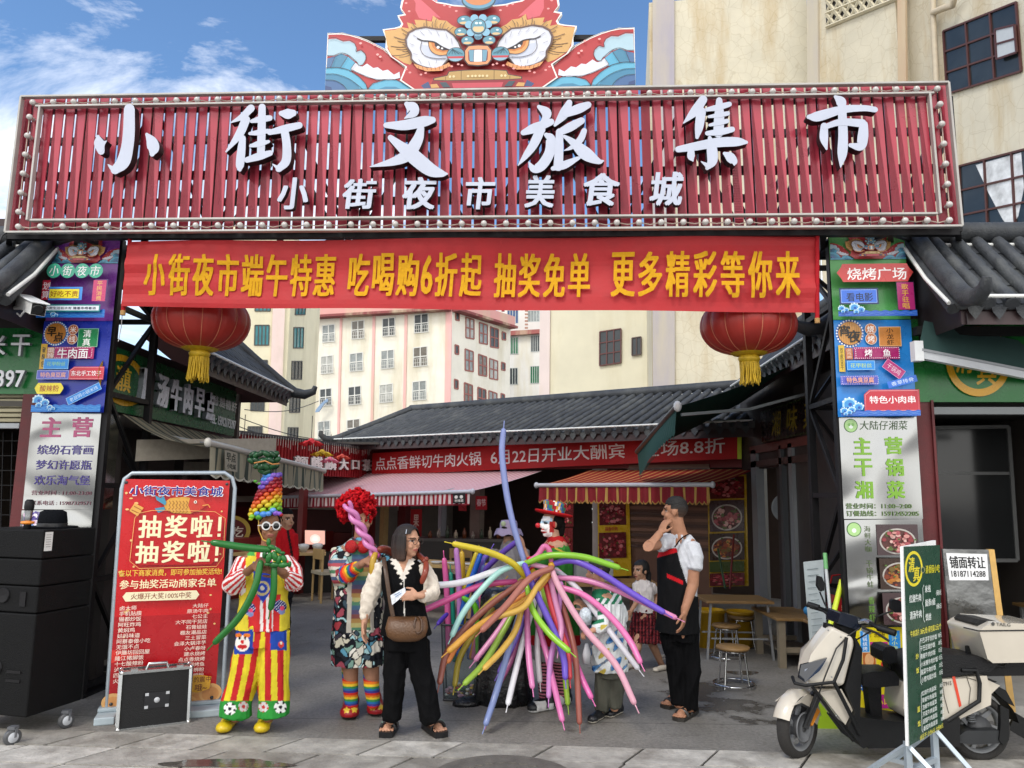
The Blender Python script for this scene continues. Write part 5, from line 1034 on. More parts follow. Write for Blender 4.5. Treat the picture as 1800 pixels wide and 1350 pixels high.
b=MB();b.tube([qq[0]+V((0,0,.03)),qq[3]-V((0,0,.03))],.018,8,'a8222a');b.tube([qq[1]+V((0,0,.05)),qq[2]-V((0,0,.05))],.018,8,'a8222a');b.tube([qq[3]-V((0,0,.03)),qq[3]-V((0,0,.07))],.022,8,'b08a5a');b.tube([qq[2]-V((0,0,.05)),qq[2]-V((0,0,.09))],.022,8,'b08a5a')
for k in(0,1):b.tube([qq[k]+V((0,0,.02)),qq[k]+V(((-.05,.05)[k],-.02,.12))],.004,5,'d8d8d8')
b.tube([hit(215,550,BNP),hit(213,575,push(BNP,-.1)),hit(208,600,push(BNP,-.1))],.004,5,'c9c9c9');b.build('hem_pole',CLOTH,bn)
# ---------------------------------------------------------------- lanterns
LANT=mat('red lantern silk','b4372e',.42,0,.10,3,.12,8,trans=.25);GOLD=mat('gold fringe','c3a01c',.5,.2,.25,40)
def lantern(px,py,hw,hh,ty,Y,lab):
 c=P(px,py,Y);R=hw/F*(c-CAM).dot(cF);Z=hh/F*(c-CAM).dot(cF);t=thing('red_lantern',lab,'lantern',c,'big red lanterns under the gate')
 b=MB();pr=[(R*max(.36,math.sin(a)**.72)if 0<a<math.pi else R*.36,-Z*math.cos(a))for a in[math.pi*(.06+.88*i/16)for i in range(17)]]
 b.lathe(c,pr,96,gore=.045,gn=16);b.build('shade',LANT,t)
 b=MB()
 for i in range(16):
  a=2*math.pi*(i)/16;pts=[c+V((math.cos(a)*r*.958,math.sin(a)*r*.958,z))for r,z in pr];b.tube(pts,.004,5,'c97a5a')
 b.build('ribs',PAINT,t)
 b=MB();zb=-Z*math.cos(math.pi*.06);b.lathe(c,[(R*.45,zb+Z*.06),(R*.37,zb+.0),(R*.33,zb-.012),(R*.2,zb-.02),(0,zb-.02)],32);b.build('gold_cap',GOLD,t);b=MB();b.lathe(c,[(R*.5,-zb-Z*.1),(R*.36,-zb),(0,-zb+.02)],32);b.build('gold_cap',GOLD,t);b=MB();b.lathe(c,[(.08,zb-.02),(.095,zb-.045),(.082,zb-.08),(.0,zb-.09)],20);b.build('tassel_knot',GOLD,t)
 b=MB();rr=random.Random(px)
 for i in range(70):
  a=2*math.pi*i/70;r=.082*(1-.2*rr.random());p=c+V((r*math.cos(a),r*math.sin(a),zb-.08));e=p+V((.02*rr.uniform(-1,1),.02*rr.uniform(-1,1),-(ty*(.85+.2*rr.random()))));b.tube([p,p.lerp(e,.5)+V((.008*rr.uniform(-1,1),0,0)),e],.0065,5)
 b.build('tassel',GOLD,t);b=MB();b.tube([c+V((0,0,-zb)),c+V((0,0,3.92-c.z))],.008,6,'2a2422');b.build('cord',PAINT,t)
lantern(355,565,82,50,.22,6.95,'red lantern with golden tassel below the banner beside the long green sign');lantern(1315,573,83,50,.19,6.6,'red lantern with golden tassel below the banner beside the green pillar panel')
# ================================================================ objects in front of and under the gate
BLK=mat('scuffed black cabinet','0a0a0b',.65,0,.35,14,.3,160,spec=.2)
c0=G(42,1297);ur=G(141,1262)-c0;ul_=V((-ur.y,ur.x,0)).normalized()
if ul_.x>0:ul_=-ul_
t=thing('speaker_stack','tall black stack of loudspeaker cabinets on casters under a felt hat','speaker',c0+ur*.5+ul_*.3)
zs=[(.13,.83),(.835,1.02),(1.025,1.21),(1.215,1.42)]
for i,(a,z)in enumerate(zs):
 b=MB();e=.004*(i%2);o=c0+ur*e-ul_*(-e)+V((0,0,a));b.obox(o,ur*(1-2*e),ul_*(.62-2*e),(0,0,z-a));b.build('cabinet',BLK,t,bev=.012)
b=MB();n_=-ul_
for zz_ in(.95,.45):p=c0+ul_*.3+V((0,0,zz_));b.lathe(p-V((0,0,0))-ur.normalized()*.003,[(.0,.004),(.05,.008),(.055,0)],16,axis=-ur,smooth=False)
for i in range(2):
 p=c0+ur*.08+V((0,0,1.05+.0*i));
b.obox(c0+ul_*.10+V((0,0,.88))-ur.normalized()*.006,ul_*.05,ur.normalized()*.01,(0,0,.10));b.build('handle_plate',BLACKSTEEL,t);b=MB();b.obox(c0+ul_*.08+V((0,0,.42))-ur.normalized()*.006,ul_*.12,ur.normalized()*.01,(0,0,.02));b.obox(c0+ul_*.08+V((0,0,.36))-ur.normalized()*.006,ul_*.12,ur.normalized()*.01,(0,0,.02));b.build('handle_plate',BLACKSTEEL,t)
sh=Sheet(c0+ur*.02+V((0,0,1.405))+ul_*-.002,c0+ur*.16+V((0,0,1.405))+ul_*-.002,c0+ur*.16+V((0,0,1.27))+ul_*-.002,c0+ur*.02+V((0,0,1.27))+ul_*-.002,20,40)
sh.rect(0,0,20,40,'dcdcd8')
for i in range(6):sh.line([(3,6+i*5),(16,6+i*5)],1,'8a8a88')
sh.build('paper_tag',INK,t)
for k,(p,rr)in enumerate(((G(20,1311),0),(G(115,1280),.4),(c0+ur*.9+ul_*.5,.2),(c0+ur*.1+ul_*.55,.1))):
 b=MB();p=V((p.x,p.y,.055));ax=V((.8,-.55,0));b.lathe(p,[(.0,-.016),(.046,-.018),(.055,-.012),(.055,.012),(.046,.018),(0,.016)],20,'4a4b4d',axis=ax);b.lathe(p,[(0,.021),(.03,.021),(.034,.017)],16,'b9bcc0',axis=ax);b.obox(p+V((-.025,-.025,.052)),(.05,0,0),(0,.05,0),(0,0,.02),'5a5c60');b.bar(p+V((.025,.0,0)),p+V((.025,0,.06)),.006,.025,'6a6c70');b.build('caster',PLAST,t)
ht=c0+ul_*.24+ur*.62+V((0,0,1.42));b=MB();b.lathe(ht,[(.0,.005),(.175,.012),(.18,.004),(.17,.0),(.0,.0)],28);b.lathe(ht,[(.10,.0),(.102,.05),(.09,.12),(.06,.135),(.0,.12)],24)
t=thing('felt_hat','black felt hat with a brim lying on top of the speaker stack','hat',ht);b.build('hat_body',mat('black felt','101216',.9,0,.2,30,.3,150,spec=.1),t);b=MB();b.lathe(ht,[(.1035,.004),(.1045,.035),(.1035,.036)],24);b.build('band',mat('black ribbon','0e0f11',.5,0,0),t)
mp_=c0+ul_*.22+ur*.13+V((0,0,1.42));t=thing('microphone','silver microphone with an orange ring standing on the speaker stack','microphone',mp_)
b=MB();b.lathe(mp_,[(.0,0),(.026,0),(.024,.09),(.028,.14)],16,'8e8f92');b.build('body',STEEL,t);b=MB();b.lathe(mp_,[(.03,.135),(.034,.16),(.032,.2),(.02,.215),(0,.216)],16,'2b2c2f');b.build('head',BLACKSTEEL,t);b=MB();b.lathe(mp_,[(.027,.035),(.045,.04),(.045,.055),(.027,.058)],18,'e88a2c');b.build('ring',PLAST,t)
p0,p1=G(180,1263),G(392,1247);BS=vplane(p0,p1);t=thing('banner_stand','red prize draw banner in a grey tube frame stand','banner stand',(p0+p1)/2)
fr=[(186,1262),(214,860),(219,842),(232,832),(395,831),(408,840),(413,858),(390,1245)]
b=MB();b.tube([hit(x,y,BS)for x,y in fr],.016,10);b.build('frame',GALV,t)
for k,(x,y,x2,y2)in enumerate(((186,1256,208,1250),(330,1242,392,1240))):
 b=MB();p,q=hit(x-14 if k==0 else x,y,BS),hit(x2,y2,BS);p.z=q.z=0;b.obox(p+BS[1]*.2,q-p,-BS[1]*.4,(0,0,.055));b.obox(p+BS[1]*.05+V((0,0,.055)),q-p,-BS[1]*.1,(0,0,.03));b.build('base',mat('grey moulded plastic','a8b5bb',.5,0,.1,9),t,bev=.008)
sh=psheet(push(BS,.01),(219,842),(404,845),(378,1231),(187,1245),400,850)
sh.rect(0,0,400,850,'c8151c');sh.rect(0,520,400,850,'b0121c');r_=random.Random(12)
sh.face([(0,690),(110,660),(0,640)],'d8352c');sh.face([(0,720),(180,700),(0,750)],'a80f18')
for x,y,r in((20,830,40),(70,850,34),(330,835,34),(380,820,44),(300,850,30)):sh.circ(x,y,r,'e3b070',r*.8);sh.circ(x,y+4,r*.75,'d8985a',r*.6)
for i in range(26):x,y=r_.choice((r_.uniform(5,60),r_.uniform(340,395))),r_.uniform(40,620);sh.circ(x,y,r_.uniform(4,8),'e9c17a',r_.uniform(3,5),8)
sh.face([(150,92),(175,72),(230,66),(290,78),(300,110),(255,132),(190,130),(160,115)],'dba444');sh.face([(250,70),(300,76),(318,98),(290,120),(258,128),(245,100)],'c93b2a')
for i in range(6):
 for j in range(3):sh.line([(172+i*13,82+j*16),(179+i*13,92+j*16),(172+i*13,98+j*16)],2,'8a4a1c')
sh.face([(158,100),(125,80),(118,62),(140,72),(150,62),(162,90)],'3f8fae');sh.face([(155,106),(120,112),(135,130),(160,118)],'3f8fae');sh.circ(272,86,6,'f2e8d8');sh.circ(272,86,3,'2a1a14',n=8);sh.line([(300,100),(322,96),(330,108)],3,'e8a84c');sh.face([(45,92),(80,110),(60,142),(28,122)],'e0a850');sh.line([(35,118),(66,132)],3,'a05a20');sh.line([(44,104),(74,120)],3,'a05a20')
sh.text('小街夜市美食城',22,22,378,66,'f4f2f4',.055);sh.text('小街夜市美食城',25,25,375,63,'1d2a8c',.032)
gold='f6ecc0'
sh.face([(62,160),(100,128),(340,140),(385,165),(378,300),(350,330),(80,328),(48,300)],'b81018')
for y0,y1,dx in((138,226,4),(236,322,0)):
 for ch,x in zip('抽奖啦',(62,160,258)):sh.text(ch,x+dx,y0,x+dx+84,y1,gold,.035)
 sh.rect(362+dx,y0+6,374+dx,y1-26,gold);sh.rect(362+dx,y1-16,374+dx,y1-4,gold)
sh.line([(50,150),(60,132),(110,120),(200,118),(350,124),(392,150),(394,300),(370,338),(80,340),(44,312),(50,150)],2,'e8b46a')
sh.text('在以下商家消费，即可参加抽奖活动!',8,344,392,370,'e8c24a',.02);sh.text('参与抽奖活动商家名单',14,382,372,416,gold,.02)
sh.face([(40,428),(300,428),(312,444),(300,462),(40,462),(28,444)],'f0e6c0');sh.text('火爆开大奖100%中奖',58,433,282,456,'8a3a24',.01)
La=['卤大师','手机贴膜','锡都炒饭','阿旺炸鸡','黄焖鸡','姑妈味道','阿蔡泰傣小吃','无饿不点','伊膳坊回回屋','隆江猪脚饭','十七酸辣粉','泸西小锅米线','四哥烧烤','火爆鱿鱼'];Ra=['大陆仔','原汤牛肉','七公主','大不同干货店','石膏娃娃','棚友潮品店','三土冒菜','会泽大锅洋芋','小卢春呀','建水烧烤','点点香烧烤','千江月川味干锅烤鱼','正宗老柳州螺蛳粉','螺蛳粉','烧烤']
for i,s_ in enumerate(La):sh.text(s_,22-i*.3,478+i*20.3,22+len(s_)*20,495+i*20.3,'f0ded0',.01)
for i,s_ in enumerate(Ra):sh.text(s_,350-len(s_)*20,478+i*20.0,350,494+i*20.0,'f0ded0',.01)
sh.face([(270,752),(330,745),(380,755),(375,800),(330,812),(280,800)],'d9a22c');sh.text('惊喜的震中',268,752,378,774,'6a2a14',.01);sh.text('哦~',320,780,366,806,'6a2a14',.02)
b=MB();b.obox(sh.q[3]-sh.n*.004,sh.q[2]-sh.q[3],sh.q[0]-sh.q[3],sh.n*.003,'b5b0ac');b.build('backing_cloth',CLOTH,t);sh.build('printed_banner',INKG,t)
b=MB()
for x,y in((222,848),(399,851),(195,1238),(372,1226)):b.lathe(hit(x,y,push(BS,.03)),[(0,.006),(.012,.004),(.013,0)],10,'3a3a3c',axis=BS[1])
b.build('eyelet',PLAST,t)
p0,p1=G(207,1285),G(331,1270);u=(p1-p0);CS=vplane(p0,p1);n=CS[1];hh=P(208,1187,p0.y).z;t=thing('flight_case','black aluminium edged case standing in front of the banner stand','case',(p0+p1)/2)
tilt=-n*.05
b=MB();b.obox(p0+V((0,0,.012)),u,-n*.13,V((0,0,hh-.02))+tilt);b.build('case_shell',mat('black laminate','0b0b0d',.45,0,.3,8,.2,120,spec=.3),t)
b=MB();vz=V((0,0,hh-.0))+tilt;q=[p0+V((0,0,.005)),p1+V((0,0,.005))]
for o in(n*.004,-n*.134):
 a,c=q[0]+o,q[1]+o;b.bar(a,c,.02,.02);b.bar(a+vz,c+vz,.02,.02);b.bar(a,a+vz,.02,.02);b.bar(c,c+vz,.02,.02)
for a in(q[0],q[1],q[0]+vz,q[1]+vz):b.bar(a,a-n*.13,.021,.021)
a=q[0]-n*.05+vz*.999;b.bar(a,a+u,.012,.03);b.build('aluminium_edge',STEEL,t)
b=MB()
for a in(q[0],q[1],q[0]+vz,q[1]+vz):
 for o in(V((0,0,0)),-n*.13):b.ell(a+o,.019,8,6,'b9bcc0')
b.build('corner_cap',CHROME,t)
b=MB();m_=q[0].lerp(q[1],.5)+vz;b.tube([m_-u*.16+V((0,0,.012)),m_-u*.13+V((0,0,.05)),m_+u*.13+V((0,0,.05)),m_+u*.16+V((0,0,.012))],.011,8,'6a6d70')
for s_ in(-.33,.33):b.obox(m_+u*s_-u*.05+n*.01,u*.1,-n*.03,(0,0,.025),'9a9da0')
b.build('handle',STEEL,t)
b=MB();m2=p0.lerp(p1,.52)+vz*.48+n*.008;uu=u.normalized();b.obox(m2-uu*.085-V((0,0,.055)),uu*.17,n*.004,(0,0,.11),'1b1c20')
b.lathe(m2+n*.005,[(0,.006),(.018,.006),(.02,0)],14,'b9bcc0',axis=n)
for sx in(-1,1):
 for sz in(-1,1):b.obox(m2+uu*(sx*.07-.012)+V((0,0,sz*.045-.01))+n*.004,uu*.024,n*.004,(0,0,.02),'b9bcc0')
b.build('lock_plate',PLAST,t)
# ---------------------------------------------------------------- scooter
SY=5.45
def sp(x,y,d=0):return P(x,y,SY+d)
t=thing('scooter','beige electric scooter with a rear top box parked beside the green menu board','scooter',G(1560,1335))
CREAM=mat('cream scooter paint','c4bcad',.2,0,.05,5,coat=.6);BPL=mat('black moulded plastic','0e0f10',.5,0,.25,20,.2,180,spec=.35);TYRE=mat('dusty tyre rubber','2b2927',.85,0,.3,15,.3,90)
def slab(mb,pts,w0,w1=None,col=None,taper=None):
 """side outline in photo pixels on the scooter's middle plane, extruded to both sides"""
 w1=w0 if w1 is None else w1;a=[sp(x,y,0)+V((0,-w0,0))for x,y in pts];mb.prism(a,(0,w0+w1,0),col)
def wheel(name,px,py,r,ax,spoke):
 c=sp(px,py,0);c.z=r+.0;ax=V(ax).normalized();w_=MB();pr=[(r*.74,-.035),(r*.86,-.046),(r*.97,-.03),(r,0),(r*.97,.03),(r*.86,.046),(r*.74,.035)];w_.lathe(c,pr+[pr[0]],48,axis=ax);o=w_.build('tyre',TYRE,t)
 w_=MB();w_.lathe(c,[(r*.74,-.034),(r*.66,-.028),(r*.64,0),(r*.66,.028),(r*.74,.034)],40,'7a7c7e',axis=ax);w_.lathe(c,[(0,-.05),(r*.34,-.045),(r*.36,0),(r*.34,.045),(0,.05)],24,'4a4b4d',axis=ax);w_.lathe(c,[(r*.45,-.03),(r*.46,-.028),(r*.3,-.027)],24,'a9abad',axis=ax)
 x=ax.cross(V((0,0,1))).normalized();z=V((0,0,1))
 for k in range(spoke):
  a=2*math.pi*k/spoke+.3;d=x*math.cos(a)+z*math.sin(a);e=x*math.cos(a+.25)+z*math.sin(a+.25);w_.bar(c+d*r*.32,c+e*r*.67,.028,.02,'8a8c8e',up=ax)
 w_.build('rim',PAINT,t);return c
fc=wheel('front',1402,1283,.205,(.62,-.78,0),5);rc=wheel('rear',1718,1286,.215,(.05,-1,0),7)
b=MB();fd=V((.78,.62,0));pts=[]
nA=14
for i in range(nA+1):
 a=math.radians(20+150*i/nA);
 for s_ in(-1,-.5,.5,1):
  r=.232-(.03 if abs(s_)==1 else 0);pts.append(fc+V((-.78,-.62,0))*(-math.cos(a)*r)*-1*1.0+V((0,0,math.sin(a)*r+.005))+V((.62,-.78,0))*.062*s_)
fs=[(i*4+j,i*4+j+1,(i+1)*4+j+1,(i+1)*4+j)for i in range(nA)for j in range(3)];b.add(pts,fs,None,0,True)
for s_ in(-1,1):
 pc=[fc+V((.78,.62,0))*x+V((0,0,z))+V((.62,-.78,0))*.064*s_ for x,z in((-.15,.165),(.02,.215),(.15,.17),(.17,.06),(.13,.0),(.09,.03),(.06,.12),(-.05,.17))];b.prism(pc,V((.62,-.78,0))*.006*s_)
b.build('front_fender',CREAM,t)
b=MB();b.bar(fc+V((.62,-.78,0))*.055,sp(1447,1200,-.04),.035,.035,'202123');b.bar(fc-V((.62,-.78,0))*.055,sp(1447,1200,.06),.035,.035,'202123');b.bar(fc+V((.62,-.78,0))*.075+V((.02,.02,.02)),fc+V((.62,-.78,0))*.075+V((.10,.08,.10)),.03,.03,'d2831e');b.lathe(fc,[(.09,-.055),(.1,-.05),(.03,-.05)],24,'6b6d70',axis=(-.62,.78,0));b.build('fork',PAINT,t)
b=MB();ap=[(1454,1097),(1485,1113),(1485,1128),(1466,1197),(1414,1203),(1404,1175),(1418,1147),(1436,1118)]
cpt=[sp(x,y,0)for x,y in ap];fl=[.05,.05,.05,.16,.10,.06,.05,.05]
mid_=[sp(x,y,0)for x,y in ap];L_=[p+V((.02*k,-w_,0))for k,(p,w_)in enumerate(zip(mid_,(.07,.15,.16,.17,.08,.05,.07,.06)))];L_=[p-V((.02*k,0,0))for k,p in enumerate(L_)];R_=[V((p.x,2*SY-p.y,p.z))for p in L_]
n_=len(L_);b.add(L_+R_,[tuple(range(n_))[::-1],tuple(range(n_,2*n_))]+[(i,(i+1)%n_,(i+1)%n_+n_,i+n_)for i in range(n_)]);b.build('front_apron',CREAM,t,bev=.028,fix=True)
b=MB();slab(b,[(1427,1208),(1464,1202),(1484,1238),(1471,1264)],.135);b.build('leg_shield',CREAM,t,bev=.012)
b=MB();q=[V((p.x,p.y-.012,p.z))for p in(sp(1407,1168,-.06),sp(1453,1156,-.13),sp(1440,1178,-.13),sp(1414,1199,-.09),sp(1403,1191,-.06))];b.prism(q,(0,.02,0));o=b.build('headlight',mat('smoked headlight lens','23262d',.08,0,.1,9,coat=.6),t);b=MB();b.prism([V((p.x,p.y-.016,p.z))for p in(sp(1413,1176,-.075),sp(1425,1171,-.085),sp(1420,1186,-.08),sp(1413,1190,-.07))],(0,.004,0),'8f96a2');b.build('lamp_reflector',PLAST,o)
b=MB();slab(b,[(1485,1113),(1496,1132),(1494,1195),(1492,1247),(1512,1292),(1498,1302),(1471,1266),(1484,1240),(1467,1199),(1486,1128)],.17);slab(b,[(1496,1250),(1600,1262),(1665,1250),(1665,1300),(1508,1303)],.15);b.tube([sp(1393,1190,-.1),sp(1397,1201,-.16),sp(1415,1205,-.18),sp(1466,1199,-.19),sp(1482,1160,-.19),sp(1488,1120,-.18)],.012,8);b.tube([sp(1466,1199,-.19),sp(1492,1250,-.19),sp(1512,1292,-.18)],.014,8);b.tube([sp(1428,1207,-.15),sp(1470,1265,-.16),sp(1500,1302,-.15)],.012,8);b.build('footboard',BPL,t,bev=.006)
b=MB();b.bar(sp(1456,1096,0),sp(1442,1205,0),.05,.05);slab(b,[(1470,1098),(1500,1100),(1495,1130),(1480,1120)],.06);b.tube([sp(1424,1066,.26),sp(1448,1073,.20),sp(1470,1092,.08),sp(1500,1096,-.05),sp(1528,1095,-.16),sp(1545,1104,-.22)],.014,8);b.tube([sp(1543,1103,-.22),sp(1574,1113,-.30)],.022,10);b.tube([sp(1440,1068,.22),sp(1420,1062,.28)],.02,10);b.tube([sp(1516,1103,-.15),sp(1540,1112,-.22),sp(1563,1127,-.28)],.008,6);b.tube([sp(1455,1072,.15),sp(1430,1064,.26),sp(1418,1066,.3)],.007,6)
b.tube([sp(1538,1096,-.2),sp(1541,1084,-.22),sp(1568,1074,-.24)],.006,6);b.tube([sp(1458,1078,.2),sp(1449,1060,.24),sp(1441,1040,.24)],.006,6);b.ell(sp(1500,1137,-.1),(.02,.02,.02),10,6);b.build('handlebar',BPL,t)
b=MB();b.tube([sp(1512,1094,-.1),sp(1522,1092,-.14),sp(1530,1095,-.17)],.02,8);slab(b,[(1518,1104),(1532,1112),(1528,1116),(1516,1109)],.0,.03);b.build('brake_clamp',STEEL,t)
b=MB();slab(b,[(1467,1072),(1502,1082),(1503,1098),(1498,1104),(1462,1092)],.10);b.build('dashboard',mat('dark blue display','171d29',.15,0,.1,9,coat=.4),t,bev=.01)
for pts in([(1567,1056),(1572,1053),(1583,1056),(1587,1064),(1585,1077),(1573,1077),(1567,1070)],[(1438,1012),(1445,1014),(1450,1026),(1449,1038),(1443,1040),(1437,1030)]):
 b=MB();d=-.24 if pts[0][0]>1500 else.24;q=[sp(x,y,d)for x,y in pts];b.prism(q,(0,.035,0));b.build('mirror',BPL,t,bev=.006)
b=MB();slab(b,[(1503,1178),(1520,1174),(1558,1174),(1567,1184),(1566,1198),(1520,1203),(1503,1198)],.11);slab(b,[(1520,1203),(1544,1203),(1546,1256),(1526,1256)],.04);slab(b,[(1540,1140),(1546,1133),(1560,1132),(1566,1140),(1566,1160),(1550,1162),(1541,1156)],.09);b.tube([sp(1561,1158,0),sp(1565,1175,0),sp(1563,1198,0)],.012,8);b.build('child_seat',mat('black vinyl','0e0e10',.45,0,.2,15,.25,120,spec=.35),t,bev=.014)
b=MB();slab(b,[(1566,1165),(1575,1152),(1600,1146),(1660,1143),(1718,1150),(1735,1157),(1720,1172),(1660,1180),(1600,1186),(1572,1190)],.14);b.build('saddle',MATS['black vinyl'],t,bev=.02)
b=MB();slab(b,[(1574,1190),(1655,1183),(1714,1180),(1722,1210),(1721,1230),(1662,1257),(1600,1262),(1580,1256),(1570,1235)],.13);slab(b,[(1714,1186),(1745,1200),(1722,1222)],.08);b.build('body_panel',CREAM,t,bev=.02)
b=MB();yy=-.133;q=[sp(x,y,yy)for x,y in((1672,1183),(1677,1183),(1690,1240),(1686,1243))];b.prism(q,(0,-.002,0),'d2452c');b.build('red_stripe',PLAST,t)
b=MB()
for pts in([(1600,1196),(1640,1193),(1700,1191),(1716,1196)],[(1655,1190),(1660,1225),(1668,1254)],[(1698,1186),(1706,1210),(1703,1238)]):b.tube([sp(x,y,-.1335)for x,y in pts],.0022,5,'4a463f')
b.tube([sp(1512,1104,-.14),sp(1490,1118,-.12),sp(1470,1140,-.14),sp(1450,1190,-.16),sp(1432,1240,-.14),sp(1418,1275,-.12)],.005,6,'161616');b.tube([sp(1530,1110,-.2),sp(1505,1125,-.1),sp(1492,1150,-.12)],.005,6,'161616')
for x,y in((1456,1108),(1478,1120),(1462,1190),(1420,1200),(1470,1258)):b.ell(sp(x,y,-.172),.006,8,5,'8a8a88')
b.build('cable_and_seam',PLAST,t)
sh=Sheet(sp(1657,1199,-.134),sp(1672,1197,-.134),sp(1673,1205,-.134),sp(1658,1207,-.134),15,8);sh.text('T915',0,0,15,7,'4a4844',.02);sh.build('model_lettering',INK,t)
b=MB();b.tube([sp(1690,1178,-.14),sp(1716,1178,-.15),sp(1722,1200,-.15),sp(1721,1232,-.15),sp(1690,1252,-.15),sp(1665,1268,-.14)],.014,8);b.tube([sp(1715,1172,-.1),sp(1735,1168,-.1),sp(1765,1172,-.1),sp(1772,1160,-.1)],.012,8);b.tube([sp(1715,1172,.1),sp(1735,1168,.1),sp(1765,1172,.1),sp(1772,1160,.1)],.012,8);b.bar(sp(1700,1162,0),sp(1800,1160,0),.2,.02);slab(b,[(1741,1204),(1752,1206),(1764,1212),(1779,1240),(1762,1230),(1745,1216)],.03);slab(b,[(1722,1190),(1742,1194),(1722,1200)],.07);b.build('rear_rack',BPL,t)
b=MB();n_=12;R0=.245
pts=[rc+V((R0*math.cos(math.radians(150-140*i/n_)),-.07 if j==0 else.07,R0*math.sin(math.radians(150-140*i/n_))))for i in range(n_+1)for j in(0,1)];b.add(pts,[(2*i,2*i+1,2*i+3,2*i+2)for i in range(n_)],None,0,True)
b.bar(rc+V((.235,0,.04)),rc+V((.34,0,-.02)),.12,.02);slab(b,[(1737,1230),(1752,1238),(1752,1290),(1742,1300),(1735,1290),(1738,1262)],.13,-.10);b.build('rear_fender',BPL,t)
b=MB();slab(b,[(1668,1284),(1680,1275),(1740,1275),(1750,1284),(1746,1296),(1690,1299),(1670,1296)],.12,.12);b.build('motor_cover',mat('dull grey cover','2d2f31',.5,.2,.15,9),t,bev=.012);
b=MB();b.tube([sp(1703,1245,-.1),sp(1708,1272,-.1)],.022,10,'1b1b1d')
for i in range(6):b.lathe(sp(1703+i*.8,1247+i*4,-.1),[(.02,-.004),(.03,0),(.02,.004)],12,'55585b',axis=(0,0,1))
b.tube([sp(1590,1300,0),sp(1580,1322,-.04),sp(1576,1338,-.06)],.012,6,'222222');b.build('shock_absorber',PAINT,t)
b=MB();bx=[(1692,1100),(1700,1094),(1716,1086),(1806,1090),(1838,1106),(1840,1135),(1825,1153),(1715,1155),(1706,1148)];slab(b,bx,.19);b.build('top_box',CREAM,t,bev=.025)
b=MB();slab(b,[(1695,1091),(1703,1084),(1735,1087),(1740,1093),(1700,1097)],.13);a=[(1694,1103),(1720,1109),(1800,1108),(1842,1116)];b.tube([sp(x,y,-.192)for x,y in a],.005,6);b.build('box_pad',BPL,t,bev=.006)
sh=Sheet(sp(1742,1093,-.194),sp(1777,1095,-.194),sp(1777,1102,-.194),sp(1742,1100,-.194),35,7);sh.circ(3.5,3.5,3.2,'4a4844',3.2);sh.text('TAILG',9,0.5,34,6.5,'4a4844',.02);sh.build('box_lettering',INK,t)
# ---------------------------------------------------------------- A-frame menu
a0,a1=P(1597,1310,4.86),P(1657,1278,5.17);MN=vplane(a0,a1);t=thing('menu_stand','dark green menu board with yellow ring and white price list on a steel stand','menu board',(a0.x,a0.y,0))
sh=psheet(MN,(1587,961),(1652,958),(1657,1278),(1597,1312),196,700);d=-sh.n*.018
b=MB();b.obox(sh.q[3]+d,sh.q[2]-sh.q[3],sh.q[0]-sh.q[3],-d*.98,'e4e4e2');b.build('board',PAINT,t);sh.rect(0,0,196,700,'14402c');sh.rect(0,0,3,700,'e4e4e2')
sh.circ(52,84,46,'e8d62c',66,36);sh.circ(52,84,37,'14402c',55,36);sh.text('清',24,40,56,96,'e8d62c',.02,shear=.15);sh.text('真',46,76,82,132,'e8d62c',.02,shear=.15);sh.circ(98,92,9,'c9c48a',12);sh.circ(98,92,7,'14402c',10);sh.text('·清香园小吃',108,76,190,108,'d8d02c',.015)
wc='dfe6e0'
sh.text('红烧牛肉',22,178,84,208,wc,.02);sh.text('清汤牛肉',22,238,84,268,wc,.02);sh.text('米线',104,152,136,180,wc,.02);sh.text('面条/卤',104,204,160,232,wc,.02);sh.text('饵丝',104,258,136,286,wc,.02);sh.text('小碗10元',164,176,194,198,wc,.01);sh.text('大碗12元',164,228,194,250,wc,.01);sh.line([(98,148),(92,160),(92,205),(88,218),(92,230),(92,275),(98,288)],2,wc)
sh.text('牛肉凉片 38元/份 荷包蛋 2元/个',20,306,190,330,'e0d648',.015)
A1=['干巴洋芋丝炒饭','干巴豆豉炒饭','青椒牛肉炒饭','小米辣牛肉炒饭','酸菜牛肉炒饭','小葱鸡蛋炒饭'];B1=['红烧牛肉盖饭','青椒牛肉盖饭','泡椒牛肉盖饭','芹菜牛肉盖饭','回锅牛肉盖饭','番茄鸡蛋盖饭']
for i,s_ in enumerate(A1):sh.text(s_,68,342+i*28,68+min(len(s_)*14,96),362+i*28,wc,.01);sh.text('18元' if i<2 else '15元',170,342+i*28,190,360+i*28,wc,.01)
for i,s_ in enumerate(B1):sh.text(s_,68,530+i*24.5,150,548+i*24.5,wc,.01);sh.text('18元',170,530+i*24.5,190,546+i*24.5,wc,.01)
for ch,y in(('炒',390),('饭',440),('盖',575),('饭',625)):sh.text(ch,36,y,52,y+20,'e0d648',.02)
sh.line([(64,342),(58,350),(58,496),(64,506)],2,wc);sh.line([(64,530),(58,538),(58,664),(64,672)],2,wc);sh.text('卤豆干 小份6元 大份8元',46,676,180,694,'e0d648',.01)
sh.build('printed_menu',INKG,t)
b=MB();n=MN[1];q0,q1=hit(1604,1312,MN)-n*.03,hit(1650,1282,MN)-n*.03
for q in(q0,q1):
 g_=V((q.x,q.y,0));b.bar(q+V((0,0,.02)),g_,.035,.035);b.bar(g_+n*.30+V((0,0,.02)),g_-n*.30+V((0,0,.02)),.035,.035);b.bar(g_+n*.26+V((0,0,.03)),q+V((0,0,-.0)),.025,.025);b.bar(g_-n*.26+V((0,0,.03)),q,.025,.025)
b.bar(V((q0.x,q0.y,.1)),V((q1.x,q1.y,.1)),.03,.03);b.build('stand',GALV,t)
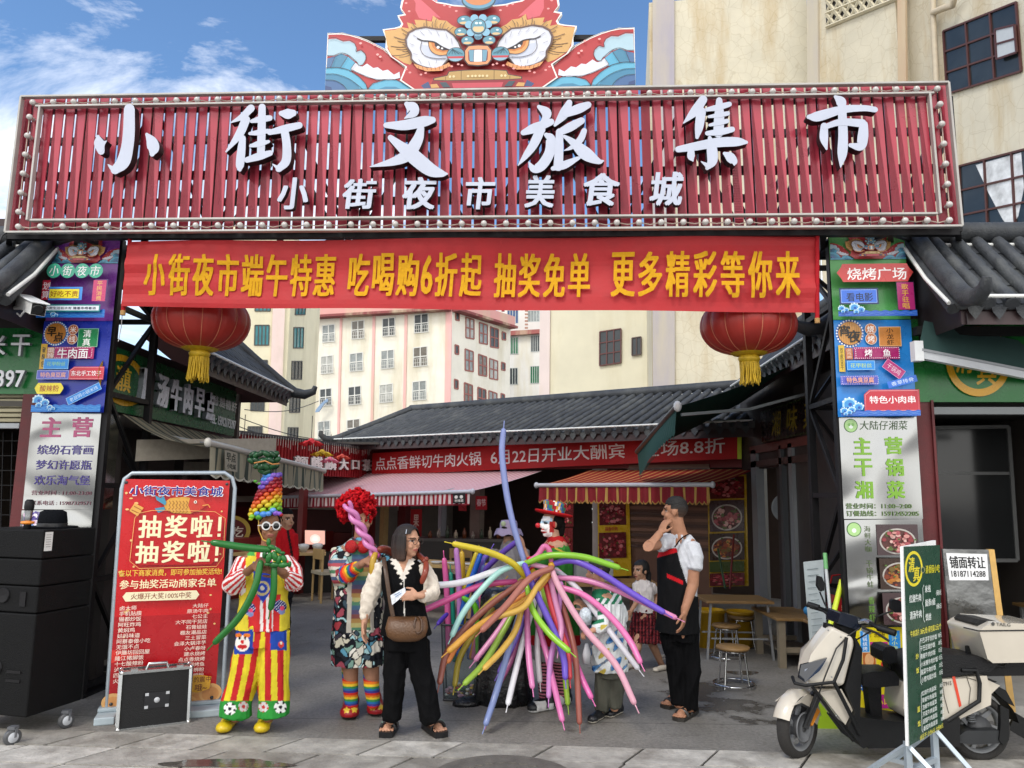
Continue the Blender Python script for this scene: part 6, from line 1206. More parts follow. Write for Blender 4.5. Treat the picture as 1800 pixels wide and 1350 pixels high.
# ---------------------------------------------------------------- lease board at the right shop
a0,a1=P(1683,1240,6.05),P(1765,1240,6.0);LB=vplane(a0,a1);t=thing('lease_board','scratched steel sheet with a white paper lease notice leaning behind the scooter','sign',(a0.x,a0.y,0))
sh=psheet(LB,(1657,965),(1738,967),(1772,1250),(1684,1246),84,282);b=MB();b.obox(sh.q[3],sh.q[2]-sh.q[3],sh.q[0]-sh.q[3],-sh.n*.03);b.build('steel_sheet',mat('scratched steel','8c8d8c',.3,1,.2,6,.6,5),t)
b=MB();q=[hit(x,y,push(LB,.004))for x,y in((1738,966),(1748,966),(1786,1252),(1774,1252))];b.prism(q,-LB[1]*.05,'c9a15c');b.build('wood_edge',mat('bare timber edge',None,.6,0,.15,12),t)
s2=psheet(push(LB,.002),(1663,972),(1735,974),(1738,1020),(1669,1020),72,48);s2.rect(0,0,72,48,'e3e4e4');s2.text('铺面转让',4,5,68,27,'1a1a1c',.03);s2.text('18187114288',5,31,67,42,'1a1a1c',.03);s2.build('paper_notice',INK,t)
# ---------------------------------------------------------------- alley furniture at the right
WOODT=mat('worn light wood','8f6f45',.5,0,.2,9)
def stool(px,py,r,h,lab=None,grp='round stools on wire legs in the alley'):
 g_=G(px,py);t=thing('stool',lab,'stool',g_,grp);b=MB();b.lathe(g_,[(0,h),(r*.95,h),(r,h-.012),(r*.95,h-.028),(0,h-.028)],28);b.build('seat',WOODT,t)
 for k in range(4):
  a=math.pi/4+k*math.pi/2;b=MB();b.tube([g_+V((r*.75*math.cos(a),r*.75*math.sin(a),h-.03)),g_+V((r*.98*math.cos(a),r*.98*math.sin(a),.05)),g_+V((r*1.05*math.cos(a),r*1.05*math.sin(a),.0))],.010,6);b.build('leg',CHROME,t)
 b=MB();b.tube([g_+V((r*1.18*math.cos(x*math.pi/14),r*1.18*math.sin(x*math.pi/14),.03))for x in range(28)],.009,6,closed=True);b.tube([g_+V((r*.80*math.cos(x*math.pi/14),r*.80*math.sin(x*math.pi/14),h-.04))for x in range(28)],.008,6,closed=True);b.build('ring',CHROME,t);return t
st=stool(1290,1207,.155,.36,'stool standing alone on the damp floor, nearest of the round stools')
clone(st,G(1278,1158),'round stool in the middle, beside the folding table');clone(st,G(1305,1139),'round stool half hidden in front of the low wooden table');clone(st,G(1244,1130),'round stool under the folding table behind the man')
def table(nm,lab,x0,y0,x1,y1,h,c,legc='8d8f91',m=None,grp=None,lw=.03,sk=0):
 a,e=V((x0,y0,0)),V((x1,y1,0));t=thing(nm,lab,'table',(a+e)/2,grp);b=MB();b.box(x0,y0,h-.03,x1,y1,h,c);b.build('tabletop',m or WOODT,t,bev=.006)
 for x in(x0+.06,x1-.06):
  for y in(y0+.06,y1-.06):b=MB();b.bar((x,y,h-.03),(x+sk*(1 if x>(x0+x1)/2 else-1),y,0),lw,lw,legc);b.build('leg',PAINT,t)
 b=MB();b.bar((x0+.06,y0+.07,h*.35),(x1-.06,y0+.07,h*.35),lw*.7,lw*.7,legc);b.build('rail',PAINT,t);b=MB();b.bar((x0+.06,y1-.07,h*.35),(x1-.06,y1-.07,h*.35),lw*.7,lw*.7,legc);b.build('rail',PAINT,t);return t
ft=G(1262,1125);table('folding_table','folding table with a brown top behind the man in the apron',2.12,8.5,2.85,9.05,.62,'7d6a4c',lw=.022,sk=.05)
table('low_table','low pale wooden table with a lower shelf near the red shopping bag',2.75,8.15,3.5,9.0,.50,'6f665a','857a68',lw=.07)
b=MB();b.box(2.85,8.25,.12,3.4,8.9,.14,'6f665a');setp(b.build('table_shelf',PAINT),'lower shelf board under the low wooden table','shelf')
table('side_table','small folding table carrying the red shopping bag',2.72,6.95,3.4,7.35,.62,'8a6f45','8d9194',lw=.022,sk=.04)
q=V((2.95,7.12,.62));t=thing('shopping_bag','red woven shopping bag with a printed woman on the side table','bag',q);b=MB();b.loft([(q+V((0,0,.0)),.17,.10,0),(q+V((0,0,.12)),.18,.12,0),(q+V((0,0,.26)),.15,.09,.05),(q+V((.01,0,.34)),.12,.04,.1)],20,'a81c20');b.build('bag_body',mat('red woven plastic',None,.4,0,.25,9,.3,20),t)
b=MB();b.tube([q+V((-.08,-.05,.32)),q+V((-.06,-.06,.42)),q+V((.02,-.06,.43)),q+V((.05,-.05,.33))],.008,6,'8c181c');b.tube([q+V((.02,.02,.33)),q+V((.06,0,.43)),q+V((.12,0,.40)),q+V((.12,.02,.32))],.008,6,'8c181c');b.build('handle',CLOTH,t)
sh=Sheet(q+V((-.15,-.128,.22)),q+V((.15,-.128,.22)),q+V((.15,-.135,.03)),q+V((-.15,-.135,.03)),30,19);sh.circ(6,6,2.6,'2a1a18',3.4);sh.circ(6,6.5,1.7,'d8a890',2.2);sh.face([(2,15),(4,9.5),(8,9.5),(10.5,15)],'d9d0cc');sh.rect(12,12,28,17,'b8482a');sh.text('好粮油',13,4,27,9,'e8c8a8',.02);sh.build('print',INK,t)
b=MB()
for dx,dz,r in((0,0,.05),(.06,.01,.045),(.03,.06,.045),(-.04,.04,.04)):b.ell(V((2.76+dx,7.22,.67+dz)),r,10,8,'3f87b8')
setp(b.build('balloon_cluster',RUBB),'small cluster of blue balloons beside the red bag','balloons')
q=[P(1412,988,6.95),P(1447,984,6.75),P(1454,1135,6.72),P(1424,1138,6.95)];b=MB();b.prism(q,V((.02,.03,0)),'b9c2c2');t=setp(b.build('white_board',PAINT),'pale hand written board leaning beside the pillar truss','board')
sh=Sheet(q[0]+V((-.002,-.004,0)),q[1]+V((-.002,-.004,0)),q[2]+V((-.002,-.004,0)),q[3]+V((-.002,-.004,0)),35,150)
r_=random.Random(3)
for i in range(12):sh.line([(5+r_.random()*4,14+i*11),(20+r_.random()*10,14+i*11)],1.2,'7f8a8c')
sh.build('handwriting',INK,t)
b=MB();b.tube([P(1450,972,6.5),P(1452,1000,6.48)],.018,8,'6aa86a');b.tube([P(1452,1000,6.48),P(1463,1110,6.4)],.014,8,'b9bdbf');b.tube([P(1463,1110,6.4),P(1470,1240,6.3)],.014,8,'b9bdbf');t=setp(b.build('mop',PLAST),'mop with a steel shaft and green grip leaning by the scooter handlebar','mop')
b=MB();b.tube([P(1480,1020,6.42),P(1466,1075,6.38),P(1445,1150,6.3)],.022,8,'c7d62a');b.tube([P(1487,1020,6.45),P(1490,1075,6.4)],.012,8,'b5c42a');setp(b.build('broom',PLAST),'bright yellow green broom handle against the pillar behind the dashboard','broom')
q=G(1455,1288);b=MB();b.prism([q+V(p)for p in((-.08,.1,0),(.26,.1,0),(.2,.1,.3),(.02,.1,.36))],(0,.14,0),'8fae1e');setp(b.build('dustpan',PLAST,bev=.01),'lime green plastic dustpan on the ground behind the front wheel','dustpan')
q=V((3.02,6.75,0));b=MB();b.lathe(q,[(.0,0),(.10,0),(.115,.3),(.07,.36),(.07,.42),(0,.42)],20,'2f5f80');setp(b.build('water_jug',PLAST),'dull blue plastic jug on the floor under the side table','jug');
q=V((3.12,7.05,0));b=MB();b.lathe(q,[(.0,0),(.09,0),(.10,.52),(.06,.56),(0,.56)],20,'8c1c1c');setp(b.build('fire_extinguisher',PLAST),'dark red cylinder standing behind the blue jug','extinguisher')
for i,(x,y,w_,h_,c,lab)in enumerate(((2.35,9.3,.34,.42,'c79a1c','yellow plastic crate behind the folding table, the left one'),(2.72,9.35,.30,.40,'b98d18','yellow plastic crate behind the folding table, the right one'),(1.9,9.15,.2,.5,'24348c','dark blue plastic tub partly behind the man in the apron'))):
 b=MB();b.loft([((x,y,0),w_*.46,.14,0),((x,y,h_-.03),w_*.5,.16,0),((x,y,h_-.03),w_*.54,.18,0),((x,y,h_),w_*.54,.18,0),((x,y,h_),w_*.48,.14,0),((x,y,h_-.1),w_*.46,.12,0)],16,c);setp(b.build('crate',PLAST),lab,'crate','plastic crates by the folding table')
b=MB();b.tube([P(1290,940,10.2),P(1283,1035,9.8)],.014,6,'6a2420');b.tube([P(1262,965,10.3),P(1275,1035,9.9)],.014,6,'2f4a2c');setp(b.build('broom_shaft',PAINT),'two thin shafts leaning on the tall food poster','brooms')
q=V((XR+1.2,10.3,2.02));b=MB();b.lathe(P(1383,893,10.0),[(0,.02),(.17,.02),(.19,.03),(.19,0)],28,'8c9296',axis=(-.3,-1,0));setp(b.build('wall_clock',PAINT),'round pale clock on the dim wall behind the glazed fronts','clock')
b=MB();q=G(1045,1100);b.box(q.x-.28,10.2,.62,q.x+.2,10.6,.86,'8f9090');b.box(q.x-.29,10.19,.83,q.x+.21,10.61,.88,'a5a6a6');setp(b.build('foam_box',PAINT,bev=.01),'pale lidded foam box on the bench behind the balloons','box')
b=MB();b.box(.75,10.15,.56,1.9,10.65,.62,'5d4432');
for x in(.8,1.3,1.85):b.box(x,10.2,0,x+.05,10.25,.56,'5d4432');b.box(x,10.55,0,x+.05,10.6,.56,'5d4432')
setp(b.build('bench',WOODT),'brown wooden bench carrying the foam box','bench')
# ---------------------------------------------------------------- back left: tables, chairs, bowls, screen
def dtable(lab,cx,cy,w_,d_,ang,n=5,grp='dining tables at the back left'):
 t=thing('dining_table',lab,'table',(cx,cy,0),grp);R=Matrix.Rotation(ang,3,'Z');o=V((cx,cy,0));b=MB();b.obox(o+R@V((-w_/2,-d_/2,.70)),R@V((w_,0,0)),R@V((0,d_,0)),(0,0,.04));b.build('tabletop',mat('blond table wood','a98d5f',.45,0,.15,7),t)
 for sx in(-1,1):
  for sy in(-1,1):b=MB();p=o+R@V((sx*(w_/2-.06),sy*(d_/2-.06),0));b.bar(p+V((0,0,.70)),p,.045,.045);b.build('leg',MATS['blond table wood'],t)
 return t
def chair(lab,cx,cy,ang,grp='pale wooden chairs at the back left'):
 t=thing('chair',lab,'chair',(cx,cy,0),grp);R=Matrix.Rotation(ang,3,'Z');o=V((cx,cy,0));wd=MATS['blond table wood'];b=MB();b.obox(o+R@V((-.21,-.2,.43)),R@V((.42,0,0)),R@V((0,.4,0)),(0,0,.05));b.build('seat',mat('pale seat pad','a8a08c',.7,0,.1,9),t)
 for sx in(-1,1):
  for sy in(-1,1):b=MB();p=o+R@V((sx*.18,sy*.17,0));b.bar(p+V((0,0,.43 if sy<0 else.82)),p,.03,.03);b.build('leg',wd,t)
 b=MB();b.obox(o+R@V((-.2,.16,.66)),R@V((.4,0,0)),R@V((0,.025,0)),(0,0,.16));b.build('backrest',wd,t)
dtable('blond dining table with bowls left of the red wigged clown',-4.0,12.9,1.9,.8,.25);dtable('blond dining table seen behind the woman and the balloon bin',-1.0,11.3,1.5,.7,-.5)
chair('pale chair in front of the bowl table',-3.65,12.2,3.3);chair('pale chair right of the bowl table',-2.9,12.6,2.2);chair('pale chair tucked by the table behind the balloon bin',-1.35,10.6,2.9);chair('pale chair against a back column under the pink awning',-.75,13.0,.4)
BOWL=mat('white glazed bowl','c9cacb',.25,0,.06,9)
r_=random.Random(9)
for i in range(9):
 x,y=-4.7+.19*i,12.75+.25*r_.random();b=MB();hgt=r_.choice((.05,.08,.11));b.lathe((x,y,.742),[(.0,0),(.04,0),(.085,hgt*.7),(.09,hgt),(.07,hgt+.02),(.0,hgt+.03)],16);setp(b.build('bowl',BOWL),'upturned pale bowl in the row on the bowl table','bowl','bowls laid out on the bowl table')
for i in range(5):
 x,y=-1.5+.24*i,11.25-.1*i;b=MB();b.lathe((x,y,.742),[(.0,0),(.05,0),(.09,.03),(.085,.035),(.0,.02)],16);setp(b.build('plate',BOWL),'pale plate on the table behind the balloon bin','plate','plates on the table behind the balloon bin')
q=P(553,955,13.4);t=thing('screen','bright pink and white lit screen standing on the bowl table','screen',q);b=MB();tl,tr,br,bl_=P(536,932,13.4),P(571,933,13.4),P(571,957,13.4),P(536,957,13.4);b.obox(bl_+V((0,.01,0)),br-bl_,tl-bl_,(0,.05,0),'6a5a5a');b.build('casing',PLAST,t)
sh=Sheet(tl,tr,br,bl_,35,25);sh.rect(0,0,35,25,'f0b8a8');sh.circ(18,15,9,'f6e4d8',8);sh.circ(18,15,5,'fdf8f0',4.5);sh.build('display',mat('lit display',None,.3,0,0,emit=.55),t)
b=MB();b.obox((-4.9,13.25,0),(1.9,.45,0),(-.05,.3,0),(0,0,.68),'17130f');setp(b.build('counter',PAINT),'black fronted counter under the bowl table','counter')
sh=Sheet((-5.0,13.0,1.35),(-4.35,13.2,1.35),(-4.35,13.2,.75),(-5.0,13.0,.75),60,60);sh.circ(30,30,28,'b59a3c',26);sh.circ(30,30,22,'5a1418',20);sh.text('小吃',12,22,48,40,'d8d0c0',.02);setp(sh.build('round_emblem',INK),'round gold ringed emblem on the red wall behind the balloon hat man','sign')
b=MB();b.box(-1.55,13.6,0,.1,14.2,.9,'2b2826');b.box(-1.6,13.55,.9,.15,14.25,.95,'4b4947');setp(b.build('counter',PAINT),'long dark counter in the open back shop','counter')
for i in range(10):
 x=-1.4+.15*i;b=MB();h_=.12+.1*((i*7)%5)/5;b.lathe((x,13.75,.95),[(0,0),(.035,0),(.035,h_*.6),(.015,h_*.8),(.015,h_),(0,h_)],10,('6a3a20','8f8a80','3a4a3a','b0a890')[i%4]);setp(b.build('bottle',PLAST),'small bottle standing on the dark back counter','bottle','bottles on the back counter')
# ---------------------------------------------------------------- balloon bin and covered tub
q=G(812,1226);q.y-=.0;t=thing('balloon_bin','clear plastic bin full of long balloons and scraps','bin',q);b=MB();cs=[(-.16,-.14),(.16,-.14),(.16,.14),(-.16,.14)];lo=[q+V((x*.9,y*.9,.01))for x,y in cs];hi=[q+V((x*1.1,y*1.1,.62))for x,y in cs]
for i in range(4):b.quad(lo[i],lo[(i+1)%4],hi[(i+1)%4],hi[i])
b.quad(*lo[::-1]);b.build('clear_wall',mat('clear bin plastic','5a5f60',.12,0,0,glass=.72),t);b=MB()
for i in range(4):b.tube([hi[i],hi[(i+1)%4]],.010,6,'24262a');b.tube([lo[i],hi[i]],.006,6,'3a3d40');b.tube([lo[i],lo[(i+1)%4]],.010,6,'24262a')
b.build('rim',PLAST,t)
r_=random.Random(6);b=MB()
for i in range(60):p=q+V((r_.uniform(-.13,.13),r_.uniform(-.11,.11),.02+.08*r_.random()));b.ell(p,(.02,.015,.012),6,4,r_.choice(['d9d9d4','b5482a','3a6a4a','c9a83a','8a5a9a','cfa0b0']))
o=b.build('scraps',PLAST,t);o['kind']='stuff'
q=G(884,1243);q+=V((0,.18,0));t=thing('covered_tub','tub wrapped in a black plastic sheet under the balloon bunch','tub',q);b=MB();secs=[]
for z,r in((.0,.235),(.04,.25),(.2,.225),(.45,.21),(.7,.20),(.86,.195),(.92,.16),(.93,.05)):secs.append((q+V((0,0,z)),r,r*.9,0))
b.loft(secs,40)
for k,(x,y,z)in enumerate(b.v):a=math.atan2(y-q.y,x-q.x);f_=1+.05*math.sin(a*9+z*3)+.03*math.sin(a*17+2)+.02*math.sin(z*22+a*3);b.v[k]=(q.x+(x-q.x)*f_,q.y+(y-q.y)*f_,z)
b.build('plastic_sheet',mat('black plastic sheet','101113',.28,0,.2,12,.5,25),t);b=MB();b.loft([(q+V((-.30,-.12,0)),.12,.09,.3),(q+V((-.30,-.12,.035)),.11,.08,.3),(q+V((-.28,-.1,.06)),.05,.04,.3)],14);b.build('sheet_corner',MATS['black plastic sheet'],t)
# ================================================================ people
def topx(X):
 d=X-np.array(CAM);z=d@np.array(cF);return 900+F*(d@np.array(cR))/z,675-F*(d@np.array(cU))/z
def linA(C):
 C=np.asarray(C,float)/255.;return np.where(C<=.04045,C/12.92,((C+.055)/1.055)**2.4)
def hexA(h):return np.array([int(h[i:i+2],16)for i in(0,2,4)],float)
def fold(X,amp,sc,seed):
 r=np.random.default_rng(seed);o=np.zeros(len(X))
 for k in range(6):
  d=r.normal(size=3);d[2]*=.45;q=np.sin(X@d*sc*(1+.5*k)+r.random()*6);o+=(q if k%2 else 1-2*np.abs(q)**.7)/(1+.4*k)
 return o*amp/1.5
def remesh(mb,name,vox,parent,col,m=CLOTH,sm=4,wr=0.,wsc=22,seed=1,keep=None):
 me=mb.mesh('tmp',CLOTH);o=bpy.data.objects.new('tmp',me);COL.objects.link(o)
 r=o.modifiers.new('r','REMESH');r.mode='VOXEL';r.voxel_size=vox;r.adaptivity=0
 s=o.modifiers.new('s','SMOOTH');s.iterations=sm;s.factor=.5
 dg=bpy.context.evaluated_depsgraph_get();n=bpy.data.meshes.new_from_object(o.evaluated_get(dg));bpy.data.objects.remove(o);bpy.data.meshes.remove(me)
 n.name=name;n.materials.clear();n.materials.append(m);k=len(n.vertices)
 X=np.empty(k*3,np.float32);n.vertices.foreach_get('co',X);X=X.reshape(-1,3).astype(float)
 if wr:
  Nn=np.empty(k*3,np.float32);n.vertices.foreach_get('normal',Nn);X=X+Nn.reshape(-1,3)*fold(X,wr,wsc,seed)[:,None];n.vertices.foreach_set('co',X.astype(np.float32).ravel())
 C=np.tile(hexA(col),(k,1))if isinstance(col,str)else col(X)
 a=n.color_attributes.new('Col','FLOAT_COLOR','POINT');a.data.foreach_set('color',np.c_[linA(C),np.ones(k)].astype(np.float32).ravel())
 if keep is not None:
  kp=keep(X);bm=bmesh.new();bm.from_mesh(n);bmesh.ops.delete(bm,geom=[v for v,q in zip(bm.verts,kp)if not q],context='VERTS');bm.to_mesh(n);bm.free()
 n.polygons.foreach_set('use_smooth',[True]*len(n.polygons));n.update()
 ob=bpy.data.objects.new(name,n);COL.objects.link(ob);return adopt(ob,parent)
def hframe(yaw):return V((math.cos(yaw),math.sin(yaw),0)),V((math.sin(yaw),-math.cos(yaw),0)),V((0,0,1))
def head(mb,c,yaw,s=1.,nod=0.):
 x,f,u=hframe(yaw);f,u=(f*math.cos(nod)-u*math.sin(nod)),(u*math.cos(nod)+f*math.sin(nod));M=Matrix((x,f,u)).transposed()
 def e(a,b,d,r):mb.ell(c+(x*a+f*b+u*d)*s,[q*s for q in r],18,12,M=M)
 e(0,-.012,.030,(.074,.094,.086));e(0,.022,-.040,(.058,.066,.078));e(0,.052,-.092,(.027,.026,.022));e(0,.098,-.018,(.013,.017,.020));e(0,.086,.002,(.010,.014,.026));e(0,.072,.026,(.052,.020,.014))
 for k in(-1,1):e(.074*k,-.006,-.008,(.012,.020,.030));e(.034*k,.062,-.036,(.024,.02,.022))
 e(0,.086,-.056,(.024,.010,.008));e(0,.083,-.068,(.020,.010,.008))
 mb.tube([c+(f*-.012-u*.05)*s,c+(f*-.024-u*.16)*s],[.050*s,.054*s],16,dome=True)
 def loc(X):d=(X-np.array(c))/s;return d@np.array(x),d@np.array(f),d@np.array(u)
 return loc
def facecol(C,loc,X,skin,hair='17130f',eyes=True,brow=True,lips='9a5a50'):
 a,b,d=loc(X);hd=(np.abs(a)<.1)&(np.abs(d)<.14)&(b>-.13)&(b<.14)
 if eyes:
  ew=hd&(b>.04)&(((np.abs(a)-.031)/.015)**2+((d-.004)/.007)**2<1);C[ew]=hexA('d9d2cc');C[hd&(b>.04)&(((np.abs(a)-.031)/.0075)**2+((d-.004)/.0075)**2<1)]=hexA('1a120e');C[hd&(b>.04)&(((np.abs(a)-.031)/.018)**2+((d-.0115)/.0035)**2<1)]=hexA('2a1d18')
 if brow:C[hd&(b>.04)&(((np.abs(a)-.033)/.022)**2+((d-.026)/.005)**2<1)]=hexA(hair)
 C[hd&(b>.05)&((a/.026)**2+((d+.062)/.011)**2<1)]=hexA(lips);C[hd&(b>.05)&(np.abs(a)<.022)&(np.abs(d+.062)<.002)]=hexA('5a2a26');return C
def hand(mb,w,d,pn,side,curl=.5,s=1.,spread=.0195):
 w,d,pn=V(w),V(d).normalized(),V(pn);pn=(pn-d*pn.dot(d)).normalized();l=d.cross(pn).normalized()*side
 M=Matrix((l,d,pn)).transposed();mb.ell(w+d*.052*s,(.041*s,.056*s,.0155*s),14,10,M=M);mb.tube([w-d*.03*s,w+d*.02*s],[.027*s,.026*s],12,dome=True)
 for k,ln in enumerate((.075,.085,.078,.060)):
  b=w+(d*(.092-.004*abs(k-1.2))+l*((1.5-k)*spread))*s;a=curl*.6;p=[b-d*.015*s,b];dd=d
  for q in(.44,.32,.24):
   dd=(d*math.cos(a)+pn*math.sin(a)+l*((1.5-k)*.05)).normalized();p.append(p[-1]+dd*ln*q*s);a+=curl*.8
  mb.tube(p,[.0095*s,.0092*s,.0085*s,.0078*s,.0068*s],8,dome=True)
 b=w+(d*.022+l*.026)*s;t1=(d*.62+l*.72+pn*.25).normalized();t2=(d*.9+l*.25+pn*.45*(.5+curl)).normalized();mb.tube([b,b+t1*.038*s,b+t1*.038*s+t2*.032*s,b+t1*.038*s+t2*.056*s],[.0135*s,.0115*s,.0095*s,.008*s],8,dome=True)
def limb(mb,pts,rad,n=14):mb.tube([V(p)for p in pts],rad,n,dome=.022)
def smooth_pts(pts,k=4):return[V(p)for p in catmull([tuple(p)for p in pts],k)]
def seglen(X,pts):
 best=np.full(len(X),9.);t_=np.zeros(len(X));an=np.zeros(len(X));acc=0
 for a,b in zip(pts,pts[1:]):
  a_,b_=np.array(a),np.array(b);d=b_-a_;L_=np.linalg.norm(d);d=d/L_;q=np.clip((X-a_)@d,0,L_);r=X-a_-q[:,None]*d;D_=np.linalg.norm(r,axis=1)
  e1=np.cross(d,[0,1,0.02]);e1/=np.linalg.norm(e1);e2=np.cross(d,e1);m=D_<best;best[m]=D_[m];t_[m]=(acc+q)[m];an[m]=np.arctan2(r@e2,r@e1)[m];acc+=L_
 return t_,an,best
def stripes(v,w,cols):return np.array([hexA(c)for c in cols])[(np.floor(v/w).astype(int))%len(cols)]
def shoe(parent,heel,toe,w,h,col,sole='1b1b1b',name='shoe',m=PLAST,top=None,vox=.006):
 heel,toe=V(heel),V(toe);heel.z=toe.z=0;d=(toe-heel).normalized();L_=(toe-heel).length;x=V((-d.y,d.x,0));yaw=math.atan2(x.y,x.x);b=MB()
 M=Matrix((x,d,V((0,0,1)))).transposed()
 b.ell(heel+d*w*.9+V((0,0,h*.42)),(w*.86,w*1.0,h*.55),16,10,M=M);b.ell(toe-d*w*1.15+V((0,0,h*.34)),(w,w*1.2,h*.42),16,10,M=M);b.ell(heel+d*L_*.5+V((0,0,h*.40)),(w*.86,L_*.4,h*.5),16,10,M=M);b.tube([heel+d*w*.9+V((0,0,h*.3)),heel+d*w*.8+V((0,0,h*1.05))],[w*.7,w*.62],14,dome=True)
 def c(X):
  C=top(X,heel,toe)if top else np.tile(hexA(col),(len(X),1));C[X[:,2]<h*.20]=hexA(sole);return C
 for k,v in enumerate(b.v):
  if v[2]<.004:b.v[k]=(v[0],v[1],.004)
 return remesh(b,name,vox,parent,c,m,3)
RB=['d2352c','e07a2c','e8c53a','3f8f4f','2f6fae','4a3f8f']
def torso(mb,secs):mb.loft(secs,28)
def person(label,g):return thing('person',label,'person',g)
# ---------------------------------------------------------------- man with the balloon hat
Y=5.86;J=lambda x,y,d=0.:P(x,y,Y+d);p=person('man in yellow and red striped clown suit and white sunglasses wearing a rainbow balloon hat',G(432,1283));sk='8a5f45'
hc=J(474,925);b=MB();loc=head(b,hc,.42);nb=J(466,968)
tors=[(J(463,1118),.15,.11,.05),(J(463,1060),.145,.10,.05),(J(464,1010),.165,.105,.05),(J(465,978),.15,.085,.05),(J(466,964),.07,.06,.05)]
torso(b,tors);a1=[J(432,984),J(409,1026,-.10),J(446,996,-.32)];a2=[J(500,984),J(516,1022,-.08),J(492,1004,-.30)]
limb(b,a1,[.047,.040,.026]);limb(b,a2,[.047,.040,.026]);hand(b,a1[2],(.3,-.25,.18),(.6,.3,-.1),-1,1.0);hand(b,a2[2],(-.3,-.2,.1),(-.3,.7,.1),1,.9)
l1=[J(446,1112),J(430,1185,-.03),J(414,1264)];l2=[J(482,1112),J(482,1185,-.03),J(472,1264)]
limb(b,l1,[.08,.055,.04]);limb(b,l2,[.08,.055,.04])
def c(X):C=np.tile(hexA(sk),(len(X),1));return facecol(C,loc,X,sk,eyes=False)
remesh(b,'body',.006,p,c,SKIN,2)
b=MB();M=Matrix.Rotation(.42,3,'Z');b.ell(hc+V((-.006,.02,.035)),(.080,.098,.088),18,12,M=M)
x_,f_,u_=hframe(.42);remesh(b,'hair',.008,p,'0e0b0a',CLOTH,1,keep=lambda X:((X-np.array(hc))@np.array(f_)<.045+.0*X[:,0])&((X-np.array(hc))[:,2]>-.03+.06*(((X-np.array(hc))@np.array(f_))>-.02)))
b=MB();torso(b,[(J(462,1106),.195,.135,.05),(J(463,1085),.19,.13,.05),(J(463,1050),.175,.125,.05),(J(464,1010),.188,.125,.05),(J(465,985),.18,.105,.05),(J(466,972),.12,.085,.05),(J(467,960),.075,.07,.05)])
s1=[J(430,985),J(420,1008,-.05),J(409,1028,-.11),J(432,1008,-.24)];s2=[J(502,985),J(513,1006,-.04),J(517,1024,-.09),J(503,1012,-.2)]
limb(b,s1,[.066,.074,.078,.05]);limb(b,s2,[.066,.074,.078,.05])
def c(X):
 px,py=topx(X);C=np.tile(hexA('dfd9d6'),(len(X),1));red=hexA('c22f31');ye=hexA('d2c03a')
 st_=((px-452)/5.2).astype(int)%2==0;C[st_]=red
 v=(np.abs(px-465)>15);C[v&(py<1045)]=ye;C[v&(py>=1045)]=red;C[(np.abs(px-464)>30-(py-1045)*.05)&(py>=1040)]=ye
 for cx_,cy_ in((437,1070),(492,1066)):
  q=((px-cx_)/12)**2+((py-cy_)/11)**2<1;C[q]=hexA('28306f');C[q&(((px*.9).astype(int)+(py*.9).astype(int))%5==0)]=hexA('d9d9e2');q=((px-cx_-3)/6)**2+((py-cy_-9)/5)**2<1;C[q]=hexA('7a86b4');C[((px-cx_-4)/4)**2+((py-cy_-3)/4)**2<1]=hexA('d84a6a')
 q=(np.abs(px-462)<16-(py-1018)*.05-np.clip(py-1038,0,99)*.62)&(py>988)&(py<1062);C[q]=hexA('2840a0');rr=np.hypot(px-461,py-1034);C[q&(rr<13)&(rr>9)]=hexA('b9a878');C[q&(rr<4)]=hexA('c9c4b4')
 C[(np.abs(px-441)<7)&(np.abs(py-972)<5)]=hexA('4a9a4a')
 for pts in(s1,s2):
  t_,an,D_=seglen(X,pts);m=(D_<.10)&((px<432)|(px>500));C[m]=stripes(an[m]*.07+.5,.022,['c22f31','e2dcd9'])
 col_=(py<968)&(np.abs(px-467)<25);C[col_]=stripes(px[col_]+.3*py[col_],4,['c22f31','e2dcd9']);return C
remesh(b,'jacket',.0065,p,c,CLOTH,3,.006,24,2)
b=MB();torso(b,[(J(463,1135),.16,.13,.05),(J(463,1095),.17,.13,.05)])
t1=[J(444,1110),J(432,1180,-.02),J(416,1235),J(414,1258)];t2=[J(483,1110),J(482,1180,-.02),J(481,1235),J(481,1257)]
limb(b,t1,[.115,.108,.112,.112],20);limb(b,t2,[.115,.108,.112,.112],20)
def c(X):
 px,py=topx(X);left=px<463-(py-1100)*.1;cx_=np.where(left,np.interp(py,[1110,1180,1258],[443,432,415]),482.);C=stripes(px-cx_+5.5+110,11,['d4c231','b82a2c'])
 cuff=py>1232;C[cuff]=hexA('2f8a3a')
 for bx,by,k in((404,1246,0),(428,1242,1),(463,1243,1),(493,1243,0)):
  rr=np.hypot(px-bx,(py-by));q=rr<(11 if k==0 else 9);C[q]=hexA('e8e8e6' if k==0 else 'c9c4c4');a=np.arctan2(py-by,px-bx);C[q&((rr<3.2)|((rr>7)&(np.sin(a*5/2*2)>.55)))]=hexA('17171b' if k==0 else 'b83a34')
 for x0,x1,y0,y1,k in((411,445,1106,1150,0),(475,504,1100,1143,1)):
  q=(px>x0)&(px<x1)&(py>y0)&(py<y1);C[q]=hexA('25449a')
  if k==0:
   rr=np.hypot((px-426)/13,(py-1131)/14);C[q&(rr<1)]=hexA('e6ded6');C[q&(np.hypot((px-419)/6,(py-1117)/4)<1)]=hexA('d8742a');C[q&(np.hypot((px-434)/6,(py-1117)/4)<1)]=hexA('d8742a');C[q&(np.hypot((px-426)/3.4,(py-1128)/3.4)<1)]=hexA('c8282a');C[q&(np.hypot((px-426)/9,(py-1137)/4)<1)]=hexA('b8282c');C[q&(np.hypot((np.abs(px-426)-5)/2,(py-1122)/3)<1)]=hexA('1a1a20')
  else:C[q&(np.hypot((px-494)/5,(py-1133)/6)<1)]=hexA('c8403a');C[q&(np.hypot((px-494)/2.5,(py-1130)/2.5)<1)]=hexA('e0d8c8')
 return C
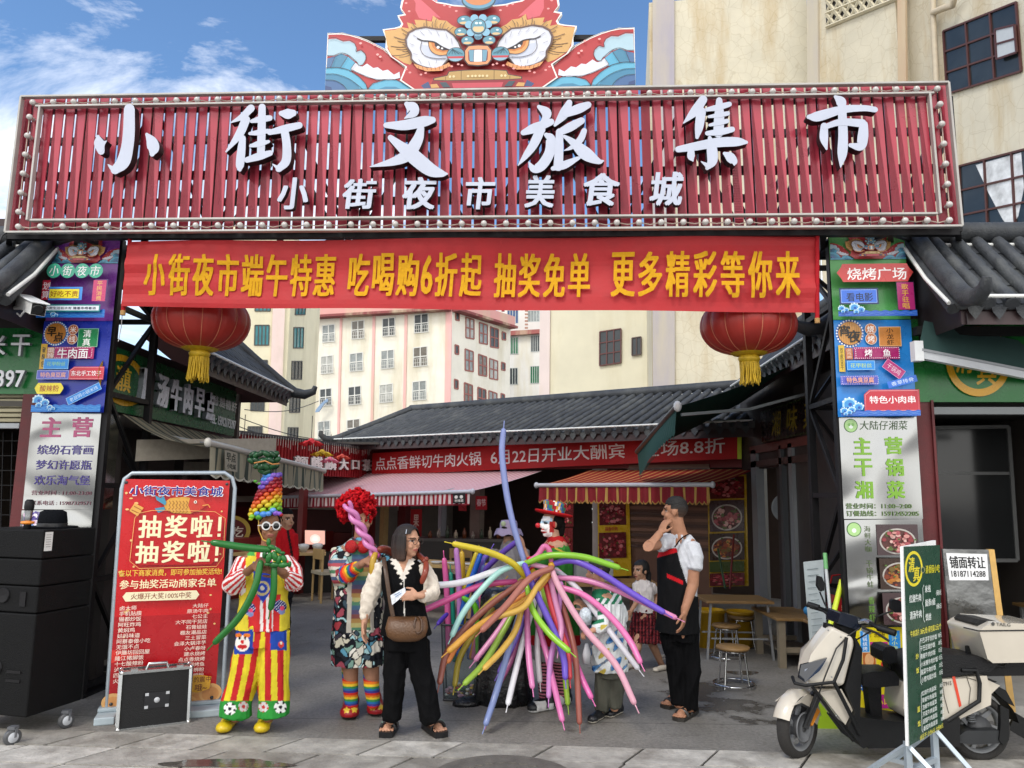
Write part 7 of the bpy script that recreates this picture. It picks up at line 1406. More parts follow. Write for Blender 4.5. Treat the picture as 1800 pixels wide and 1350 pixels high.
remesh(b,'trousers',.0065,p,c,CLOTH,3,.006,16,3)
for hx,hy,tx,ty in((411,1266,388,1292),(470,1266,457,1292)):shoe(p,G(hx,hy+4),G(tx,ty),.058,.10,'c9ad1c','b89a18')
b=MB();x_,f_,u_=hframe(.42)
for s_ in(-1,1):
 q=hc+x_*.036*s_+f_*.088+u_*.006;ax=(f_+x_*.25*s_).normalized();b.lathe(q,[(.021,.0),(.030,.004),(.034,-.004),(.021,-.002)],20,'e6e4e2',axis=ax);b.tube([hc+x_*.066*s_+f_*.07+u_*.01,hc+x_*.082*s_+f_*.0+u_*.006],.006,6,'e6e4e2')
b.tube([hc-x_*.01+f_*.108+u_*.012,hc+x_*.01+f_*.108+u_*.012],.006,6,'e6e4e2');o=b.build('sunglasses',PLAST,p);b=MB()
for s_ in(-1,1):q=hc+x_*.036*s_+f_*.091+u_*.006;b.lathe(q,[(0,.004),(.022,0)],18,'0f1012',axis=(f_+x_*.25*s_).normalized())
b.build('lens',MATS['dark lens']if 'dark lens' in MATS else PLAST,o)
b=MB();b.tube([hc+x_*-.082+u_*.05,hc+x_*-.078+f_*.03-u_*.03,hc+x_*-.05+f_*.05-u_*.095,hc+f_*.07-u_*.118],.0045,6,'c9a23c');b.build('chin_strap',PLAST,p)
ht=thing('balloon_hat','tall balloon hat in rainbow spirals with a dark green top on the striped clown','balloon hat',J(463,900));r_=random.Random(21);PALB=['3f8f2e','7fbf2e','a8c92e','dcc92c','dcb42c','dd7420','d85a22','b02026','9a1a28','8a1c2e','7a5ac0','8a63c8','4a8ad8']
def bal(mb,c,r,ax,col):ax=V(ax).normalized();x=ax.orthogonal().normalized();y=ax.cross(x);mb.ell(c,r,12,8,col,0,Matrix((x,y,ax)).transposed())
for k in range(11):
 cx_,cy_,R_=466+k*1.3,902-k*6.6,(24.5-1.2*k)/229.
 for i in range(10):
  a=2*math.pi*(i+.5*(k%2))/10+.1;q=J(cx_,cy_)+V((R_*math.cos(a),R_*math.sin(a),.004*r_.uniform(-1,1)+R_*.10*math.cos(a)))
  if math.sin(a)>.45:continue
  di=int(k*1.05+(math.cos(a)*1.9)*-1+1.6+.4*r_.random());b=MB();s_=r_.uniform(.9,1.12);bal(b,q,(.019*s_,.019*s_,.026*s_),(-math.sin(a),math.cos(a),.35),PALB[max(0,min(12,di))]);b.build('balloon',RUBB,ht)
for px,py,cl,r in((452,903,'5a9ae0',.022),(463,904,'4a90e0',.028),(472,903,'5a9ae0',.024),(480,897,'6aa4e4',.024),(485,902,'8a5ac8',.024),(491,903,'8a5ac8',.02),(443,908,'7fbf2e',.022),(455,909,'4a9a2a',.026),(441,912,'b8c92e',.016),(449,846,'4fa02c',.014),(456,850,'4fa02c',.012),(494,905,'a8242e',.016)):
 b=MB();bal(b,J(px,py,-.12),(r*.8,r*.8,r),(1,0,.1),cl);b.build('balloon',RUBB,ht)
for i in range(22):
 px,py=444+(i%6)*8.2+r_.uniform(-2,2),799+(i//6)*10+r_.uniform(-2,2)
 if(py>818 and px<452)or(py>826 and(px<458 or px>492)):continue
 b=MB();bal(b,J(px,py,-.03*r_.random()-.05*math.sin((px-440)/50*3.1)),(.023,.023,.034),(.8,.1,r_.choice((.5,-.5))),r_.choice(['1f4f2a','235a30','1a4526']));b.build('balloon',RUBB,ht)
b=MB();bal(b,J(478,838),(.03,.03,.04),(0,0,1),'1f4f2a');b.build('balloon',RUBB,ht);b=MB();b.tube([J(447,814,-.11),J(466,810,-.14),J(478,816,-.14),J(491,815,-.1)],.0055,6,'c98a4a');b.build('rubber_band',RUBB,ht)
b=MB();b.ell(J(466,880),(.07,.07,.12),12,8,'6a4a2a');b.build('cap_core',CLOTH,ht)
gf=thing('balloon_figure','green twisted balloon figure with long tails held by the striped clown','balloon figure',J(470,990,-.4));GRN='2f7a35'
def lb(parent,pts,rad,col,name='balloon',k=5,tip=True,lab=None,nd=10,m=None):
 q=smooth_pts(pts,k);n_=len(q);r=[rad*(1-.12*abs(2*i/(n_-1)-1)**3)for i in range(n_)];b=MB();b.tube(q,r,nd,col,dome=True)
 if tip:e=q[-1];d=(q[-1]-q[-2]).normalized();b.tube([e+d*rad*.8,e+d*(rad+.03),e+d*(rad+.055)],[rad*.22,rad*.16,rad*.2],6,col,dome=True)
 o=b.build(name,m or RUBB,parent)
 if lab:o['label']=lab
 return o
lb(gf,[J(472,966,-.40),J(430,962,-.42),J(376,954,-.45)],.026,GRN);lb(gf,[J(458,990,-.40),J(447,1035,-.42),J(420,1085,-.42),J(379,1128,-.40)],.025,GRN);lb(gf,[J(482,998,-.38),J(481,1040,-.38),J(476,1068,-.37)],.024,GRN)
for px,py,r,ax in((472,953,.022,(0,0,1)),(478,962,.024,(1,0,-.4)),(489,968,.024,(.8,0,-.7)),(496,972,.017,(1,0,0)),(473,980,.032,(.25,0,1)),(483,978,.030,(-.3,0,1)),(490,984,.026,(.2,0,1)),(499,982,.026,(-.5,0,1)),(470,992,.018,(1,0,0)),(482,993,.030,(1,0,0)),(498,993,.030,(1,0,.1)),(509,992,.018,(0,0,1)),(465,975,.022,(0,0,1)),(491,988,.017,(0,0,1))):
 b=MB();bal(b,J(px,py,-.42+.02*r_.random()),(r*.72,r*.72,r*1.25),ax,GRN if r_.random()<.7 else '276a2e');b.build('balloon',RUBB,gf)
# ---------------------------------------------------------------- red wigged clown
Y=6.24;J=lambda x,y,d=0.:P(x,y,Y+d);p=person('clown in comic print coat and rainbow stockings with a curly red wig',G(632,1258));sk='9a6f57'
hc=J(636,915);b=MB();loc=head(b,hc,.35);tors=[(J(630,1130),.17,.12,.1),(J(630,1050),.165,.12,.1),(J(630,1000),.19,.12,.1),(J(630,965),.17,.09,.1),(J(632,948),.07,.06,.1)];torso(b,tors)
a1=[J(598,968),J(600,1014,-.10),J(641,988,-.32)];a2=[J(664,968),J(682,1015,.05),J(690,1010,-.12)];limb(b,a1,[.05,.042,.028]);limb(b,a2,[.05,.042,.028]);hand(b,a1[2],(.35,-.15,.25),(.5,.4,-.5),-1,1.1);hand(b,a2[2],(.3,-.4,.1),(0,.3,-1),1,.8)
l1=[J(615,1140),J(616,1190,-.02),J(618,1242)];l2=[J(650,1140),J(653,1190,-.02),J(657,1238)];limb(b,l1,[.075,.06,.042]);limb(b,l2,[.075,.06,.042])
def c(X):C=np.tile(hexA(sk),(len(X),1));return facecol(C,loc,X,sk)
remesh(b,'body',.006,p,c,SKIN,2)
CP=['3b4c58','9fc4ca','c9c4b2','9a3a42','1b1c22','d9d4c8','5f97b0','7a9c90','24262c','3a3440','e0dcd4','9a4a58'];seeds=RNG.random((2400,3))*np.array([.62,.5,1.2])+np.array(J(630,1060))-np.array([.31,.25,.62]);sidx=RNG.integers(0,len(CP),2400);seeds[:,2]*=1
def comic(X,sc=1.):
 C=np.zeros((len(X),3));Xn=X+.012*np.sin(X[:,[1,2,0]]*70)
 for i in range(0,len(X),2500):
  d=np.linalg.norm(Xn[i:i+2500,None,:]-seeds[None],axis=2);o=np.argpartition(d,1,axis=1)[:,:2];d0=np.take_along_axis(d,o,1);s_=np.argsort(d0,axis=1);o=np.take_along_axis(o,s_,1);d0=np.take_along_axis(d0,s_,1)
  C[i:i+2500]=np.array([hexA(q)for q in CP])[sidx[o[:,0]]];C[i:i+2500][(d0[:,1]-d0[:,0])<.005]=hexA('16151a')
 return C
b=MB();torso(b,[(J(630,1168),.20,.15,.1),(J(630,1130),.205,.15,.1),(J(630,1060),.19,.145,.1),(J(630,1000),.205,.14,.1),(J(630,970),.19,.11,.1),(J(632,955),.12,.085,.1),(J(633,944),.075,.07,.1)]);s1=[J(598,968),J(596,990,-.05),J(600,1014,-.10),J(632,996,-.26)];s2=[J(664,968),J(674,992,.02),J(682,1016,.05),J(688,1012,-.08)]
limb(b,s1[:3]+[J(612,1008,-.16)],[.078,.082,.085,.075]);limb(b,s1,[.06,.06,.062,.043]);limb(b,s2,[.07,.075,.07,.05])
def c(X):
 px,py=topx(X);C=comic(X);q=(np.abs(px-634)<15+(py-960)*.015)&(py<1108)&(py>950);C[q]=(stripes(py[q],7.5,['7a4a48','9a7a4a','a8a06a','4f7a62','46607a','57506e']));e=((np.abs(px-616-(py-960)*-.02)<4)|(np.abs(px-654)<3))&(py>1015)&(py<1112);C[e]=hexA('b8b2a8')
 t_,an,D_=seglen(X,s1);m=(t_>.25)&(D_<.075)&(px>596)&(px<646)&(py>970)&(py<1035);C[m]=stripes(t_[m],.017,RB)
 t2_=(t_>.10)&(t_<=.25)&(D_<.10)&(px<616)&(py<1030);C[t2_&(py>978)]=stripes(py[t2_&(py>978)],6,['b0525a','c8c0b4','4f7a5a','d0cac0','52607f']);return C
remesh(b,'coat',.0065,p,c,CLOTH,3,.007,20,5)
b=MB();limb(b,[J(614,1160),J(616,1205,-.02),J(618,1244)],[.064,.060,.050],18);limb(b,[J(651,1160),J(653,1205,-.02),J(657,1240)],[.064,.060,.050],18)
def c(X):return stripes(X[:,2],.0165,RB[::-1])
remesh(b,'stockings',.006,p,c,CLOTH,2)
def star(C,px,py,cx_,cy_,r):a=np.arctan2(px-cx_,cy_-py);rr=np.hypot(px-cx_,py-cy_);C[rr<r*(.55+.45*np.abs(((a*5/(2*np.pi))%1)-.5)*2)]=hexA('dcb93a');return C
def rs_(X,h_,t_):
 px,py=topx(X);C=np.tile(hexA('9c1820'),(len(X),1));cx_,cy_=topx(np.array([[*((h_*.3+t_*.7))]])+np.array([[0,0,.07]]))
 for dx,dy,r in((-6,6,6.5),(8,5,6.5),(1,-10,6)):star(C,px,py,cx_[0]+dx,cy_[0]+dy,r)
 return C
shoe(p,G(618,1240),G(613,1268),.075,.13,'9c1820','15110f',top=rs_);shoe(p,G(656,1236),G(662,1262),.075,.13,'9c1820','15110f',top=rs_)
b=MB();r_=random.Random(8);wc=J(627,893)
for i in range(330):
 a,z=r_.random()*6.28,r_.uniform(-.75,1);q=math.sqrt(max(0,1-z*z));s_=r_.uniform(.84,1.04)
 if math.sin(a)<-.55 and z<.15 and abs(math.cos(a)*q)<.6:continue
 c_=wc+V((.150*q*math.cos(a)*s_,.135*q*math.sin(a)*s_,.140*z*s_));b.tube([c_+V((r_.uniform(-.02,.02),r_.uniform(-.02,.02),r_.uniform(-.02,.02)))for _ in range(4)],.011,6,r_.choice(['b3131c','c41a22','98101a','a8141c']),dome=True)
b.ell(wc+V((0,.01,.01)),(.125,.11,.12),18,12,'8a0f18');b.build('wig',CLOTH,p)
b=MB();q=J(628,962,-.13)
for s_ in(-1,1):b.ell(q+V((.048*s_,0,.004)),(.05,.018,.052),12,8,'b01218')
b.ell(q,(.016,.022,.02),10,6,'8a0e14');b.build('bow_tie',mat('red sequins',None,.3,.3,.4,90,.5,200),p)
bs=thing('balloon_figure','pink twisted balloon sword with yellow guard held up by the wigged clown','balloon figure',J(645,960,-.42))
for ph_ in(0,math.pi):
 pts=[]
 for i in range(30):
  t_=i/29;c_=J(610+50*t_,886+90*t_,-.42);a=ph_+t_*13;pts.append(c_+V((.019*math.cos(a),.019*math.sin(a),.012*math.cos(a))))
 b=MB();b.tube(pts,[.021*(1-.25*abs(2*i/29-1)**4)for i in range(30)],10,'d987bf',dome=True);b.build('balloon',RUBB,bs)
lb(bs,[J(661,972,-.42),J(656,985,-.46),J(655,1010,-.46),J(660,1034,-.42)],.024,'c8a23a');b=MB();bal(b,J(663,976,-.42),(.022,.022,.024),(1,0,0),'d060a8');b.build('balloon',RUBB,bs)
# ---------------------------------------------------------------- woman in black
Y=5.80;J=lambda x,y,d=0.:P(x,y,Y+d);p=person('woman in black vest and trousers over a cream blouse with glasses, carrying a brown bag',G(722,1288));sk='b88a70'
hc=J(717,951,-.02);b=MB();loc=head(b,hc,1.0,.96);yw=.15
torso(b,[(J(714,1128),.15,.11,yw),(J(712,1060),.128,.095,yw),(J(709,1020),.15,.105,yw),(J(707,995),.15,.085,yw),(J(708,982),.07,.055,yw)])
a1=[J(668,1000),J(651,1046,-.02),J(641,1090,-.06)];a2=[J(746,1000),J(757,1040,-.02),J(735,1047,-.2)];limb(b,a1,[.042,.036,.023]);limb(b,a2,[.042,.036,.023]);hand(b,a1[2],(-.02,-.1,-1),(.9,-.2,0),1,.35,.95);hand(b,a2[2],(-1,-.1,.0),(-.1,.9,-.3),-1,.75,.92)
limb(b,[J(698,1128),J(694,1200,-.03),J(686,1268)],[.08,.055,.036]);limb(b,[J(732,1128),J(744,1200,-.03),J(757,1270)],[.08,.055,.036])
for hx,hy,tx,ty in((688,1278,678,1296),(752,1278,776,1296)):
 h_,t_=G(hx,hy),G(tx,ty);d=(t_-h_).normalized();limb(b,[h_+V((0,0,.055)),h_.lerp(t_,.55)+V((0,0,.06)),t_-d*.03+V((0,0,.045))],[.034,.036,.026])
 for k in range(5):o_=V((-d.y,d.x,0))*(.02*(k-2));limb(b,[t_-d*.04+o_*1.1+V((0,0,.047)),t_-d*(.0+.006*abs(k-1.5))+o_*1.1+V((0,0,.043))],[.009,.008],8)
def c(X):C=np.tile(hexA(sk),(len(X),1));return facecol(C,loc,X,sk,lips='b0655a')
remesh(b,'body',.0055,p,c,SKIN,2)
b=MB();x_,f_,u_=hframe(1.0);b.ell(hc-f_*.014+u_*.034,(.090,.104,.092),22,14,M=Matrix((x_,f_,u_)).transposed())
for a,bb_,r in((-.06,-.01,.042),(.06,-.01,.042),(0,-.075,.05),(-.04,-.055,.05),(.04,-.055,.05),(.066,.022,.03),(-.066,.022,.03)):limb(b,[hc+x_*a+f_*bb_+u_*.04,hc+x_*a*1.12+f_*(bb_-.004)-u_*.05,hc+x_*a*1.12+f_*bb_-u_*.122],[r,r*1.02,r*.8])
def kp(X):d=X-np.array(hc);return~((d@np.array(f_)>.04+.03*(d[:,2]>.05))&(np.abs(d@np.array(x_))<.075)&(d[:,2]<.10))
def c(X):d=X-np.array(hc);C=np.tile(hexA('1a110d'),(len(X),1));low=np.clip((.0-d[:,2])/.12,0,1)[:,None];return C*(1-low)+hexA('3e281c')*low+np.sin(d[:,[0]]*420+d[:,[1]]*300)*3
remesh(b,'hair',.006,p,c,mat('hair',None,.62,0,.25,60,.4,260),1,keep=kp)
b=MB();torso(b,[(J(714,1115),.185,.14,yw),(J(713,1090),.168,.13,yw),(J(711,1060),.145,.115,yw),(J(709,1022),.168,.125,yw),(J(707,998),.165,.10,yw),(J(707,987),.125,.08,yw),(J(708,980),.075,.065,yw)])
def c(X):
 px,py=topx(X);C=np.tile(hexA('0a0a0c'),(len(X),1));hw=np.clip((1020-py)*.56+2,0,99)+2.2*np.sin(py*.75);q=(np.abs(px-708)<hw)&(py>978)&(py<1022);C[q]=hexA('d8d0c4');q2=(np.abs(px-709)<np.clip((1006-py)*.42,0,40))&(py<1006);C[q2]=hexA(sk)
 for y in(1026,1052):C[np.hypot(px-705,py-y)<1.8]=hexA('d8d4cc')
 C[(np.abs(px-710-(py-1020)*.015)<1.0)&(py>1012)&(py<1084)]=hexA('d8d4cc');return C
remesh(b,'vest',.0055,p,c,CLOTH,3,.004,22,7)
b=MB();limb(b,[J(672,997),J(660,1020,-.01),J(650,1050,-.02),J(642,1078,-.05)],[.066,.070,.068,.046],16);limb(b,[J(643,1078,-.05),J(642,1085,-.055)],[.038,.036]);limb(b,[J(742,997),J(754,1020,0),J(758,1044,-.04),J(742,1050,-.15)],[.062,.066,.066,.04],16);remesh(b,'blouse_sleeves',.0065,p,'d5cabb',CLOTH,2,.007,26,9)
b=MB();torso(b,[(J(714,1140),.155,.125,yw),(J(714,1105),.155,.12,yw)]);limb(b,[J(698,1130),J(693,1200,-.03),J(687,1262)],[.098,.080,.076],18);limb(b,[J(732,1130),J(744,1200,-.03),J(757,1264)],[.098,.080,.078],18);remesh(b,'trousers',.007,p,'0a0a0c',CLOTH,3,.008,16,11)
for hx,hy,tx,ty in((690,1278,677,1298),(750,1278,778,1298)):
 h_,t_=G(hx,hy),G(tx,ty);d=(t_-h_).normalized();x=V((-d.y,d.x,0));b=MB();n_=16;L_=(t_-h_).length
 pts=[h_+d*(L_*(.5-.5*math.cos(math.pi*i/8)))+x*(.045+.008*math.sin(math.pi*i/8))*(1 if i not in(0,8)else 0)for i in range(9)]+[h_+d*(L_*(.5-.5*math.cos(math.pi*i/8)))-x*(.045+.008*math.sin(math.pi*i/8))for i in range(7,0,-1)]
 b.prism(pts,(0,0,.04),'141416')
 for q in(.72,.35):c_=h_+d*L_*q;b.tube([c_+x*.05*math.cos(a)+V((0,0,.04+.055*math.sin(a)))for a in[math.pi*i/8 for i in range(9)]],.014,8,'17181a',flat=.5)
 for i in range(5):a=math.pi*(i+2)/8;b.ell(h_+d*L_*.72+x*.055*math.cos(a)+V((0,0,.045+.06*math.sin(a))),.007,6,5,'6a8a7a')
 b.build('sandal',PLAST,p,bev=.004)
b=MB();x_,f_,u_=hframe(1.0)
for s_ in(-1,1):b.tube([hc+(x_*(.034*s_+.022*math.cos(a))+f_*.098+u_*(.0+.019*math.sin(a)))for a in[2*math.pi*i/18 for i in range(18)]],.0022,5,'3a2a24',closed=True);b.tube([hc+x_*.056*s_+f_*.095+u_*.006,hc+x_*.074*s_+f_*.0+u_*.006],.0022,5,'3a2a24')
b.tube([hc-x_*.012+f_*.103+u_*.005,hc+x_*.012+f_*.103+u_*.005],.002,5,'3a2a24');b.build('glasses',PLAST,p);b=MB();b.tube([hc+x_*-.06+f_*.035+u_*.085,hc+x_*-.078+f_*.045+u_*.055],.005,6,'b9b4ae');b.build('hair_clip',STEEL,p)
bg=thing('shoulder_bag','brown leather shoulder bag hanging at the hip of the woman in black','bag',J(715,1105,-.2));LEA=mat('brown leather',None,.4,0,.18,10,.25,70);b=MB();b.loft([(J(714,1126,-.20),.09,.05,.1),(J(714,1118,-.20),.135,.065,.1),(J(715,1104,-.20),.150,.07,.1),(J(716,1092,-.19),.142,.055,.1),(J(716,1084,-.18),.132,.03,.1)],26,'5a3d24');b.build('bag_body',LEA,bg)
b=MB();sp_=smooth_pts([J(676,980,.04),J(675,984,-.06),J(679,1010,-.15),J(684,1045,-.17),J(690,1080,-.17),J(692,1088,-.17)],5);b.tube(sp_,.016,8,'4a3524',flat=.25);b.build('strap',LEA,bg);b=MB();b.tube(smooth_pts([J(731,1086,-.22),J(728,1100,-.25),J(733,1113,-.25),J(741,1108,-.25),J(741,1092,-.23),J(737,1084,-.2)],5),.008,6,'4a3220');b.build('loop',LEA,bg)
b=MB()
for k in range(5):b.tube([J(688+k,1088,-.19),J(684+k*1.2,1105,-.2),J(682+k*1.4,1118+3*(k%2),-.2)],.004,5,'7a7570')
b.build('tassel',PAINT,bg)
b=MB();q=[J(x,y,-.30)for x,y in((687,1046),(712,1032),(714,1040),(701,1054),(690,1063))];b.prism(q,V((0,-.02,0)),'d9dde2');tp_=setp(b.build('tissue_pack',mat('printed tissue pack',None,.4,0,.3,60),bev=.003),'white packet of tissues held by the woman in black','packet')
sh=Sheet(J(690,1044,-.325),J(711,1033,-.325),J(710,1044,-.325),J(692,1057,-.325),20,10);sh.line([(3,3),(12,3)],1,'5f82b0');sh.line([(4,6),(15,6)],1,'5f82b0');sh.build('print',INK,tp_)
bf=thing('balloon_figure','brown balloon collar with round knots around the neck of the woman','balloon figure',J(745,985));lb(bf,[J(724,966,.12),J(737,977,.03),J(747,986,-.03)],.022,'9a4a38',tip=False);lb(bf,[J(749,989,-.04),J(748,1005,-.11),J(742,1022,-.11)],.022,'9a4a38',tip=False);lb(bf,[J(690,972,.12),J(678,966,.08),J(668,966,.02)],.03,'8a3f30',tip=False)
for px,py in((749,983),(746,986)):b=MB();bal(b,J(px,py,-.04),(.020,.020,.02),(1,0,0),'8f4232');b.build('balloon',RUBB,bf)
# ---------------------------------------------------------------- clown in green
Y=6.62;J=lambda x,y,d=0.:P(x,y,Y+d);p=person('clown in green coat and red hat with white painted face, seen from the side',G(958,1246));sk='a87f68'
hc=J(970,920);yw=-1.35;b=MB();loc=head(b,hc,yw,1.0)
torso(b,[(J(978,1120),.13,.15,yw),(J(977,1050),.12,.13,yw),(J(976,985),.14,.13,yw),(J(977,955),.13,.09,yw),(J(977,945),.06,.055,yw)])
a1=[J(968,968,-.16),J(936,1002,-.24),J(921,970,-.2)];a2=[J(985,968,.14),J(965,1010,.1),J(940,1000,-.05)];limb(b,a1,[.048,.040,.027]);limb(b,a2,[.048,.040,.027]);hand(b,a1[2],(-.18,-.05,1),(-.8,.2,.1),1,.55);hand(b,a2[2],(-1,-.3,.2),(-.2,0,-1),-1,.9)
limb(b,[J(962,1125),J(956,1180),J(958,1232)],[.08,.056,.04]);limb(b,[J(984,1125),J(984,1180,.05),J(990,1226,.08)],[.08,.056,.04])
def c(X):
 C=np.tile(hexA(sk),(len(X),1));C=facecol(C,loc,X,sk,eyes=False,brow=False);a,f,u=loc(X);hd=(f>-.02)&(np.abs(u)<.14)&(np.abs(a)<.1)&(f<.16)
 C[hd&(f>.01)&(((f-.07)/.075)**2+((u+.06)/.062)**2<1)]=hexA('e8e4e2');C[hd&(f>.015)&(u>.0)&(u<.05)]=hexA('a9c8dc');C[hd&(f>.03)&(u>.022)&(u<.06)]=hexA('e8e8ea');C[hd&(f<.035)&(f>-.005)&(u<.02)&(u>-.075)]=hexA('a81c1c')
 m=(f>.05)&(((u+.062)/.022)**2+((np.abs(a))/.05)**2<1);C[hd&m]=hexA('b0181c');C[hd&m&(np.abs(u+.060)<.006)]=hexA('f0ece8');e=hd&(f>.045)&(((np.abs(a)-.034)/.016)**2+((u-.004)/.010)**2<1);C[e]=hexA('16181c');return C
remesh(b,'body',.006,p,c,SKIN,2)
x_,f_,u_=hframe(yw);b=MB();b.ell(hc+f_*.122-u_*.018,.022,14,10,'c8202a');b.build('clown_nose',PLAST,p)
b=MB();b.ell(hc-f_*.03+u_*.02,(.084,.08,.085),16,10,'120f0e',M=Matrix((x_,f_,u_)).transposed());limb(b,[hc-f_*.07+u_*.0,hc-f_*.075-u_*.09],[.05,.035]);
for k in range(len(b.c)):b.c[k]='120f0e'
b.build('hair',CLOTH,p)
HT=thing('clown_hat','red brimmed top hat with a patchwork crown on the green clown','hat',hc+u_*.07);b=MB();ax=(u_+f_*-.18+x_*.0).normalized();hb=hc+u_*.066-f_*.012
b.lathe(hb,[(.088,.0),(.15,.006),(.165,.02),(.16,.03),(.10,.022),(.088,.03)],36,'a8181c',axis=ax);b.build('brim',CLOTH,HT);b=MB();b.lathe(hb,[(.092,.015),(.094,.05),(.098,.08),(.103,.11),(.09,.12),(0,.122)],36,None,axis=ax)
cl=['a02a2c','2f5a9a','d2cdc4','3a7a58','c89a3a','8a2430','6f7a8a']
for k in range(len(b.f)):i,j=k%36,k//36;b.c[k]=cl[(i//4*3+j*2+(i*7%5))%7]
b.build('crown',CLOTH,HT)
b=MB();torso(b,[(J(974,1130),.20,.23,yw),(J(975,1090),.17,.19,yw),(J(976,1040),.135,.155,yw),(J(975,990),.155,.15,yw),(J(976,962),.15,.11,yw),(J(977,950),.10,.08,yw),(J(976,942),.07,.065,yw)]);s1=[J(970,970,-.15),J(952,990,-.21),J(936,1004,-.25),J(927,984,-.22)]
limb(b,s1,[.074,.07,.066,.05]);limb(b,[J(985,970,.14),J(965,1012,.1),J(946,1004,-.03)],[.07,.062,.05])
def c(X):
 px,py=topx(X);C=np.tile(hexA('2f6f2c'),(len(X),1));C[py>1117]=hexA('9c1c20');C[(py<962-np.clip(px-976,-30,30)*.3)&(py<975)&(px<1000)]=hexA('9c1c20');C[(np.abs(py-968-(px-985)*.45)<1.6)&(px>975)]=hexA('b89a3a')
 t_,an,D_=seglen(X,s1);m=(t_>.24)&(D_<.08)&(px<942)&(py<1012);C[m]=stripes(t_[m],.022,['2f6fae','3f8f4f','e8c53a','d2352c']);return C
remesh(b,'coat',.0065,p,c,CLOTH,3,.007,18,15)
b=MB();limb(b,[J(962,1125),J(957,1180),J(958,1234)],[.075,.060,.048],16);limb(b,[J(984,1125),J(984,1180,.05),J(990,1228,.08)],[.075,.060,.048],16);remesh(b,'stockings',.006,p,lambda X:stripes(X[:,2],.013,['c9788a','2a2228']),CLOTH,2)
b=MB();torso(b,[(J(972,1158),.16,.18,yw),(J(973,1120),.15,.17,yw)]);remesh(b,'shorts',.008,p,'8d8c8e',CLOTH,2,.006,20,4)
def snk(X,h_,t_):
 C=np.tile(hexA('16171a'),(len(X),1));d=np.array((t_-h_).normalized());q=(X-np.array(h_))@d;L_=(t_-h_).length;C[(q>L_*.42)&(q<L_*.80)&(X[:,2]<.085)&(X[:,2]>.02)]=hexA('d2d2d0');C[(q>L_*.15)&(q<L_*.32)&(X[:,2]<.06)]=hexA('cfcfce');return C
shoe(p,G(974,1246),G(928,1254),.055,.11,'16171a','d8d8d6','sneaker',top=snk);shoe(p,G(1004,1236),G(962,1243),.055,.11,'16171a','d8d8d6','sneaker',top=snk)
# ---------------------------------------------------------------- boy
Y=6.30;J=lambda x,y,d=0.:P(x,y,Y+d);p=person('boy in white and green jacket and grey trousers behind the balloons',G(1068,1266));sk='b5886c';yw=-1.2
hc=J(1050,1007);b=MB();loc=head(b,hc,yw,.9);torso(b,[(J(1072,1180),.105,.10,yw),(J(1070,1120),.10,.10,yw),(J(1066,1065),.105,.10,yw),(J(1060,1045),.09,.075,yw),(J(1057,1036),.05,.05,yw)])
a1=[J(1060,1060,-.10),J(1056,1098,-.14),J(1043,1108,-.2)];a2=[J(1072,1058,.1),J(1050,1085,.12),J(1030,1070,.0)];limb(b,a1,[.034,.03,.022]);limb(b,a2,[.034,.03,.022]);hand(b,a1[2],(-.8,-.2,-.2),(.2,.3,-1),-1,1.0,.8);hand(b,a2[2],(-.5,-.2,.5),(-.3,.5,-.5),1,.9,.8)
limb(b,[J(1063,1180),J(1060,1215),J(1056,1252)],[.06,.045,.034]);limb(b,[J(1080,1180),J(1082,1212),J(1080,1246)],[.06,.045,.034]);remesh(b,'body',.0055,p,lambda X:facecol(np.tile(hexA(sk),(len(X),1)),loc,X,sk),SKIN,2)
x_,f_,u_=hframe(yw);b=MB();b.ell(hc-f_*.012+u_*.034,(.078,.096,.086),18,12,M=Matrix((x_,f_,u_)).transposed());b.ell(hc+f_*.05+u_*.06,(.06,.03,.03),12,8,M=Matrix((x_,f_,u_)).transposed());remesh(b,'hair',.006,p,'17110e',mat('hair',None),1,.003,120,3,keep=lambda X:((X-np.array(hc))[:,2]>-.02+.06*(((X-np.array(hc))@np.array(f_))>.0)))
b=MB();torso(b,[(J(1072,1180),.128,.135,yw),(J(1072,1168),.138,.14,yw),(J(1070,1120),.135,.14,yw),(J(1068,1080),.14,.135,yw),(J(1064,1055),.125,.11,yw),(J(1059,1042),.075,.075,yw),(J(1057,1034),.06,.06,yw)]);s1=[J(1063,1060,-.09),J(1062,1082,-.13),J(1060,1100,-.16),J(1048,1108,-.19)];limb(b,s1,[.062,.06,.06,.045]);limb(b,[J(1074,1058,.09),J(1052,1086,.12),J(1036,1074,.02)],[.055,.05,.04]);limb(b,[J(1080,1048,.05),J(1088,1070,.06),J(1094,1092,.06)],[.05,.06,.05])
def c(X):
 px,py=topx(X);C=np.tile(hexA('cdd2d2'),(len(X),1));gr=hexA('2a7050');C[(py<1052)&(px<1072)]=gr;C[(py<1062)&((px*.16+py*.1).astype(int)%2==0)]=gr;q=(px<1062)&(py>1062)&(py<1104);C[q&((py*.14+px*.03).astype(int)%2==0)]=gr
 n_=np.sin(X[:,0]*31+1)+np.sin(X[:,2]*37+X[:,1]*20)+np.sin(X[:,0]*60-X[:,2]*53);q=(py>1098);C[q&(n_>1.0)]=hexA('5a8fc4');C[q&(n_>1.75)]=hexA('2f5f9a');C[q&(n_<-1.75)]=hexA('b5a24a');C[q&(np.abs(n_-.9)<.12)]=hexA('6a7480');return C
remesh(b,'jacket',.006,p,c,CLOTH,3,.007,24,21)
b=MB();torso(b,[(J(1072,1190),.105,.11,yw),(J(1072,1165),.105,.11,yw)]);limb(b,[J(1063,1182),J(1060,1215),J(1057,1248)],[.082,.070,.055],16);limb(b,[J(1081,1182),J(1083,1212),J(1081,1243)],[.082,.070,.055],16);remesh(b,'trousers',.0065,p,'4a4a42',CLOTH,3,.008,26,23)
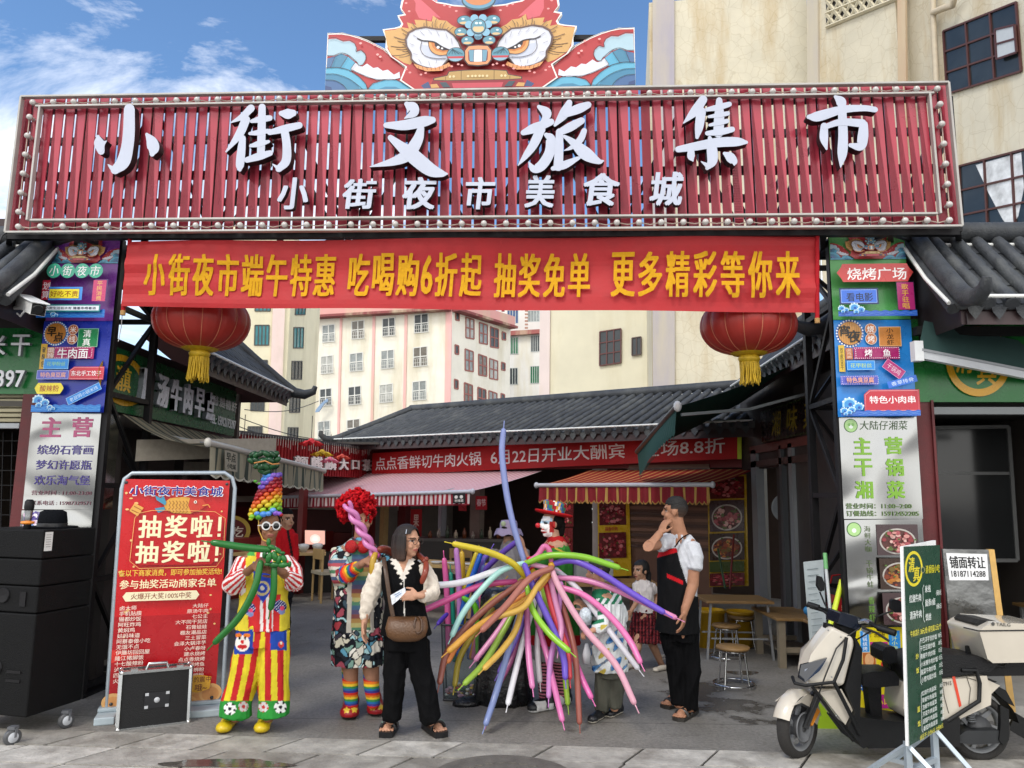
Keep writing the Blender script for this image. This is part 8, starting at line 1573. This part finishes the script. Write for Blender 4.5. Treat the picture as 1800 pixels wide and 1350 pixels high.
shoe(p,G(1066,1258),G(1037,1273),.042,.085,'15161a','cfc9ba','sneaker');shoe(p,G(1093,1252),G(1068,1263),.042,.085,'15161a','cfc9ba','sneaker')
b=MB();q=J(1029,1084,-.1);b.loft([(q-V((0,0,.06)),.045,.03,.2),(q,.055,.035,.2),(q+V((0,0,.05)),.04,.03,.2),(q+V((0,0,.07)),.015,.012,.2)],16,'b9c4cc');t=setp(b.build('gift_pouch',mat('printed pouch',None,.4,0,.5,45)),'small printed white pouch in the hand of the boy','pouch');b=MB();q=J(1031,1150,-.1);b.loft([(q-V((0,0,.07)),.03,.02,.5),(q,.035,.02,.5),(q+V((0,0,.08)),.012,.01,.5)],12,'b4b6ba');setp(b.build('plastic_wrapper',PLAST),'crumpled clear wrapper hanging beside the boy','wrapper')
# ---------------------------------------------------------------- running girl
Y=8.05;J=lambda x,y,d=0.:P(x,y,Y+d);p=person('little girl in white top and red plaid skirt running to the left',G(1140,1176));sk='a87f66';yw=-.95
hc=J(1126,1003);b=MB();loc=head(b,hc,yw,.86);torso(b,[(J(1132,1088),.10,.085,-.5),(J(1131,1055),.09,.08,-.5),(J(1130,1036),.105,.08,-.5),(J(1130,1024),.08,.06,-.5),(J(1129,1018),.04,.04,-.5)]);limb(b,[J(1118,1030),J(1122,1054,-.1),J(1110,1073,-.12)],[.034,.028,.02]);limb(b,[J(1146,1030),J(1156,1047,.05),J(1150,1064,-.02)],[.034,.028,.02]);hand(b,J(1110,1073,-.12),(-.4,-.3,-.7),(.3,-.5,0),1,.5,.72);hand(b,J(1150,1064,-.02),(-.6,-.5,-.4),(0,.4,-1),-1,.5,.72)
limb(b,[J(1126,1098),J(1120,1140,-.1),J(1113,1172,.05)],[.06,.042,.03]);limb(b,[J(1138,1098),J(1148,1135,.0),J(1164,1170,.1)],[.06,.044,.03]);remesh(b,'body',.0055,p,lambda X:facecol(np.tile(hexA(sk),(len(X),1)),loc,X,sk),SKIN,2)
x_,f_,u_=hframe(yw);b=MB();b.ell(hc-f_*.014+u_*.03,(.076,.092,.082),18,12,M=Matrix((x_,f_,u_)).transposed());limb(b,[hc-f_*.085+u_*.02,hc-f_*.115-u_*.04,hc-f_*.11-u_*.13,hc-f_*.10-u_*.20],[.025,.03,.026,.012]);remesh(b,'hair',.006,p,'110d0c',mat('hair',None),1,keep=lambda X:~((((X-np.array(hc))@np.array(f_))>.035)&((X-np.array(hc))[:,2]<.055)))
b=MB();torso(b,[(J(1132,1076),.112,.098,-.5),(J(1131,1055),.105,.095,-.5),(J(1130,1036),.115,.09,-.5),(J(1130,1025),.095,.07,-.5),(J(1129,1018),.05,.05,-.5)]);limb(b,[J(1118,1029),J(1120,1042,-.05)],[.048,.045]);limb(b,[J(1145,1029),J(1151,1040,.03)],[.048,.046]);remesh(b,'top',.006,p,'cbc5c3',CLOTH,2,.005,30,4)
b=MB();torso(b,[(J(1134,1127),.185,.15,-.4),(J(1133,1112),.15,.125,-.4),(J(1132,1085),.118,.10,-.4),(J(1132,1070),.108,.095,-.4)])
def c(X):px,py=topx(X);C=np.tile(hexA('5a1a22'),(len(X),1));C[(px%6)<1.6]=hexA('24141a');C[(py%6)<1.6]=hexA('2a141a');C[((px+3)%6)<.8]=hexA('8a3a3c');return C
remesh(b,'skirt',.0055,p,c,CLOTH,2,.012,42,6)
shoe(p,G(1122,1172),G(1097,1178),.034,.06,'b9b2a6','a8a198','sandal');q0=G(1174,1180);shoe(p,G(1178,1176),G(1149,1182),.034,.06,'b9b2a6','a8a198','sandal');b=MB()
for z in(.09,.12):q=J(1162,1170,.09);b.tube([V((q.x+.036*math.cos(a),q.y+.036*math.sin(a),z))for a in[2*math.pi*i/14 for i in range(14)]],.008,6,'b9b2a6',closed=True)
b.build('ankle_strap',PLAST,p)
# ---------------------------------------------------------------- man in the apron
Y=6.42;J=lambda x,y,d=0.:P(x,y,Y+d);p=person('man in black apron over a white T-shirt looking away with a hand at his cheek',G(1205,1258));sk='9c6f55';yw=-1.0
hc=J(1187,899);b=MB();loc=head(b,hc,-2.0,1.02)
torso(b,[(J(1193,1118),.14,.115,yw),(J(1191,1050),.14,.12,yw),(J(1194,985),.165,.12,yw),(J(1197,955),.16,.095,yw),(J(1196,938),.075,.065,yw)]);limb(b,[hc-V((0,0,.06)),J(1196,945)],[.058,.066])
a1=[J(1220,965,-.13),J(1218,1028,-.16),J(1203,1074,-.24)];a2=[J(1172,952,.02),J(1139,960,-.20),J(1160,938,-.16)];limb(b,a1,[.054,.046,.030]);limb(b,a2,[.054,.047,.032]);hand(b,a1[2],(-.12,-.1,-1),(-.8,.4,0),-1,.45,1.05);hand(b,a2[2],(.42,.05,.85),(.75,.5,-.1),-1,.55,.95)
limb(b,[J(1182,1110),J(1190,1180),J(1193,1240)],[.07,.05,.038]);limb(b,[J(1207,1110),J(1213,1180,-.03),J(1212,1248,-.03)],[.07,.05,.038])
FT=((1196,1238,1168,1245),(1218,1250,1192,1268))
for hx,hy,tx,ty in FT:
 h_,t_=G(hx,hy),G(tx,ty);d=(t_-h_).normalized();limb(b,[h_+d*.03+V((0,0,.05)),h_.lerp(t_,.55)+V((0,0,.055)),t_-d*.04+V((0,0,.036))],[.036,.040,.030])
 for k in range(5):o_=V((-d.y,d.x,0))*(.021*(k-2));limb(b,[t_-d*.05+o_+V((0,0,.036)),t_-d*(.0+.008*abs(k-1.5))+o_+V((0,0,.032))],[.0105,.0095],8)
def c(X):
 C=np.tile(hexA(sk),(len(X),1));C=facecol(C,loc,X,sk,eyes=True);a,f,u=loc(X);q=(f<.02+.03*(u>.05))&(u>-.045)&(u<.14)&(np.abs(a)<.1)&(f>-.14)&~((np.abs(f+.0)<.035)&(u<.02));k=np.clip((u+.05)/.10,0,1)[:,None];H_=hexA('5f4a3e')*(1-k)+hexA('0f0b09')*k;C[q]=H_[q];return C
remesh(b,'body',.006,p,c,SKIN,2)
x_,f_,u_=hframe(-2.0);b=MB();b.ell(hc-f_*.008+u_*.05,(.076,.094,.078),18,12,M=Matrix((x_,f_,u_)).transposed());remesh(b,'hair',.006,p,'0d0a09',mat('hair',None),1,.004,160,3,keep=lambda X:((X-np.array(hc))[:,2]>.055))
b=MB();torso(b,[(J(1193,1098),.155,.135,yw),(J(1191,1050),.155,.135,yw),(J(1194,985),.182,.138,yw),(J(1197,960),.175,.112,yw),(J(1197,947),.12,.085,yw),(J(1197,938),.082,.072,yw)]);limb(b,[J(1216,958,-.11),J(1222,980,-.15),J(1220,1000,-.16)],[.072,.072,.068],18);limb(b,[J(1176,952,.0),J(1160,956,-.1)],[.072,.07]);remesh(b,'tshirt',.006,p,'bfc1c6',CLOTH,3,.005,24,31)
b=MB();torso(b,[(J(1190,1110),.182,.165,yw),(J(1191,1085),.172,.155,yw),(J(1191,1050),.168,.148,yw),(J(1193,1010),.185,.150,yw),(J(1194,985),.192,.150,yw),(J(1195,962),.18,.125,yw)])
def kp(X):px,py=topx(X);xb=np.interp(py,[955,965,990,1020,1045,1060],[1186,1190,1196,1206,1216,1260]);return(px<xb)&(py>962-(px-1170)*.3)
def c(X):
 px,py=topx(X);C=np.tile(hexA('0c0c0e'),(len(X),1));q=np.abs(py-(972-(px-1170)*.28))<4.2;C[q&(py<985)]=hexA('b3161f');C[(np.abs(py-(1012+(px-1173)*.45))<3.6)&(px>1172)&(px<1200)]=hexA('b3161f');return C
remesh(b,'apron',.006,p,c,mat('apron cloth',None,.8,0,.12,20,.15,160,spec=.15),3,.004,16,33,keep=kp)
b=MB();b.tube(smooth_pts([J(1186,962,-.15),J(1196,948,-.14),J(1208,940,-.08),J(1210,942,.03)],5),.011,6,'0c0c0e',flat=.4);b.tube(smooth_pts([J(1172,966,-.10),J(1182,948,-.06),J(1192,940,.02)],5),.011,6,'0c0c0e',flat=.4);b.build('apron_strap',CLOTH,p)
b=MB();torso(b,[(J(1193,1125),.150,.128,yw),(J(1193,1090),.150,.128,yw)]);limb(b,[J(1182,1112),J(1190,1180),J(1193,1236)],[.105,.082,.068],18);limb(b,[J(1207,1112),J(1213,1180,-.03),J(1213,1246,-.03)],[.105,.082,.066],18);remesh(b,'trousers',.007,p,'09090b',CLOTH,3,.009,18,35)
for hx,hy,tx,ty in FT:
 h_,t_=G(hx+2,hy),G(tx-1,ty+1);d=(t_-h_).normalized();x=V((-d.y,d.x,0));b=MB();L_=(t_-h_).length;pts=[h_+d*(L_*(.5-.5*math.cos(math.pi*i/8)))+x*(.045+.01*math.sin(math.pi*i/8))*(1 if i not in(0,8)else 0)for i in range(9)]+[h_+d*(L_*(.5-.5*math.cos(math.pi*i/8)))-x*(.045+.01*math.sin(math.pi*i/8))for i in range(7,0,-1)];b.prism(pts,(0,0,.026),'2b2824')
 for q,zz_ in((.74,.045),(.52,.058),(.18,.07)):c_=h_+d*L_*q;b.tube([c_+x*.052*math.cos(a)+V((0,0,.024+zz_*math.sin(a)))for a in[math.pi*i/8 for i in range(9)]],.014,8,'24221f',flat=.45)
 b.tube([h_+d*L_*.74+V((0,0,.075)),h_+d*L_*.3+x*.03+V((0,0,.09))],.010,6,'24221f');b.build('sandal',PLAST,p,bev=.004)
# ---------------------------------------------------------------- elderly woman with the lilac hat, and people further back
def simple(lab,Y,hd,yaw,tors,arms,legs,top,bottom,hair,extra=None,s=1.,wr=.008,hairkeep=None,sk='a07a62',vox=.009):
 J=lambda x,y,d=0.:P(x,y,Y+d);p=person(lab,V((J(*hd).x,Y,0)));hc=J(*hd);b=MB();loc=head(b,hc,yaw,s);secs=[(J(x,y),a,c_,yaw*.6)for x,y,a,c_ in tors];torso(b,[(c_,a*.85,d*.85,w_)for c_,a,d,w_ in secs])
 for A in arms:q=[J(*z)for z in A];limb(b,q,[.045,.038,.026]);hand(b,q[2],q[2]-q[1],(0,-.3,-1),1,.8)
 for A in legs:limb(b,[J(*z)for z in A],[.075,.05,.038])
 limb(b,[hc-V((0,0,.05)),secs[-1][0]],[.05,.06]);remesh(b,'body',vox,p,lambda X:facecol(np.tile(hexA(sk),(len(X),1)),loc,X,sk),SKIN,2);b=MB();torso(b,secs)
 for A in arms:q=[J(*z)for z in A];limb(b,[q[0],q[1],q[1].lerp(q[2],.85)],[.068,.06,.046])
 remesh(b,'jacket',vox,p,top,CLOTH,2,wr,20,5);b=MB();pv=secs[0][0];torso(b,[(pv-V((0,0,.06)),secs[0][1]*.9,secs[0][2]*.9,0),(pv+V((0,0,.06)),secs[0][1]*.9,secs[0][2]*.9,0)])
 for A in legs:limb(b,[J(*z)for z in A],[.095,.075,.06])
 remesh(b,'trousers',vox,p,bottom,CLOTH,2,.006,18,6)
 x_,f_,u_=hframe(yaw);b=MB();b.ell(hc-f_*.014+u_*.034*s,(.08*s,.098*s,.09*s),16,10,M=Matrix((x_,f_,u_)).transposed());remesh(b,'hair',.009,p,hair,CLOTH,1,keep=lambda X:~((((X-np.array(hc))@np.array(f_))>.03)&((X-np.array(hc))[:,2]<.055)))
 for A in legs:q=J(*A[-1]);shoe(p,V((q.x,q.y+.06,0)),V((q.x-.04,q.y-.18,0)),.045,.08,'2a2726','1a1a1a',vox=.009)
 return p,hc
p,hc=simple('older person in grey jacket seen from behind under a lilac hat',8.9,(894,936),2.6,[(900,1072,.20,.14),(899,1020,.19,.14),(897,975,.195,.13),(895,957,.12,.09),(894,950,.07,.06)],[[(872,968),(868,1010,-.05),(885,1030,-.2)],[(922,968),(926,1012,0),(918,1040,-.15)]],[[(893,1075),(893,1115),(893,1152)],[(908,1075),(908,1115),(908,1150)]],'8f8a8c','3a383a','2a2522')
HT=thing('sun_hat','lilac cloth sun hat with a wavy brim worn by the older person','hat',hc+V((0,0,.06)));b=MB();b.lathe(hc+V((0,0,.05)),[(.165,-.075),(.14,-.02),(.102,.0),(.100,.05),(.085,.085),(0,.095)],40,'a899b4')
for k,(x,y,z)in enumerate(b.v):
 a=math.atan2(y-hc.y,x-hc.x)
 if z<hc.z+.04:b.v[k]=(x,y,z+.012*math.sin(a*7))
b.build('hat_body',CLOTH,HT);b=MB();b.ell(hc+V((-.06,-.09,.10)),(.03,.02,.03),10,8,'b9c4a0');b.build('flower',CLOTH,HT)
simple('person in bright red top with a black shoulder strap behind the balloon hat man',8.4,(503,913),.9,[(490,1040,.17,.12),(492,990,.17,.12),(494,945,.18,.12),(496,930,.11,.09),(498,925,.06,.06)],[[(478,940),(474,975),(480,1000,-.1)],[(513,940),(517,975),(512,1000,-.1)]],[[(484,1045),(484,1105),(484,1165)],[(498,1045),(498,1105),(498,1163)]],lambda X:np.where((np.abs(topx(X)[0]-507-(topx(X)[1]-940)*.18)<2.2)[:,None],hexA('201a1c'),hexA('b01720')),'1d1c20','120f0e')
simple('dark haired person sitting inside the dim shop behind the lease board',8.2,(1692,952),3.0,[(1692,1085,.2,.15),(1692,1035,.19,.14),(1692,990,.2,.13),(1692,975,.1,.08),(1692,968,.06,.06)],[[(1668,990),(1662,1030),(1680,1050,-.2)],[(1716,990),(1722,1030),(1704,1050,-.2)]],[[(1684,1090),(1680,1095,-.35),(1680,1175,-.35)],[(1702,1090),(1704,1095,-.35),(1704,1175,-.35)]],'1b1b1e','17171a','0c0a0a')
b=MB();q=P(1692,1120,8.2);b.lathe((q.x,q.y,0),[(.13,.0),(.15,.45),(.0,.46)],16,'4a3a2c');setp(b.build('shop_stool',WOODT),'dark stool under the person sitting in the dim shop','stool')
table('shop_table','wooden table inside the dim shop with a glazed opening',5.05,7.35,5.9,7.95,.72,'8a6a44')
# ================================================================ balloons
BX=lambda x:700+x*.4148
BY=lambda y:740+y*.4148
bu=thing('balloon_bunch','large bunch of long coloured balloons tied together and fanning out in the middle','balloons',P(935,1000,6.3).to_2d().to_3d());k_=0
def pale(c):return ''.join('%02x'%int(int(c[i:i+2],16)*.86+255*.14)for i in(0,2,4))
def bb(col,pts,d0,d1,rad=.0225,lab=None):
 n_=len(pts);lb(bu,[P(BX(x),BY(y),6.3+d0+(d1-d0)*(i/(n_-1))**1.2)for i,(x,y)in enumerate(pts)],rad*1.1,pale(col),lab=lab,k=6,nd=12)
bb('7f8dc8',[(536,600),(490,450),(458,300),(440,140),(446,42)],0,.05,.0235,'tall grey blue balloon standing upright');bb('d9c21a',[(532,652),(480,600),(380,555),(240,522)],-.05,-.25,.024,'yellow balloon reaching far left');bb('e6e6ea',[(528,604),(400,640),(250,688),(50,700)],-.02,-.3,.0235,'white balloon reaching far left');bb('a5dcd2',[(528,604),(430,640),(330,740),(265,830),(230,905)],-.05,-.35,.022,'mint balloon')
bb('cf3f86',[(495,680),(350,698),(200,762),(60,824)],0,-.4,.0225,'magenta balloon');bb('7fc01c',[(545,602),(640,570),(780,576),(930,620)],-.05,-.2,.0235,'lime balloon');bb('6240c4',[(655,606),(740,592),(850,640),(990,730),(1120,808)],-.05,-.35,.0235,'violet balloon');bb('e283b8',[(680,664),(800,676),(950,728),(1172,832)],0,-.3,.0205,'long thin pink balloon')
bb('e86fb0',[(695,706),(790,740),(900,830),(980,930),(1024,1018)],-.05,-.4);bb('dcdce2',[(670,630),(760,712),(880,870),(1012,1044)],.05,-.3,.0215);bb('e0a0b4',[(650,630),(690,720),(790,880),(920,1030),(998,1190)],-.1,-.5,.0235,'pale pink balloon');bb('e65fae',[(690,800),(720,930),(770,1070),(816,1168)],0,-.3,.0215);bb('964638',[(680,740),(720,860),(752,1010),(768,1275)],.02,-.35,.0215,'copper brown balloon')
bb('d2303c',[(625,690),(660,820),(712,960),(726,1084)],-.05,-.3,.0225,'red balloon');bb('5c3fc0',[(536,612),(580,720),(655,880),(700,1000),(708,1085)],-.12,-.35,.0235);bb('8ccc22',[(546,700),(570,800),(640,900),(720,972)],-.12,-.4);bb('9cc830',[(600,690),(650,830),(695,980),(718,1195)],.05,-.2,.0205);bb('a85c4a',[(650,624),(560,665),(455,785),(358,884)],-.12,-.5,.0235);bb('8a4232',[(525,680),(400,772),(280,882),(205,985),(176,1105)],-.05,-.45,.0225)
bb('dc9a2a',[(642,652),(540,760),(350,862),(218,972)],-.08,-.5,.0235);bb('dd7a2c',[(560,720),(380,840),(260,940),(212,1016)],-.02,-.35,.0215);bb('96c030',[(500,790),(440,900),(360,1030),(284,1110)],-.05,-.4,.022);bb('ddae3c',[(530,760),(500,880),(440,970),(368,1046)],-.1,-.5,.022);bb('b09a20',[(400,800),(330,890),(262,1000),(240,1114)],.05,-.15,.0215)
bb('7486bc',[(520,800),(480,930),(415,1150),(372,1280)],-.1,-.45,.0225);bb('a84a80',[(530,840),(480,1010),(420,1130),(380,1262)],0,-.35,.0195);bb('e6e6ea',[(580,760),(530,930),(490,1090),(466,1194)],0,-.4,.0215);bb('e07ab8',[(545,760),(548,900),(555,1020),(568,1124)],-.05,-.35,.0215);bb('dd6cae',[(585,840),(630,990),(660,1120),(694,1264)],.0,-.45,.0215);bb('c67ac4',[(690,690),(672,880),(645,1020),(638,1165)],-.02,-.3,.021)
bb('d888b8',[(640,650),(665,760),(690,870),(680,960)],-.05,-.25,.021);bb('d8609c',[(560,590),(590,570),(618,532),(640,550),(650,606)],-.05,-.05,.0205,'short looped rose balloon');bb('e29ac0',[(560,606),(610,618),(650,626)],-.03,-.05,.019);bb('5a36b0',[(498,514),(440,560),(370,628)],.1,.3,.022);bb('d8a83a',[(640,640),(590,700),(530,790),(420,830)],-.1,-.4,.0225);bb('e088bc',[(600,650),(640,660),(690,668)],0,0,.019)
bb('e890c4',[(600,640),(520,740),(430,880),(330,1010)],.05,-.2,.021);bb('e9e4ea',[(610,660),(600,800),(590,960),(600,1100)],.06,-.1,.021);bb('e6c428',[(560,640),(470,720),(400,760),(310,850)],.06,-.15,.0215);bb('7a58d0',[(600,640),(560,780),(500,920),(430,1060)],.08,-.15,.0205)
b=MB();b.ell(P(BX(545),BY(604),6.26),(.03,.03,.03),12,8,'d8c65a');b.ell(P(BX(650),BY(610),6.24),(.028,.028,.026),12,8,'e0a82c');b.build('knot',RUBB,bu)
bg_='long balloons standing in the clear bin'
for col,pts,dep,lab in(('e06aa8',[(215,1000),(210,830),(204,700),(195,590)],6.95,'pink balloon at the left end of the clear bin'),('2a9a84',[(238,1010),(232,860),(222,650)],6.98,'teal green balloon in the clear bin'),('c486c8',[(265,1010),(258,700),(246,548)],6.9,'orchid balloon with a blunt end in the clear bin'),('d8b23a',[(262,1000),(272,700),(270,562)],7.04,'golden yellow balloon behind the orchid one in the clear bin'),('cdb62a',[(268,1000),(285,720),(330,566)],6.92,'olive yellow balloon leaning right in the clear bin'),('1f5fc0',[(255,990),(275,790),(346,572)],6.86,'deep blue balloon leaning right in the clear bin'),
 ('7a62c8',[(300,980),(345,640),(385,556)],7.0,'violet balloon leaning furthest right in the clear bin'),('6f7fc0',[(300,1000),(350,700),(362,620)],6.95,'slate blue balloon in the clear bin'),('d98a2a',[(310,1000),(360,800),(385,712)],6.9,'orange balloon in the clear bin'),('d8709c',[(320,1000),(355,800),(345,740)],6.88,'rose balloon in the clear bin'),('6abf2c',[(340,1000),(330,800),(280,752)],6.84,'lime balloon with a thin end in the clear bin'),('caa424',[(330,1000),(395,760),(440,690)],6.9,'yellow balloon leaning out to the right of the clear bin')):
 q=[P(BX(x),BY(y),dep)for x,y in pts];n_=len(q);o=lb(None,q,.026,col,'long_balloon',k=6);setp(o,lab,'balloon',bg_)
q=[P(BX(205),BY(820),6.8),P(BX(185),BY(840),6.75),P(BX(170),BY(858),6.7)];setp(lb(None,q,.02,'5a3cb4','long_balloon'),'half inflated purple balloon drooping out of the clear bin','balloon',bg_)
q=[P(840,1010,7.0),P(845,1000,7.0),P(858,1010,7.0)]
